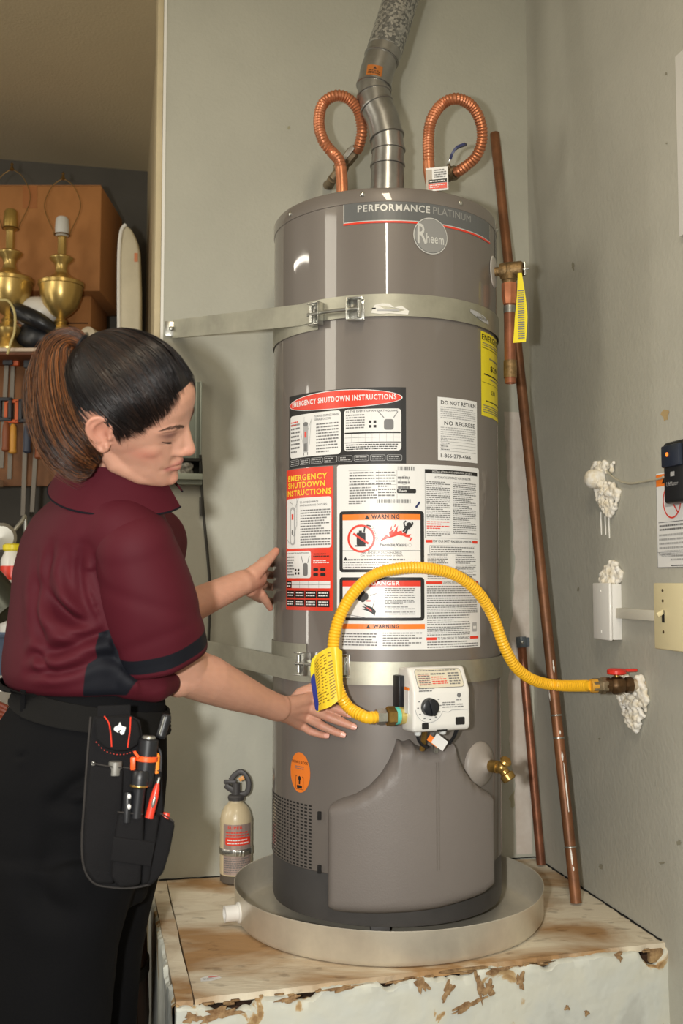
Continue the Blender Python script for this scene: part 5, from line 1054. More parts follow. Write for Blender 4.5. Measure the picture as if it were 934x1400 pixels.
limb(skin, [RWR, lerp(RWR, S3(421, 967, .02), .5), S3(414, 974, .018)], [.024, .019, .014], 20)
T0_ = S3(398, 966, .030); T1_ = S3(411, 948, .026); T2_ = S3(425, 941, .018); T3_ = S3(438, 939, .012)
limb(skin, [RWR+np.array([.006, 0, .006]), T0_, T1_, T2_, T3_], [.020, .016, .0125, .0105, .0085], 18)
# left hand: thumb up the side, fingers round the back of the tank
LP = U(352, 790, 2.185)
limb(skin, [LW, lerp(LW, LP, .5), LP], [.027, .025, .021], 22)
TH = [U(346, 785, 2.15), U(360, 772, 2.165), U(370, 762, 2.185), U(377.5, 753.5, 2.20)]; limb(skin, TH, [.0185, .0135, .0105, .0085], 18)
for i, (yy_, dz, t_end) in enumerate(((768, 0, -1.93), (783, 0, -2.0), (798, 0, -1.97), (815, 0, -1.80))):
    th0 = -1.40+.02*i; zc_ = U(365, yy_, 2.26)[2]; zz2 = [zc_, zc_-.001-.003*i, zc_-.003-.004*i]
    k1 = cyl(th0-.06, zz2[0], HR+.024); k2 = cyl((th0+t_end)/2-.05, zz2[1], HR+.019); k3 = cyl(t_end, zz2[2], HR+.0115)
    kk = U(361-2*i*.8, yy_+1, 2.215+.008*i); limb(skin, [LW+(LP-LW)*.5+np.array([0, .01, -.006*i]), kk, k1, k2, k3], [.017, .0135, .0108, .0095, .0078], 16)
lt = [U(357, 812, 2.20), U(364, 822, 2.215), U(369.5, 831, 2.232)]; limb(skin, lt, [.0105, .009, .0075], 14)
V, F, E = fuse(skin, .0021, 3)
# facial modelling in head-local space
L = HL(V); near = (np.linalg.norm(V-HO, axis=1) < .22)
wf = near*np.clip((L[:, 0]-.012)/.02, 0, 1); V = relax(V, E, 8, .5, wf); L = HL(V)
def push(c, r, d, sym=True):
    for s_ in ((-1, 1) if sym else (1,)):
        c2_ = np.array([c[0], c[1]*s_, c[2]]); d2 = np.array([d[0], d[1]*s_, d[2]]); rr = np.array(r if hasattr(r, '__len__') else [r]*3)
        w_ = np.exp(-(((L-c2_)/rr)**2).sum(1)); w_[~near] = 0; L[:] += w_[:, None]*d2
push((.086, .022, .104), (.010, .006, .007), (-.0020, 0, 0))      # inner eye socket
push((.080, .034, .0895), (.012, .013, .004), (-.0022, 0, 0))     # under the eye
push((.078, .033, .1125), (.012, .014, .0022), (-.0026, 0, 0))    # lid fold
push((.088, .017, .055), (.010, .005, .012), (-.0015, 0, 0))      # nasolabial
push((.082, .030, .040), (.010, .005, .006), (-.003, 0, 0))       # mouth corner
push((.092, 0, .0265), (.010, .015, .005), (-.0035, 0, 0), False) # below the lower lip
push((.097, 0, .0545), (.008, .003, .006), (-.0015, 0, 0), False) # philtrum
push((-.006, .084, .098), (.009, .008, .011), (0, -.005, 0))      # concha
# lip line
for q in spline([(.078, -.0245, .0405), (.0880, -.012, .0430), (.0940, 0, .0424), (.0880, .012, .0430), (.078, .0245, .0425)], 26): push(tuple(q), (.009, .003, .0014), (-.0011, 0, 0), False)
Vn = HO+HS*((L-np.array([0, 0, .1]))@HM.T); V[near] = Vn[near]
wsm = near*.6; V = relax(V, E, 1, .4, wsm.astype(float))
L = HL(V)
# nails: small raised plates
base = np.array(lin((196, 147, 124))[:3]); colr = np.tile(base, (len(V), 1))
nz = np.sin(V[:, 0]*210+np.sin(V[:, 2]*170)*2)*np.sin(V[:, 2]*190+V[:, 1]*160); colr *= (1+.03*nz)[:, None]
def tint(w_, c):
    global colr
    w_ = np.clip(w_, 0, 1)[:, None]; colr = colr*(1-w_)+np.array(lin(c)[:3])*w_
def gl(c, r): return np.exp(-(((L-np.array(c))/np.array(r))**2).sum(1))*near
for s_ in (-1, 1):
    tint(.45*gl((.060, s_*.055, .070), (.03, .02, .012)), (196, 112, 96)); tint(.9*gl((.078, s_*.032, .106), (.013, .016, .0075)), (112, 76, 70)); tint(.35*gl((-.008, s_*.085, .1), (.03, .02, .03)), (206, 124, 104))  # eyelid shade painted into the skin colour, beside cheek and ear flush
tint(.5*gl((.104, 0, .070), (.012, .013, .010)), (206, 122, 104)); tint(.35*gl((.085, 0, .015), (.02, .02, .012)), (204, 128, 110))
for q in list(ulp)+list(llp): tint(.38*gl(q+np.array([.003, 0, 0]), (.008, .003, .0032)), (158, 84, 80))
tint(.8*gl((.093, -.0075, .0625), (.004, .003, .0020)), (110, 60, 50)); tint(.7*gl((-.001, -.080, .094), (.005, .006, .006)), (140, 80, 62))  # nostril shade painted into the colour; ear hollow tinted darker
for J_, r_ in [(S3(*P[i]), .009) for P in RH.values() for i in (0, 1, 2)]:
    tint(.35*np.exp(-(np.linalg.norm(V-J_-np.array([0, -.008, 0]), axis=1)/r_)**2), (200, 128, 110))
for P in RH.values(): tint(.5*np.exp(-(np.linalg.norm(V-S3(*P[3]), axis=1)/.009)**2), (222, 140, 120))
tint(.45*np.exp(-(np.linalg.norm(V-TH[3], axis=1)/.015)**2), (220, 130, 108)); tint(.35*np.exp(-(np.linalg.norm(V-(LP+np.array([.01, -.02, -.02])), axis=1)/.03)**2), (216, 138, 118)); tint(.5*np.exp(-(np.linalg.norm(V-lt[2], axis=1)/.012)**2), (214, 120, 100))
m_skin = mat('skin', (208, 158, 132), .48, attr='tint', bump=.12, bscale=420, sub=.12, spec=.42)
person = thing('person', 'dark haired person in maroon polo shirt and black trousers reaching towards the water heater', 'person', (-.42, 1.79, 0))
g = M(); g.v = [tuple(p) for p in V]; g.f = F; body = obj('body', g, m_skin, person, sharp=180)
ca = body.data.color_attributes.new('tint', 'FLOAT_COLOR', 'POINT'); ca.data.foreach_set('color', np.hstack([colr, np.ones((len(colr), 1))]).astype(np.float32).ravel())
from mathutils.bvhtree import BVHTree
HB = BVHTree.FromPolygons([Vector(p) for p in V], F)
def snap(p, off=.0006):
    q, nn_, i, d = HB.find_nearest(Vector(p)); nn_ = np.array(nn_); 
    if nn_.dot(np.array(q)-HO) < 0: nn_ = -nn_
    return np.array(q)+nn_*off
for (tip, dr, r_) in NAILS:
    vd = unit(np.array([.0, 0, H])-tip); up2 = unit(np.array([sin(-.3), -cos(-.3), 0])*1.0+np.array([0, 0, .25])); up2 = unit(up2-dr*up2.dot(dr)); sd = np.cross(dr, up2); g = M(); VV = []
    for i in range(7):
        for j in range(5):
            a_ = (j-2)/2*.8; u_ = -.0035+.0105*i/6*1.0; w_ = (1 if i not in (0, 6) else .75); VV.append(tip+dr*u_+(up2*cos(a_*w_)+sd*sin(a_*w_))*(r_*1.06-.0002*i))
    g.add(VV, [(i*5+j, i*5+j+1, (i+1)*5+j+1, (i+1)*5+j) for i in range(6) for j in range(4)]); obj('fingernail', g, mat('nail', (226, 172, 156), .25, coat=.3), body)
# eyelashes and brows
m_hair = mat('dark_hair', (30, 25, 24), .38, spec=.5)
for s_, nm in ((-1, 'eyelashes'), (1, 'eyelashes')):
    Ec = np.array([.0635, s_*.0315, .1030]); P = []
    for a_ in np.linspace(-.95, .95, 18):
        el = -.36-.34*cos(a_*1.45); P.append(snap(HW([Ec+.0165*np.array([cos(el)*cos(a_), s_*-sin(a_)*cos(el), sin(el)])])[0], .0002))
    P = [snap(q, .0007) for q in spline(relax(np.array(P), np.array([(i, i+1) for i in range(17)]), 3)[::3], 18)]; g = M(); tube(g, P, [.0003+.00065*sin(pi*(i+1)/19) for i in range(18)], 6)
    for i in range(2, 17):
        d_ = unit(HW([(1.1, s_*(-.1+.5*(9-i)/9*-1), -.75)])[0]-HW([(0, 0, 0)])[0]); tube(g, [P[i], P[i]+d_*.0018, P[i]+d_*.0034+np.array([0, 0, .0005])], [.00025, .0002, .00008], 4)
    obj(nm, g, m_hair, body)
    g = M(); bp_ = spline([(.090, s_*.011, .1145), (.089, s_*.020, .1175), (.085, s_*.033, .1215), (.077, s_*.045, .1205), (.068, s_*.053, .116)], 60); rr3 = random.Random(2)
    for i in range(190):
        u_ = rr3.random(); k_ = int(u_*55); wd = .0036*(sin(pi*min(1, u_*.9+.12))**.6); q = bp_[k_]+np.array([0, 0, rr3.uniform(-wd, wd)]); q2 = bp_[min(59, k_+5)]+np.array([0, 0, rr3.uniform(-wd, wd)*.5+.0006]); a_ = snap(HW([q])[0], .0005); b_ = snap(HW([q2])[0], .0009); tube(g, [a_, b_], [.00035, .00012], 3, caps=False)
    obj('eyebrow', g, mat('brow_hair', (84, 62, 50), .6), body)
# ---------------------------------------------------------------- hair
zhx = np.array([-.11, -.07, -.045, -.032, -.024, -.016, 0, .008, .014, .020, .030, .043, .055, .064, .072, .077]); zhz = np.array([.035, .035, .045, .075, .112, .127, .130, .126, .104, .090, .098, .109, .121, .133, .147, .160])
def zh(x): return np.interp(x, zhx, zhz)
HC0 = Vector(HW([CRC])[0])
def esurf(d, off):
    d = d/np.linalg.norm(d); t = 1/math.sqrt(((d/CRR)**2).sum())
    if d[0] > .25 and d[2] > -.35:
        wd_ = HM@d; hit = HB.ray_cast(HC0, Vector(wd_))
        if hit[0] is not None and hit[3]/HS > t: t = min(hit[3]/HS, t+.012)
    return CRC+d*t+unit(d/CRR**2)*off
hair_thick = lambda z: .0035+.0035*np.clip((z-.10)/.08, 0, 1)
g = M(); nth, nph = 90, 60; V2 = []; ok = []
for i in range(nph+1):
    ph = pi*(i+.0)/nph
    for j in range(nth):
        t = 2*pi*j/nth; d = np.array([sin(ph)*cos(t), sin(ph)*sin(t), cos(ph)])*CRR; q = esurf(d, 0); lim = zh(q[0]); e_ = np.clip((q[2]-lim)/.050, 0, 1)
        V2.append(esurf(d, -.0006+(hair_thick(q[2])-.0038)*e_)); ok.append(q[2] > lim+.005)
F2 = []
for i in range(nph):
    for j in range(nth):
        q = (i*nth+j, i*nth+(j+1) % nth, (i+1)*nth+(j+1) % nth, (i+1)*nth+j)
        if all(ok[v] for v in q): F2.append(q)
used = sorted({v for q in F2 for v in q}); ix = {v: i for i, v in enumerate(used)}; g.v = [tuple(p) for p in HW([V2[v] for v in used])]; g.f = [tuple(ix[v] for v in q) for q in F2]
scalp_col = [(24, 20, 20)]*len(g.v)
TIE = HL(U(117, 476, 1.60)); TIEw = U(119, 474, 1.60)
rs = random.Random(9); cols_ = [lin((26, 22, 22))[:3]]*len(g.v); vr = []
def strand(path, r0, col, n=3, taper=True):
    k = len(path); o = len(g.v); rad = [r0*(1 if not taper else max(.25, 1-abs(2*i/(k-1)-1)**3*.6))*(.2 if i == 0 else .6 if i == 1 else 1) for i in range(k)]
    tube(g, path, rad, n, caps=False); cols_.extend([lin(col)[:3]]*(len(g.v)-o))
tdir = unit((TIE-CRC))
def scalp_strand(x0, side, lift, jit=0, up=0):
    z0 = zh(x0)+.0005+up; dx = (x0-CRC[0])/CRR[0]; dz = (z0-CRC[2])/CRR[2]; yy2 = max(0, 1-dx*dx-dz*dz)
    d0_ = np.array([x0-CRC[0], side*CRR[1]*math.sqrt(yy2), z0-CRC[2]]); a_ = unit(d0_); b_ = tdir; om = math.acos(np.clip(a_.dot(b_), -1, 1)); path = []
    for i in range(13):
        t = i/12; d = (sin((1-t)*om)*a_+sin(t*om)*b_)/sin(om); d = d+np.array([0, 0, .10*sin(pi*t)*max(0, d0_[2]/.1)])+(np.array([.10, side*.05, .34])*sin(pi*t**.7)*(1 if .006 < x0 < .034 and z0 < .122 else 0))+jit*np.array([0, side*sin(pi*t), cos(2*t)])*.05
        q = esurf(d, 0); th_ = .0008+(hair_thick(q[2])+lift)*min(1, t*2.6+.03+max(0, up)*28)*(1-.35*max(0, t-.85)/.15)
        path.append(esurf(d, th_))
    return HW(path)
for i in range(2600):
    side = -1 if rs.random() < .72 else 1; x0 = rs.choice([rs.uniform(-.085, .0765), rs.uniform(.01, .077)]); up = rs.gauss(.001, .005) if rs.random() < .55 else rs.uniform(0, .07)
    if zh(x0)+up > CRC[2]+CRR[2]*math.sqrt(max(0, 1-((x0-CRC[0])/CRR[0])**2))-.0005: up = 0
    if ((x0-CRC[0])/CRR[0])**2+((zh(x0)-CRC[2])/CRR[2])**2 > .99: x0 *= .93
    c = rs.choice([(16, 13, 13), (24, 19, 18), (34, 26, 22), (20, 16, 16), (12, 11, 12)]); 
    if x0 > .04 and rs.random() < .2: c = (50, 34, 26)
    strand(scalp_strand(x0, side, rs.uniform(-.0015, .0012), rs.uniform(-1, 1), up), rs.uniform(.0005, .0009), c)
for i in range(1100):
    side = -1 if rs.random() < .62 else 1; x0 = rs.uniform(.045, .0785); up = rs.gauss(0, .006) if rs.random() < .6 else rs.uniform(0, .03); x0 = min(x0, CRC[0]+CRR[0]*math.sqrt(max(0, 1-((zh(x0)+up-CRC[2])/CRR[2])**2))-.0003)
    strand(scalp_strand(x0, side, rs.uniform(-.001, .0014), rs.uniform(-1, 1), up), rs.uniform(.0004, .0008), rs.choice([(16, 13, 13), (30, 22, 20), (52, 37, 29), (20, 16, 16)]))
for i in range(500):
    x0 = rs.uniform(.012, .076); up = rs.gauss(-.003, .004); strand(scalp_strand(x0, -1, -.002, rs.uniform(-1.5, 1.5), up)[:6], rs.uniform(.0002, .00035), rs.choice([(92, 64, 48), (70, 48, 38), (48, 34, 28)]))
# flyaways at the hairline
for i in range(10):
    x0 = rs.uniform(.01, .03); p = scalp_strand(x0, -1, 0)[0]; d_ = (HW([(rs.uniform(-.2, .5), -.15, -rs.uniform(.2, 1))])[0]-HW([(0, 0, 0)])[0]); strand([p, p+d_*.010, p+d_*.018+np.array([0, -.001, 0])], .00022, (60, 44, 36))
Cp = [U(120, 474, 1.60), U(98, 462, 1.595), U(78, 476, 1.59), U(71, 512, 1.585), U(75, 558, 1.58), U(90, 598, 1.58), U(116, 628, 1.585), U(134, 640, 1.59)]
cp_s = spline(Cp, 40); pT = np.gradient(cp_s, axis=0); wd = np.interp(np.linspace(0, 1, 40), [0, .1, .25, .45, .65, .8, .92, 1], [.009, .014, .022, .034, .041, .042, .032, .012])
def pony(a_, b_, u0, u1, jit, r0, col, out=0):
    path = []
    for u_ in np.linspace(u0, u1, 15):
        i = min(39, int(u_*39)); t = unit(pT[i]); s1 = unit(np.cross(t, (0, 1, 0))); w = wd[i]*(1+jit*sin(u_*7+a_*5)*.12); q = cp_s[i]+s1*a_*w+np.array([0, 1, 0])*b_*w*.75
        q = q+np.array([sin(u_*9+b_*4)*.0025, 0, 0])+s1*out*max(0, u_-.5)**2
        path.append(q)
    strand(path, r0, col)
g_core = len(g.v); o = len(g.v); tube(g, cp_s[:36], wd[:36]*.52, 20, flat=.8); cols_.extend([lin((18, 13, 11))[:3]]*(len(g.v)-o))
for i in range(3400):
    t = rs.uniform(0, 2*pi); rr = math.sqrt(rs.uniform(.12, 1)); a_, b_ = rr*cos(t), rr*sin(t)
    hl = .5+.5*sin(a_*6+1.2)
    c = rs.choice([(112, 64, 32), (88, 50, 27), (142, 86, 42)] if rs.random() < .22+.36*hl else [(34, 22, 16), (54, 32, 20), (24, 17, 14), (66, 38, 22)])
    pony(a_, b_, rs.uniform(0, .12), rs.uniform(.66, 1), rs.uniform(-1.4, 1.4), rs.uniform(.0005, .001), c, rs.uniform(-.02, .05) if rs.random() < .2 else 0)
for i in range(420):
    t = rs.uniform(0, 2*pi); rr = rs.uniform(1.0, 1.14); pony(rr*cos(t), rr*sin(t), rs.uniform(.1, .5), rs.uniform(.6, 1), rs.uniform(-2, 2), .00035, rs.choice([(130, 84, 48), (90, 56, 32), (60, 38, 24)]), rs.uniform(-.06, .10))
m_h = mat('hair', (40, 30, 26), .36, attr='haircol', spec=.42)
hair = obj('hair', g, m_h, person, sharp=180); hair.data.validate()
ca = hair.data.color_attributes.new('haircol', 'FLOAT_COLOR', 'POINT')
cc = np.array(cols_)[:len(hair.data.vertices)]; ca.data.foreach_set('color', np.hstack([cc, np.ones((len(cc), 1))]).astype(np.float32).ravel())
g = M(); 
for k_ in range(3): q = cp_s[0]+(cp_s[3]-cp_s[0])*(.3*k_+.1); lathe(g, [(.0125, -.003), (.0155, 0), (.0125, .003)], q, unit(pT[1]), 20)
obj('hair_tie', g, mat('black_elastic', (18, 18, 22), .6), person)

# ---------------------------------------------------------------- shirt
TW = math.radians(28)
def torso_section(ypx, xl, xr, b, Yc, n=48, yz=None, p=2.15):
    A_ = U(xl, ypx, Yc); B_ = U(xr, ypx, Yc); c = (A_+B_)/2; E = (B_[0]-A_[0])/2; bb_ = min(b, E*.92/max(.01, sin(TW))); a_ = math.sqrt(max(.0016, E*E-(bb_*sin(TW))**2))/cos(TW)
    P = []
    for j in range(n):
        t = 2*pi*j/n; u_ = a_*np.sign(cos(t))*abs(cos(t))**(2/p); v_ = b*np.sign(sin(t))*abs(sin(t))**(2/p)
        P.append(c+np.array([u_*cos(TW)-v_*sin(TW), u_*sin(TW)+v_*cos(TW), 0]))
    return P
def loft(g, secs, m=None):
    n = len(secs[0]); V = [p for s_ in secs for p in s_]; k = len(secs)
    g.add(V, [(i*n+j, i*n+(j+1) % n, (i+1)*n+(j+1) % n, (i+1)*n+j) for i in range(k-1) for j in range(n)]+[tuple(range(n))[::-1], tuple((k-1)*n+j for j in range(n))], m)
ROWS = [(662, 110, 205, .070, 1.74), (676, 80, 214, .108, 1.750), (690, 56, 222, .146, 1.760), (708, 38, 230, .166, 1.775), (735, 27, 238, .168, 1.785), (780, 20, 244, .158, 1.80), (820, 18, 248, .155, 1.80), (860, 14, 248, .150, 1.80), (895, 9, 246, .150, 1.80), (918, 8, 244, .150, 1.80), (934, 13, 238, .146, 1.80), (942, 26, 226, .135, 1.80)]
sh = M(); loft(sh, [torso_section(*r_) for r_ in ROWS])
limb(sh, [U(120, 705, 1.74), U(165, 722, 1.665), RS+np.array([.0, .004, .0])], [.05, .060, .064], 28)
limb(sh, [NB+np.array([0, .05, -.06]), LS], [.06, .072], 24)
HEMc = lerp(RS, RE, .80); HEMc = U(220, 893, 1.745); axS = unit(HEMc-RS); Ls = np.linalg.norm(HEMc-RS)
a1, b1_, _ = frame(axS, (0, 1, 0)); 
S_ = []
for i, t in enumerate(np.linspace(0, 1, 14)):
    c = RS+(HEMc-RS)*t; r_ = .070+.006*sin(pi*t)+.006*t; S_.append([c+(a1*cos(u_)*r_*.98+b1_*sin(u_)*r_*1.04) for u_ in np.linspace(0, 2*pi, 40, endpoint=False)])
SLV = S_; SC = RS+np.array([.0, .003, -.004])
LH = lerp(LS, LE, .78); limb(sh, [LS, lerp(LS, LH, .6), LH], [.072, .068, .066], 24)
# lower front blouse fold
limb(sh, [U(176, 935, 1.69), U(212, 940, 1.72), U(232, 934, 1.76)], [.026, .026, .020], 18)
V, F, E = fuse(sh, .0042, 9)
n_ = len(V)
# vertex normals
def vnormals(V, F):
    N_ = np.zeros_like(V); Fq = np.array([f for f in F if len(f) == 4]); nn_ = np.cross(V[Fq[:, 2]]-V[Fq[:, 0]], V[Fq[:, 3]]-V[Fq[:, 1]])
    for k_ in range(4): np.add.at(N_, Fq[:, k_], nn_)
    N_ /= np.linalg.norm(N_, axis=1)[:, None]+1e-12; c = V.mean(0)
    return N_ if ((V-c)*N_).sum() > 0 else -N_
N_ = vnormals(V, F)
def pix(V):
    d = V[:, 1]*cp+(V[:, 2]-H)*sp; u_ = -V[:, 1]*sp+(V[:, 2]-H)*cp; return np.stack([467+FPX*V[:, 0]/d, 700-FPX*u_/d], 1)
# creases: polylines on the near side, laid out on the body's own X-Z plane
def xz(x, y): p = U(x, y, 1.60); return p[[0, 2]]
Vs = V[:, [0, 2]]; nearside = 1/(1+np.exp((V[:, 1]-1.76)/.02)); onarm = None
tS = (V-RS)@axS; rS = np.linalg.norm(V-RS-tS[:, None]*axS, axis=1); sleeve = (tS > .02) & (rS < .088) & (V[:, 1] < 1.9) & (tS < Ls+.03)
disp = np.zeros(n_)
def crease(pts, w, depth, where=None, ridge=.6):
    P = spline([xz(*p) for p in pts], 24); d = np.full(n_, 9.); tt = np.zeros(n_)
    for i in range(len(P)-1):
        a_, b_ = P[i], P[i+1]; ab = b_-a_; t = np.clip(((Vs-a_)@ab)/(ab@ab+1e-12), 0, 1); dd_ = np.linalg.norm(Vs-a_-t[:, None]*ab, axis=1); k_ = dd_ < d; d[k_] = dd_[k_]; tt[k_] = ((i+t)/(len(P)-1))[k_]
    e = (np.exp(-(d/w)**2)*depth-np.exp(-((d-w*2.2)/(w*1.5))**2)*depth*ridge)*(np.sin(pi*np.clip(tt*.84+.08, 0, 1))**1.3)*np.exp(-(np.maximum(0, d-w*4)/w))
    if where is not None: e = e*where
    disp[:] -= e*nearside*1.35
ns = (~sleeve).astype(float); sl_ = sleeve.astype(float)
crease([(48, 800), (62, 828), (92, 850), (130, 862)], .011, .016, ns)
crease([(44, 898), (75, 890), (110, 878), (140, 866)], .008, .010, ns)
crease([(106, 745), (99, 780), (104, 815), (118, 845)], .008, .010, ns)
crease([(86, 752), (84, 790), (96, 822), (120, 848)], .007, .007, ns)
crease([(62, 742), (54, 775), (52, 800)], .007, .005, ns)
crease([(20, 926), (45, 924), (80, 921), (118, 908)], .006, .007, ns)
crease([(36, 760), (34, 810), (40, 860), (60, 905)], .008, .006, ns)
crease([(22, 905), (34, 898), (50, 912), (62, 926)], .006, .006, ns)
crease([(70, 860), (95, 872), (130, 868)], .007, .007, ns)
crease([(124, 765), (136, 800), (150, 850), (163, 900)], .007, .006)
crease([(150, 770), (172, 810), (186, 870)], .012, .004, sl_)
crease([(205, 760), (222, 800), (236, 850)], .010, .004, sl_)
crease([(110, 900), (150, 905), (175, 925), (215, 930)], .008, .008, ns)
V = V+N_*disp[:, None]
# blouse hangs in a soft roll at the hem
V = relax(V, E, 1)
tS = (V-RS)@axS; rS = np.linalg.norm(V-RS-tS[:, None]*axS, axis=1)
m_mar = mat('maroon_polo', (74, 15, 27), .8, bump=.06, bscale=900, spec=.22); m_navyf = mat('navy_panel', (14, 16, 24), .85, spec=.2, bump=.06, bscale=900)
def clothmat():
    m = bpy.data.materials.new('two_tone_polo'); m.use_nodes = True; nt = m.node_tree; N = nt.nodes; L_ = nt.links; b = N['Principled BSDF']; b.inputs['Roughness'].default_value = .72; b.inputs['Specular IOR Level'].default_value = .25
    at = N.new('ShaderNodeAttribute'); at.attribute_name = 'panel'; r = N.new('ShaderNodeValToRGB'); r.color_ramp.elements[0].position = .49; r.color_ramp.elements[1].position = .51; r.color_ramp.elements[0].color = lin((74, 14, 27)); r.color_ramp.elements[1].color = lin((14, 16, 24)); L_.new(at.outputs['Fac'], r.inputs[0]); L_.new(r.outputs[0], b.inputs['Base Color'])
    tc = N.new('ShaderNodeTexCoord'); n = N.new('ShaderNodeTexNoise'); n.inputs['Scale'].default_value = 900; L_.new(tc.outputs['Object'], n.inputs['Vector']); bp = N.new('ShaderNodeBump'); bp.inputs['Strength'].default_value = .06; bp.inputs['Distance'].default_value = .004; L_.new(n.outputs[0], bp.inputs['Height']); L_.new(bp.outputs[0], b.inputs['Normal']); return m
m_polo = clothmat()
P1 = np.array([xz(*p) for p in ((122, 868), (150, 860), (182, 872), (184, 925), (160, 958), (100, 958), (108, 912), (121, 904))])
def sdpoly(Q, P):
    d = np.full(len(Q), 9.); ins = np.zeros(len(Q), bool)
    for i in range(len(P)):
        a_, b_ = P[i-1], P[i]; ab = b_-a_; t = np.clip(((Q-a_)@ab)/(ab@ab), 0, 1); d = np.minimum(d, np.linalg.norm(Q-a_-t[:, None]*ab, axis=1))
        c_ = ((a_[1] > Q[:, 1]) != (b_[1] > Q[:, 1])) & (Q[:, 0] < (b_[0]-a_[0])*(Q[:, 1]-a_[1])/(b_[1]-a_[1]+1e-12)+a_[0]); ins ^= c_
    return np.where(ins, d, -d)
def setattr_(o, name, val):
    at = o.data.attributes.new(name, 'FLOAT', 'POINT'); at.data.foreach_set('value', np.clip(.5+np.asarray(val)*12, 0, 1).astype(np.float32))
sd = np.where(V[:, 1] < 1.80, sdpoly(V[:, [0, 2]], P1), -.05)
g = M(); g.v = [tuple(p) for p in V]; g.f = F; shirt = obj('shirt', g, m_polo, person, sharp=180); setattr_(shirt, 'panel', sd)
# right sleeve: an open tube of cloth with a navy band above the hem
rows_, nn2 = 46, 72; V5 = []; T5 = []
for side_ in (0, 1):
    for i in range(rows_):
        t = (-.42+1.42*i/(rows_-1)) if side_ == 0 else (1-.30*i/(rows_-1)); c = SC+(HEMc-SC)*t
        for j in range(nn2):
            u_ = 2*pi*j/nn2; tp = max(0, t); r_ = (.0670+.009*sin(pi*tp)+.0130*tp if t > 0 else math.sqrt(max(1e-6, .067**2-(t*Ls)**2)))+.0022*sin(3*u_+5*t)*tp+.0012*sin(7*u_-4*t)*tp-.0022*tp*math.exp(-((t-.80-.16*cos(u_-1))/.05)**2)-.002*math.exp(-((t-.45+.25*cos(u_+.6))/.06)**2)
            if side_ == 1: r_ -= .0028
            if t > .93: r_ += .0006
            V5.append(c+a1*cos(u_)*r_*.98+b1_*sin(u_)*r_*1.04); T5.append(t*Ls)
n5 = rows_*2; F5 = [(i*nn2+j, i*nn2+(j+1) % nn2, (i+1)*nn2+(j+1) % nn2, (i+1)*nn2+j) for i in range(n5-1) for j in range(nn2)]
g = M(); g.add(V5, F5); slv = obj('sleeve', g, m_polo, shirt, sharp=180); T5 = np.array(T5); setattr_(slv, 'panel', np.minimum(T5-(Ls-.036), (Ls-.010)-T5))
# collar
C1 = HW([(-.022, 0, .030)])[0]*.80+NB*.20; 
def ringp(c, nrm, ra, rb, fwd, ph):
    nrm = unit(nrm); f = unit(np.array(fwd)-nrm*np.dot(fwd, nrm)); s_ = np.cross(nrm, f); return c+f*ra*cos(ph)+s_*rb*sin(ph)
fw = np.array([cos(TW)*.95, sin(TW)*.6, -.35]); nk = unit(C1-NB+np.array([.0, 0, .05])); m_col = m_mar
g = M(); V3 = []; phs = np.linspace(.30, 2*pi-.30, 46)
for ph in phs:
    front = max(0, cos(ph))**1.5
    top_ = ringp(C1+nk*.000, nk, .071, .066, fw, ph)+np.array([0, 0, .010*(1-front)]); mid_ = ringp(C1-nk*.014, nk, .084, .079, fw, ph); bot = ringp(C1-nk*.054, nk, .108, .104, fw, ph)+np.array([.006, 0, -.012])*front*1.6
    inn = ringp(C1-nk*.03, nk, .066, .062, fw, ph); bi = bot-unit(bot-C1)*.004
    V3 += [inn, top_, mid_, bot, bi, mid_-unit(mid_-C1)*.005]
k = len(phs); F3 = [(i*6+j, i*6+(j+1) % 6, (i+1)*6+(j+1) % 6, (i+1)*6+j) for i in range(k-1) for j in range(5)]+[(0, 1, 2, 3, 4, 5), tuple((k-1)*6+j for j in range(6))[::-1]]
g.mats = []; g.add(V3, F3[:], m_col); 
g.mats = [m_col, m_navyf]; g.mi = [(1 if (q[0] % 6 == 0 and len(q) == 4) else 0) for q in g.f]
obj('collar', g, None, shirt, sharp=50)
g = M(); tube(g, [V3[i*6+3]+np.array([0, 0, -.0005]) for i in range(k)], .0016, 6); obj('collar_piping', g, m_navyf, shirt)
# ---------------------------------------------------------------- trousers
m_tr = mat('black_trousers', (11, 11, 13), .9, bump=.15, bscale=300, spec=.15)
PR_ = [(938, 28, 222, .135, 1.80), (960, 20, 223, .14, 1.80), (1000, -6, 224, .155, 1.80), (1060, -28, 224, .165, 1.80), (1120, -38, 218, .165, 1.80), (1180, -40, 206, .16, 1.80), (1230, -38, 196, .15, 1.80)]
pa_ = M(); loft(pa_, [torso_section(*r_, p=2.4) for r_ in PR_])
def leg(dy, sh_, sp_x):
    S_ = []
    for yp, xl, xr in ((1150, 0, 210), (1212, 5, 197), (1275, 10, 181), (1333, 8, 170), (1400, 6, 164), (1480, 4, 158), (1560, 2, 150), (1660, 10, 140), (1735, 16, 140)):
        A_ = U(xl, yp, 1.79); B_ = U(xr, yp, 1.79); c = (A_+B_)/2+np.array([sh_, dy, 0]); rx = (B_[0]-A_[0])/2*sp_x
        S_.append([c+np.array([rx*cos(t), min(.085, rx*.95)*sin(t), 0]) for t in np.linspace(0, 2*pi, 36, endpoint=False)])
    loft(pa_, S_)
leg(-.09, .0, 1); leg(.09, .012, 1)
V, F, E = fuse(pa_, .006, 5); N_ = vnormals(V, F); Vs = V[:, [0, 2]]; n_ = len(V); disp = np.zeros(n_); nearside = 1/(1+np.exp((V[:, 1]-1.79)/.02))
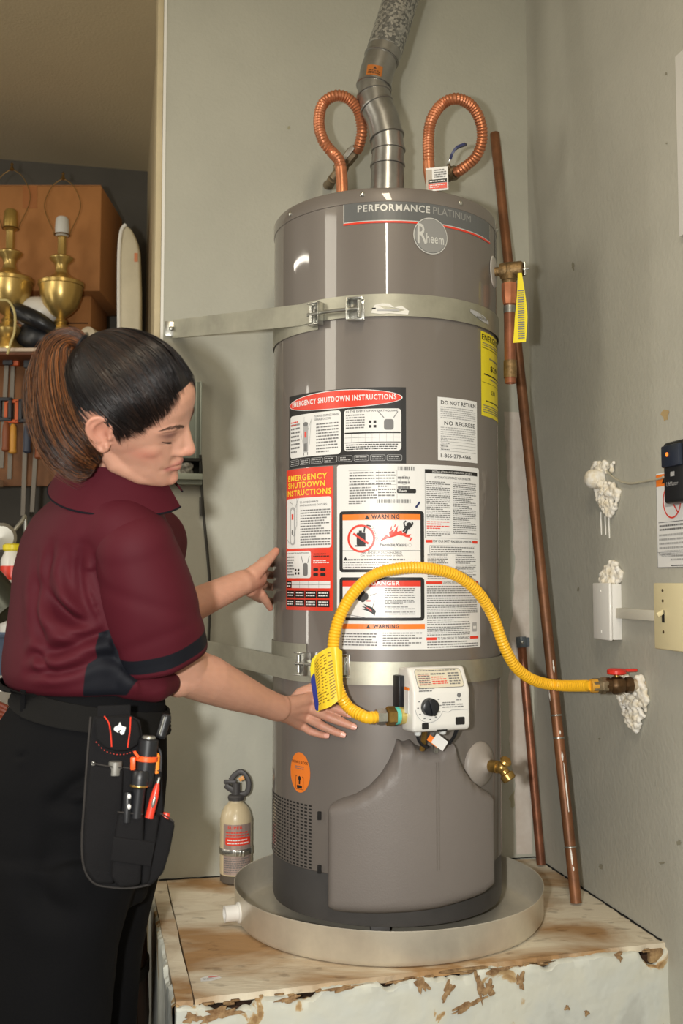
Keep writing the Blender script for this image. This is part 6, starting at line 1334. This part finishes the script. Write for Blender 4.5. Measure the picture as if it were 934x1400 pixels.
for pts, w_, d_ in (([(60, 1110), (90, 1085), (125, 1065)], .012, .008), ([(64, 1105), (100, 1110), (130, 1100)], .010, .007), ([(5, 1042), (25, 1040)], .004, .004), ([(30, 1200), (60, 1240), (110, 1260)], .018, .006), ([(170, 1230), (150, 1300), (140, 1380)], .02, .006), ([(64, 1110), (60, 1180), (50, 1260)], .02, .006)): crease(pts, w_, d_)
V = V+N_*disp[:, None]; g = M(); g.v = [tuple(p) for p in V]; g.f = F; trou = obj('trousers', g, m_tr, person, sharp=180)
TB = BVHTree.FromPolygons([Vector(p) for p in V], F)
# webbing belt with ribs and two loops
cT = (U(28, 968, 1.80)+U(222, 985, 1.80))/2
def belt_pt(ph, dz, off):
    d = np.array([cos(ph), sin(ph), 0]); z_ = cT[2]+.012-.050*cos(ph)*.55+dz+.004; o = Vector((cT[0], cT[1], z_)); hit = TB.ray_cast(o+Vector(d)*.5, Vector(-d)); p = np.array(hit[0]) if hit[0] else np.array(o)+d*.15; return p+d*off
g = M(); V4 = []; nb = 90
for i in range(nb):
    ph = 2*pi*i/nb
    for dz, of in ((-.020, .001), (-.020, .006), (-.0155, .0075), (-.013, .006), (-.0085, .0075), (-.006, .006), (-.0015, .0075), (.001, .006), (.0055, .0075), (.008, .006), (.0125, .0075), (.015, .006), (.020, .006), (.020, .001)): V4.append(belt_pt(ph, dz, of+.001))
k4 = 14; g.add(V4, [(i*k4+j, i*k4+j+1, ((i+1) % nb)*k4+j+1, ((i+1) % nb)*k4+j) for i in range(nb) for j in range(k4-1)]); obj('belt', g, mat('webbing_belt', (17, 16, 15), .85, bump=.2, bscale=500, spec=.2), person, sharp=60)
for ph in (-2.2, -1.0):
    g = M(); box(g, belt_pt(ph, 0, .0105), (.012, .003, .052), rot([(-sin(ph), cos(ph), 0), (cos(ph), sin(ph), 0), (0, 0, 1)]), bevel=.001); obj('belt_loop', g, m_tr, trou)
# shoes, below the frame
for dy, dx in ((-.09, 0), (.09, .012)):
    c = (U(16, 1735, 1.79)+U(140, 1735, 1.79))/2+np.array([dx, dy, 0]); q = M(); limb(q, [np.array([c[0]-.03, c[1], .045]), np.array([c[0]+.06, c[1], .05]), np.array([c[0]+.15, c[1]+.02, .035])], [.042, .046, .034], 18)
    V, F, E = fuse(q, .006, 3); V[:, 2] = np.maximum(V[:, 2], .004); g = M(); g.v = [tuple(p) for p in V]; g.f = F; obj('shoe', g, mat('black_shoe', (24, 22, 22), .5), person, sharp=180)
# ================================================================= tool pouch and what it carries
def onto(p0, n): return lambda x, y, off=0: UP(x, y, np.array(p0)+np.array(n)*off, np.array(n))
PN = unit(np.array([.30, -1, .02])); P0_ = U(165, 1090, 1.588); pq = onto(P0_, PN)
def plate(name, pts, off, th, m, parent, bevel=.002, bulge=0, **k):
    P = [pq(x, y, off) for x, y in pts]; g = M(); n = len(P); bm = bmesh.new(); a_ = [bm.verts.new(Vector(p)) for p in P]; b_ = [bm.verts.new(Vector(p+PN*th)) for p in P]
    bm.faces.new(a_); bm.faces.new(b_[::-1])
    for i in range(n): bm.faces.new([a_[i], b_[i], b_[(i+1) % n], a_[(i+1) % n]])
    bmesh.ops.recalc_face_normals(bm, faces=bm.faces); bmesh.ops.bevel(bm, geom=list(bm.edges), offset=bevel, segments=3, profile=.5, affect='EDGES'); bm.verts.index_update()
    g.add([v.co[:] for v in bm.verts], [tuple(v.index for v in f.verts) for f in bm.faces]); bm.free(); return obj(name, g, m, parent, **k)
m_pch = mat('pouch_nylon', (19, 18, 20), .8, bump=.5, bscale=900, var=.15, vscale=20, spec=.25); m_pch2 = mat('pouch_trim', (44, 40, 37), .8)
pouch = thing('tool_pouch', 'black nylon tool pouch with red piping hanging from the belt', 'tool pouch', pq(165, 1210))
plate('back_panel', [(128, 979), (178, 977), (191, 984), (195, 1010), (200, 1044), (221, 1050), (222, 1090), (224, 1112), (238, 1122), (234, 1140), (222, 1190), (205, 1208), (180, 1213), (150, 1212), (128, 1206), (115, 1185), (113, 1150), (116, 1100), (120, 1040), (123, 1010)], -.004, .008, m_pch, pouch)
fl = plate('flap', [(130, 980), (178, 979), (188, 986), (192, 1004), (188, 1018), (174, 1026), (158, 1027), (142, 1021), (131, 1010)], .006, .010, m_pch, pouch, .004)
g = M()
for pts in (((142.5, 979), (149, 989), (151.5, 1005), (152.7, 1021)), ((178.7, 980), (177.5, 1000), (174.5, 1022))): tube(g, spline([pq(x, y, .0165) for x, y in pts], 14), .0011, 6)
obj('red_piping', g, m_red, fl)
g = M(); pts = spline([pq(*p, .0085) for p in ((131, 1014), (143, 1026), (157, 1031), (172, 1031), (186, 1026))], 40)
for i in range(0, 39, 3): tube(g, pts[i:i+2], .0006, 5)
obj('red_stitching', g, m_red, fl, kind='stuff')
g = M(); em = [(163.9, 987), (166, 992), (172.2, 994.4), (169.4, 1003.6), (165.7, 1004.6), (163.5, 1001), (166.5, 997.5), (161.5, 999), (162, 1002), (157.5, 999.5), (155.5, 997), (157.4, 993.4), (162, 991.6)]; g.add([pq(x, y, .0168) for x, y in em], [tuple(range(len(em)))]); obj('dog_head_emblem', g, m_paper, fl, smooth=False)
plate('long_pocket', [(124, 1042), (168, 1049), (166, 1100), (158, 1150), (155, 1206), (130, 1205), (117, 1186), (115, 1150), (118, 1095)], .004, .016, m_pch, pouch, .005)
plate('upper_pocket', [(166, 1048), (220, 1052), (222, 1092), (221, 1135), (160, 1135)], .003, .008, m_pch, pouch, .002)
plate('lower_pocket', [(161, 1108), (196, 1112), (195, 1150), (191, 1206), (162, 1211), (151, 1196), (154, 1150)], .012, .020, m_pch, pouch, .006)
plate('pen_pocket', [(198, 1111), (217, 1113), (212, 1150), (203, 1203), (192, 1207), (195, 1150)], .010, .018, m_pch, pouch, .005)
plate('side_pocket', [(219, 1111), (238, 1123), (231, 1160), (222, 1190), (206, 1207), (197, 1206), (208, 1160), (214, 1135)], .006, .018, m_pch, pouch, .005)
plate('band_panel', [(155, 1143), (212, 1151), (206, 1184), (151, 1176)], .030, .005, m_pch, pouch, .0015)
g = M(); tube(g, spline([pq(*p, .006) for p in ((124, 980), (119, 1040), (115, 1100), (112, 1150), (115, 1186), (128, 1207), (150, 1213), (180, 1214), (206, 1209))], 50), .0016, 6); tube(g, spline([pq(*p, .0205) for p in ((125, 1043), (145, 1047), (167, 1050))], 10), .0011, 5); tube(g, spline([pq(*p, .012) for p in ((168, 1049), (195, 1052), (221, 1054))], 10), .0011, 5); tube(g, spline([pq(*p, .033) for p in ((161, 1110), (180, 1112), (196, 1113))], 10), .0011, 5); tube(g, spline([pq(*p, .0255) for p in ((219, 1112), (229, 1117), (238, 1124))], 10), .0011, 5)
obj('edge_binding', g, m_pch2, pouch, kind='stuff')
g = M(); lathe(g, [(0, .003), (.0028, .0024), (.0036, 0)], pq(127.5, 1044, .0165), PN, 14); obj('rivet', g, m_zinc, pouch)
for x, y in ((134, 990), (176, 990)):
    pass
g = M(); box(g, pq(156, 974, -.008), (.05, .004, .022), rot([unit(np.cross((0, 0, 1), PN)), PN, (0, 0, 1)]), bevel=.002); obj('belt_hanger', g, m_pch, pouch)
dn = lambda x0, y0, x1, y1, off: (pq(x0, y0, off), pq(x1, y1, off))
def tool(name, label, cat, a, b, parts, n=20):
    t = thing(name, label, cat, b); d = unit(b-a)
    for nm, prof, m in parts:
        g = M(); lathe(g, prof, a, d, n); obj(nm, g, m, t)
    return t, d
m_tb = mat('torch_black', (26, 27, 30), .4)
a_, b_ = dn(204, 1006, 198, 1060, .016)
t_, d_ = tool('torch', 'black torch with a bright orange band, upright in the top pocket', 'torch', a_, b_, [('end_cap', [(0, 0), (.009, 0), (.0105, .002), (.0105, .005)], m_steel), ('barrel', [(.0115, .004), (.0150, .006), (.0150, .012), (.0145, .06), (.014, .075)], m_tb)])
g = M(); lathe(g, [(.0156, .030), (.0166, .031), (.0166, .037), (.0156, .038)], a_, d_, 24); box(g, pq(182, 1044, .018), (.008, .006, .020), bevel=.002); tube(g, [pq(184, 1028, .024), pq(190, 1036, .032)], .0022, 8); obj('orange_band', g, mat('orange_plastic', (246, 92, 34), .4), t_)
a_, b_ = dn(214, 1030, 213, 1062, .008); t_, _ = tool('orange_cutter', 'slim orange tool handle beside the banded torch', 'cutter', a_, b_, [('handle', [(0, -.001), (.004, 0), (.0055, .004), (.005, .030)], mat('amber_plastic', (246, 140, 40), .4))])
g = M(); tube(g, spline([pq(*p) for p in ((214, 1020, .004), (219, 1028, .004), (220, 1040, .004), (219, 1055, .004))], 14), .0022, 7); obj('wire_hook', g, m_tb, t_)
a_, b_ = dn(192.5, 1053, 186, 1122, .026)
t_, d_ = tool('torch', 'smaller black torch with a thin brass ring in the lower pocket', 'torch', a_, b_, [('head', [(0, 0), (.010, 0), (.0125, .003), (.0135, .012), (.0135, .023), (.010, .027)], m_tb), ('ring', [(.0137, .0215), (.0141, .0225), (.0137, .0245)], m_brass), ('barrel', [(.0105, .024), (.0100, .032), (.0098, .07)], m_tb)])
a_, b_ = dn(175, 1082, 173, 1126, .030); t_, d_ = tool('multitool', 'black handled tool with two white spots in the lower pocket', 'tool', a_, b_, [('handle', [(0, 0), (.005, .001), (.0065, .006), (.006, .045)], m_tb)])
g = M(); 
for y in (1089, 1103): ball(g, pq(176.5, y, .0365), (.0028, .0015, .004), n=10)
obj('white_spots', g, m_paper, t_, kind='stuff')
a_, b_ = dn(218, 1062, 203, 1122, .028); t_, d_ = tool('utility_pen', 'red click pen with silver tip and grip in the narrow pocket', 'pen', a_, b_, [('tip', [(0, 0), (.0018, .0005), (.0024, .010)], m_steel), ('barrel', [(.0024, .0095), (.0048, .018), (.0062, .030), (.0064, .062)], m_red)])
g = M(); ball(g, a_+d_*.037+PN*.0055+np.array([.0, 0, 0]), (.003, .0022, .010), n=12, R=rot([unit(np.cross(d_, PN)), PN, d_])); obj('silver_grip', g, m_steel, t_)
a_, b_ = dn(228, 1111, 222, 1135, .016); tool('red_marker', 'red marker end poking out of the side pocket', 'marker', a_, b_, [('cap', [(0, 0), (.005, .0005), (.0058, .004), (.0058, .024)], m_red)])
a_, b_ = dn(229, 976, 219, 1010, .0); t_, d_ = tool('clip_knife', 'black ribbed folding tool clipped to the front of the belt', 'knife', a_, b_, [('handle', [(0, 0), (.0062, .001)]+[(.0072+.0009*(i % 2), .003+.0035*i) for i in range(10)]+[(.0065, .038), (0, .039)], m_tb)])
g = M(); tube(g, [pq(225, 980, .009), pq(218, 1004, .009)], .0012, 6); obj('pocket_clip', g, m_steel, t_)
a_, b_ = dn(158, 1041, 157, 1060, .012); g = M(); lathe(g, [(0, 0), (.0095, 0), (.0102, .0015), (.0102, .02)], a_, unit(b_-a_), 20); obj('grey_cap_tool', g, mat('dull_grey_cap', (116, 114, 108), .5, .3), label='grey round end of a tool in the long pocket', cat='tool', org=a_)

# ================================================================= storage corner behind her
ZS = U(30, 474, 3.30)[2]
m_oak = mat('reddish_shelf_wood', (132, 74, 40), .6, var=.35, vscale=6, stretch=(1, 1, 6)); m_pan = mat('brown_back_panel', (140, 92, 52), .65, var=.3, vscale=5)
shelf = thing('storage_shelf', 'wooden wall shelf crowded with lamps and boxes above hanging clamps', 'shelf', (-1.5, 3.5, ZS-.6))
def wbox(name, x0, x1, y0, y1, z0, z1, m, parent=None, bevel=.002, **k):
    g = M(); box(g, ((x0+x1)/2, (y0+y1)/2, (z0+z1)/2), (abs(x1-x0), abs(y1-y0), abs(z1-z0)), bevel=bevel); return obj(name, g, m, parent, **k)
wbox('shelf_board', -2.4, -.74, 3.32, 3.88, ZS-.022, ZS-.002, m_oak, shelf)
wbox('front_lip', -2.4, -.74, 3.305, 3.32, ZS-.014, ZS-.002, mat('pale_lip', (206, 188, 168), .6), shelf)
zp1 = U(20, 655, 3.46)[2]
wbox('back_board', -2.4, -.76, 3.50, 3.52, zp1-.02, ZS-.022, m_pan, shelf)
wbox('lower_shelf', -2.4, -1.16, 3.34, 3.5, zp1-.024, zp1, mat('pinkish_shelf', (188, 160, 140), .6), shelf)
# clamps
def clampb(x, ytop, yjaw, ybot, Y, mj, mh, label, lean=0, hand=True):
    T = U(x, ytop, Y); J = U(x+lean*.4, yjaw, Y); Bm = U(x+lean, ybot, Y); t = thing('bar_clamp', label, 'clamp', Bm, 'bar clamps hanging under the shelf')
    g = M(); d = unit(Bm-T); m_bar = mat('dull_bar_steel', (104, 98, 90), .45, .6); band(g, [T+(Bm-T)*i/6 for i in range(7)], .014, 0, thick=.006, up=(1, 0, 0)); obj('bar', g, m_bar, t)
    g = M(); box(g, T+np.array([.006, -.006, -.01]), (.034, .022, .05), bevel=.004); box(g, T+np.array([.014, -.02, .006]), (.018, .018, .016), bevel=.003); obj('fixed_jaw', g, mj, t)
    g = M(); c = J; box(g, c+np.array([-.016, -.004, 0]), (.012, .022, .075), bevel=.003); box(g, c+np.array([.020, -.004, 0]), (.012, .022, .075), bevel=.003)
    for dz in (-.034, .034): box(g, c+np.array([.002, -.004, dz]), (.048, .022, .012), bevel=.003)
    obj('sliding_jaw', g, mj, t)
    if hand: g = M(); lathe(g, [(.006, 0), (.011, .01), (.013, .04), (.012, .08), (.014, .095), (.008, .1)], J+np.array([.012, -.02, -.045]), (0, 0, -1), 12); obj('handle', g, mh, t)
m_oj = mat('orange_jaw', (206, 92, 40), .5); m_bj = mat('dark_jaw', (40, 42, 48), .5); m_yh = mat('yellow_wood_handle', (206, 148, 60), .5); m_bh = mat('blue_black_handle', (50, 58, 76), .5); m_rh = mat('brown_handle', (132, 72, 40), .5)
clampb(10, 486, 560, 640, 3.42, m_bj, m_rh, 'black jawed clamp with a bare steel bar, leftmost under the shelf', -8)
clampb(18, 487, 563, 655, 3.43, m_oj, m_yh, 'orange jawed clamp with a yellow wooden handle', -5)
clampb(38.5, 490, 562, 705, 3.42, m_bj, m_bh, 'black jawed clamp with a dark blue handle', -7)
clampb(56, 500, 570, 700, 3.43, m_bj, m_rh, 'black jawed clamp nearest the ponytail with a brown handle', -12)
# brass lamps
m_lb = mat('polished_brass', (212, 182, 112), .3, .8, var=.1)
def table_lamp(px, ysock, label, soc):
    Y = 3.40; k = Y/FPX; b = U(px, 474, Y); b[2] = ZS; s_ = (U(px, ysock, Y)[2]-ZS)/(.435)
    t = thing('table_lamp', label, 'lamp', b, 'brass table lamps on the shelf')
    P = lambda L: [(r*s_, h*s_) for r, h in L]
    g = M(); lathe(g, P([(.062, 0), (.064, .008), (.05, .018), (.03, .03), (.022, .045), (.034, .06), (.038, .072), (.03, .084), (.016, .094)]), b, n=32); obj('foot', g, m_lb, t)
    g = M(); lathe(g, P([(.014, .09), (.022, .10), (.012, .112), (.03, .125), (.052, .15), (.064, .185), (.068, .212), (.071, .214), (.071, .224), (.066, .228), (.04, .24), (.022, .255), (.018, .27), (.022, .285), (.036, .298), (.038, .304), (.03, .31)]), b, n=36); obj('urn', g, m_lb, t)
    g = M(); lathe(g, P([(.016, .308), (.0135, .315), (.0135, .37), (.017, .374)]), b, n=8); obj('column', g, m_lb, t)
    g = M(); lathe(g, P([(.010, .372), (.021, .378), (.022, .40), (.020, .43), (.015, .437), (0, .438)]), b, n=20); obj('socket', g, soc, t)
    g = M(); c = b+np.array([0, 0, .388*s_]); H_ = []
    for a in np.linspace(0, pi, 30): H_.append(c+np.array([-.062*s_*cos(a)*(.62+.38*sin(a))*(1 if True else 0)*1.0, 0, .17*s_*sin(a)**.8 if a not in (0, pi) else 0]))
    L_ = spline([c+s_*np.array(p) for p in ((-.024, 0, -.01), (-.03, 0, .01), (-.052, 0, .06), (-.056, 0, .10), (-.034, 0, .15), (-.006, 0, .172), (.006, 0, .172), (.034, 0, .15), (.056, 0, .10), (.052, 0, .06), (.03, 0, .01), (.024, 0, -.01))], 50); tube(g, L_, .0016, 6); lathe(g, [(.003, 0), (.008, .004), (.003, .018), (.006, .022), (0, .03)], c+s_*np.array([0, 0, .17]), n=10); lathe(g, [(.024*s_, 0), (.026*s_, .002), (.024*s_, .004)], c-np.array([0, 0, .01*s_]), n=20); obj('harp', g, mat('dark_brass_wire', (124, 96, 52), .4, .7), t)
table_lamp(11, 288, 'brass urn table lamp at the left edge with a gold socket', mat('gold_socket', (190, 160, 90), .3, .7))
table_lamp(82, 298, 'brass urn table lamp in front of the box with a white socket', mat('white_socket', (206, 206, 200), .45))
g = M(); tube(g, spline([U(0, 410, 3.3), U(12, 412, 3.29), U(20, 428, 3.29), (U(20, 452, 3.29)), U(15, 468, 3.285), U(10, 484, 3.29)], 40), .0042, 8); obj('lamp_cord', g, mat('ivory_cord', (206, 190, 130), .5), label='ivory electric cord looping down in front of the left lamp', cat='cord')
# cardboard boxes
m_card = mat('cardboard', (174, 118, 66), .8, var=.08, vscale=3, bump=.15); 
def carton(x0, x1, yt, yb, Y, depth, label, name='cardboard_box'):
    a = U(x0, yb, Y); b = U(x1, yt, Y); t = thing(name, label, 'box', (a+b)/2*np.array([1, 1, 0])+np.array([0, depth/2, a[2]]), 'cardboard boxes on the shelf')
    g = M(); box(g, ((a[0]+b[0])/2, Y+depth/2, (a[2]+b[2])/2), (b[0]-a[0], depth, b[2]-a[2]), bevel=.004); obj('box_body', g, m_card, t)
    g = M(); box(g, ((a[0]+b[0])/2, Y+depth/2, b[2]+.001), (b[0]-a[0]-.01, .05, .0015)); box(g, ((a[0]+b[0])/2, Y-.0005, b[2]-.04), (.05, .0015, .08)); obj('brown_tape', g, mat('brown_tape', (160, 98, 46), .4), t)
    for s_ in (-1, 1):
        g = M(); box(g, ((a[0]+b[0])/2, Y+depth/2+s_*depth*.251, b[2]+.002), (b[0]-a[0]-.006, depth*.49, .003), bevel=.001); obj('top_flap', g, m_card, t)
    return t
zb_ = U(0, 398, 3.5)[2]
carton(-60, 139, 254, 398, 3.5, .34, 'large brown cardboard box behind the brass lamps')
g = M(); a = U(-20, 398, 3.56); b = U(126, 398, 3.56); box(g, ((a[0]+b[0])/2, 3.67, (ZS+zb_)/2), (b[0]-a[0], .24, zb_-ZS-.003), bevel=.004); t_ = thing('cardboard_box', 'lower brown cardboard box carrying the large one', 'box', ((a[0]+b[0])/2, 3.67, ZS), 'cardboard boxes on the shelf'); obj('box_body', g, m_card, t_)
g = M(); box(g, ((a[0]+b[0])/2, 3.5485, (ZS+zb_)/2+.02), (b[0]-a[0]-.02, .002, .003)); obj('side_seam', g, m_dark, t_)
# small clutter on the shelf edge
t_ = thing('helmet', 'white and black rounded cap shaped object between the lamps', 'helmet', (U(50, 474, 3.44)[0], 3.44, ZS)); c = U(52, 436, 3.44); 
g = M(); ball(g, c+np.array([0, 0, .02]), (.085, .07, .055), n=24); obj('white_shell', g, m_plw, t_)
g = M(); tube(g, spline([c+np.array(p) for p in ((-.07, -.05, .03), (-.03, -.075, .0), (.03, -.08, -.03), (.08, -.06, -.06))], 20), [.018+.012*sin(pi*i/19) for i in range(20)], 12); ball(g, (c[0]+.01, c[1], (c[2]+ZS)/2-.004), (.085, .06, (c[2]-ZS)/2+.0), n=18); obj('black_rim', g, m_plblk, t_)
c = U(95, 444, 3.345); rr = 12*3.345/FPX; c[2] = ZS+rr+.001; g = M(); t_ = thing('black_roll', 'black roll with a hollow end beside the foot of the right lamp', 'roll', c-np.array([0, 0, rr])); ad = unit([.05, 1, .0]); lathe(g, [(rr*.35, 0), (rr*.8, -.002), (rr, .004), (rr, .12), (rr*.35, .12), (rr*.35, 0)], c, ad, 28, caps=False); obj('roll', g, m_plblk, t_)
c = U(118, 440, 3.335); rr = 13*3.33/FPX; c[2] = ZS+rr*1.5; t_ = thing('foam_roll', 'pale rolled tube with a hole in its end next to the black roll', 'roll', (c[0], c[1]+.06, ZS)); ad = unit([.35, .9, -.10]); g = M(); lathe(g, [(rr*.35, .05), (rr*.35, .0), (rr*.6, -.004), (rr, .004), (rr, .14), (0, .14)], c, ad, 28, caps=False); obj('tube_body', g, mat('pale_foam', (196, 184, 160), .8, bump=.2), t_); g = M(); lathe(g, [(rr*.36, .02), (0, .02)], c, ad, 20); obj('tube_hole', g, m_dark, t_)
g = M(); c = U(134, 458, 3.33); lathe(g, [(0, .022), (.010, .022), (.013, .019), (.013, 0)], (c[0], c[1], ZS), n=18); obj('green_cap', g, mat('green_plastic', (50, 140, 60), .45), label='small green cap just above her hair tie', cat='cap')
# leaning board with rounded top
bt = [(163, 474), (162.5, 400), (163, 344), (166, 316), (172, 307), (180, 314), (187, 330), (190, 344), (192, 400), (192, 474)]
Yb = 3.36; F0 = [U(x, y, Yb) for x, y in bt]; 
for q in F0:
    if q[2] < ZS+.04: q[2] = ZS+.001
bd = thing('leaning_board', 'tall pale board with a rounded top leaning beside the side wall', 'board', (F0[0]+F0[-1])/2)
g = M(); k = len(F0); dd = np.array([.06, .16, 0]); 
bm = bmesh.new(); A_ = [bm.verts.new(Vector(p)) for p in F0]; B_ = [bm.verts.new(Vector(p+np.array([-.0, .035, 0]))) for p in F0]; bm.faces.new(A_); bm.faces.new(B_[::-1])
for i in range(k): bm.faces.new([A_[i], B_[i], B_[(i+1) % k], A_[(i+1) % k]])
bmesh.ops.recalc_face_normals(bm, faces=bm.faces); bmesh.ops.bevel(bm, geom=list(bm.edges), offset=.008, segments=3, profile=.5, affect='EDGES'); bm.verts.index_update(); g.add([v.co[:] for v in bm.verts], [tuple(v.index for v in f.verts) for f in bm.faces]); bm.free(); obj('board_body', g, mat('off_white_board', (210, 200, 172), .4, var=.06), bd)
g = M(); tube(g, spline([p+np.array([0, -.002, 0]) for p in F0[:5]], 30), .006, 8); obj('edge_strip', g, m_white, bd)
g = M(); box(g, U(186, 352, Yb-.001), (.012, .003, .03), bevel=.001); obj('orange_patch', g, mat('faded_orange', (206, 130, 90), .6), bd)
# workbench with clutter on the far left
ZW = .80
wbn = thing('workbench', 'wooden workbench behind the person, mostly hidden', 'workbench', (-1.7, 2.85, 0)); 
wbox('bench_top', -2.6, -.80, 2.55, 3.15, ZW-.04, ZW, m_pan, wbn); wbox('back_ledge', -2.6, -.80, 3.12, 3.15, ZW, ZW+.10, m_oak, wbn)
for x in (-2.5, -.88):
    for y in (2.6, 3.08): wbox('leg', x-.04, x+.04, y-.04, y+.04, 0, ZW-.04, m_oak, wbn)
c = U(-3, 948, 2.72); t_ = thing('jar', 'clear jar with a white lid at the left edge on the workbench', 'jar', (c[0]-.0, 2.72, ZW)); g = M(); rr = .055; zt = U(0, 928, 2.67)[2]
lathe(g, [(rr*.9, 0), (rr, .006), (rr, zt-ZW-.03), (rr*.94, zt-ZW-.02)], (c[0], 2.72, ZW+.001), n=32); obj('jar_body', g, mat('cloudy_glass', (206, 200, 186), .15, trans=.6), t_); g = M(); lathe(g, [(rr*1.02, 0), (rr*1.03, .004), (rr*1.03, .028), (rr*.98, .032), (0, .033)], (c[0], 2.72, zt-.033), n=36); obj('lid', g, m_plw, t_)
g = M(); c = U(4, 985, 2.62)
for i in range(5): q = np.array([c[0]-.02+.008*i, 2.62-.004*i, ZW+.012+.016*(4-i)*.8]); tube(g, spline([q+np.array([-.05, .01, .0]), q, q+np.array([.03, .0, -.012])], 10), .008, 10)
obj('red_brown_tubing', g, mat('red_brown_rubber', (116, 52, 34), .45), label='red brown coiled tubing low at the left edge beside the jar', cat='tubing')
c = U(-8, 900, 2.95); t_ = thing('blue_tub', 'blue grey plastic tub on the workbench at the left edge', 'tub', (c[0], 2.95, ZW)); g = M(); zt = U(0, 868, 2.9)[2]; lathe(g, [(.06, 0), (.068, .004), (.078, zt-ZW-.01), (.083, zt-ZW-.008), (.083, zt-ZW), (.076, zt-ZW), (.066, .01), (0, .01)], (c[0]-.02, 2.95, ZW+.001), n=36); obj('tub_body', g, mat('blue_grey_plastic', (88, 104, 130), .4), t_)
t_ = thing('work_lamp', 'dark metal shade of a work lamp tilted at the left edge', 'lamp', (-1.05, 2.86, ZW)); cc_ = U(6, 822, 2.80); ad = unit([.55, -.1, -.65]); g = M(); lathe(g, [(.0, -.09), (.035, -.088), (.042, -.075), (.045, .0), (.054, .035), (.050, .034), (.0, -.02)], cc_, ad, 28); obj('lamp_shade', g, mat('dark_steel_shade', (72, 74, 66), .35, .7), t_)
g = M(); q0 = cc_-ad*.09; tube(g, spline([q0, q0+np.array([-.08, .05, .0]), np.array([-1.12, 2.95, ZW+.25]), np.array([-1.10, 2.95, ZW+.004])], 24), .007, 8); lathe(g, [(0, .012), (.05, .010), (.06, 0)], (-1.10, 2.95, ZW+.001), n=24); obj('lamp_arm', g, m_tb, t_)
t_ = thing('spray_bottle', 'white bottle with a yellow cap and red band behind the lamp shade', 'bottle', (U(16, 800, 3.08)[0], 3.06, ZW)); c = np.array([U(16, 800, 3.06)[0], 3.06, ZW+.001]); hz = U(16, 752, 3.06)[2]-ZW
g = M(); lathe(g, [(.03, 0), (.033, .005), (.033, hz-.03), (.022, hz-.005), (.018, hz)], c, n=28); obj('bottle_body', g, m_plw, t_); g = M(); lathe(g, [(.024, hz-.004), (.028, hz), (.028, hz+.014), (.02, hz+.018), (0, hz+.018)], c, n=24); obj('yellow_cap', g, m_yel, t_); g = M(); lathe(g, [(.0334, hz-.09), (.0336, hz-.088), (.0336, hz-.05), (.0334, hz-.048)], c, n=28); obj('red_band', g, m_red, t_)
t_ = thing('desk_fan_lamp', 'pale round head on a thin angled arm at the left edge beside her back', 'lamp', (U(30, 708, 3.2)[0], 3.22, ZW)); c = U(2, 735, 3.12); g = M(); lathe(g, [(.0, .02), (.036, .016), (.045, .0), (.040, -.004), (.030, .004), (0, .004)], c, unit([.3, -1, -.1]), 28); obj('round_head', g, mat('pale_grey_metal', (176, 174, 164), .4, .5), t_); g = M(); tube(g, [c+np.array([.02, .012, .005]), U(31, 711, 3.16), U(34, 705, 3.17)], .0065, 8); tube(g, [U(34, 705, 3.17), np.array([U(36, 700, 3.1)[0], 3.17, ZW+.11])], .006, 8); lathe(g, [(0, .014), (.04, .012), (.05, 0)], (U(36, 700, 3.1)[0], 3.09, ZW+.001), n=24); tube(g, [np.array([U(36, 700, 3.1)[0], 3.17, ZW+.115]), np.array([U(36, 700, 3.1)[0], 3.09, ZW+.01])], .006, 8); obj('angled_arm', g, m_steel, t_)
# dark rounded wooden keg between her legs and the platform
kg = thing('wooden_keg', 'dark brown rounded wooden cask between the trousers and the platform', 'cask', (-.565, 2.215, 0))
m_keg = mat('dark_stained_wood', (74, 44, 22), .5, var=.4, vscale=5, stretch=(8, 8, 1)); nst = 18; prof = [(.135, .0), (.150, .10), (.157, .26), (.150, .42), (.136, .53)]
for i in range(nst):
    g = M(); V = []; a0 = 2*pi*(i+.03)/nst; a1_ = 2*pi*(i+.97)/nst
    for r_, z in prof:
        for rr, aa_ in ((r_, a0), (r_+.002, (a0+a1_)/2), (r_, a1_), (r_-.014, a1_), (r_-.014, a0)): V.append((-.565+rr*cos(aa_), 2.215+rr*sin(aa_), z))
    n5 = 5; F = [(j*5+q, j*5+(q+1) % 5, (j+1)*5+(q+1) % 5, (j+1)*5+q) for j in range(4) for q in range(5)]+[(0, 1, 2, 3, 4), (20, 21, 22, 23, 24)]; g.add(V, F); obj('stave', g, m_keg, kg)
for z, r_ in ((.06, .146), (.20, .157), (.36, .156), (.48, .146)):
    g = M(); lathe(g, [(r_-.002, -.012), (r_+.0022, -.012), (r_+.0022, .012), (r_-.002, .012)], (-.565, 2.215, z), n=40, caps=False); obj('hoop', g, mat('dark_hoop', (44, 36, 28), .5, .6), kg)
g = M(); lathe(g, [(0, .0), (.126, 0), (.126, .014), (0, .014)], (-.565, 2.215, .50), n=36); obj('cask_lid', g, m_keg, kg)
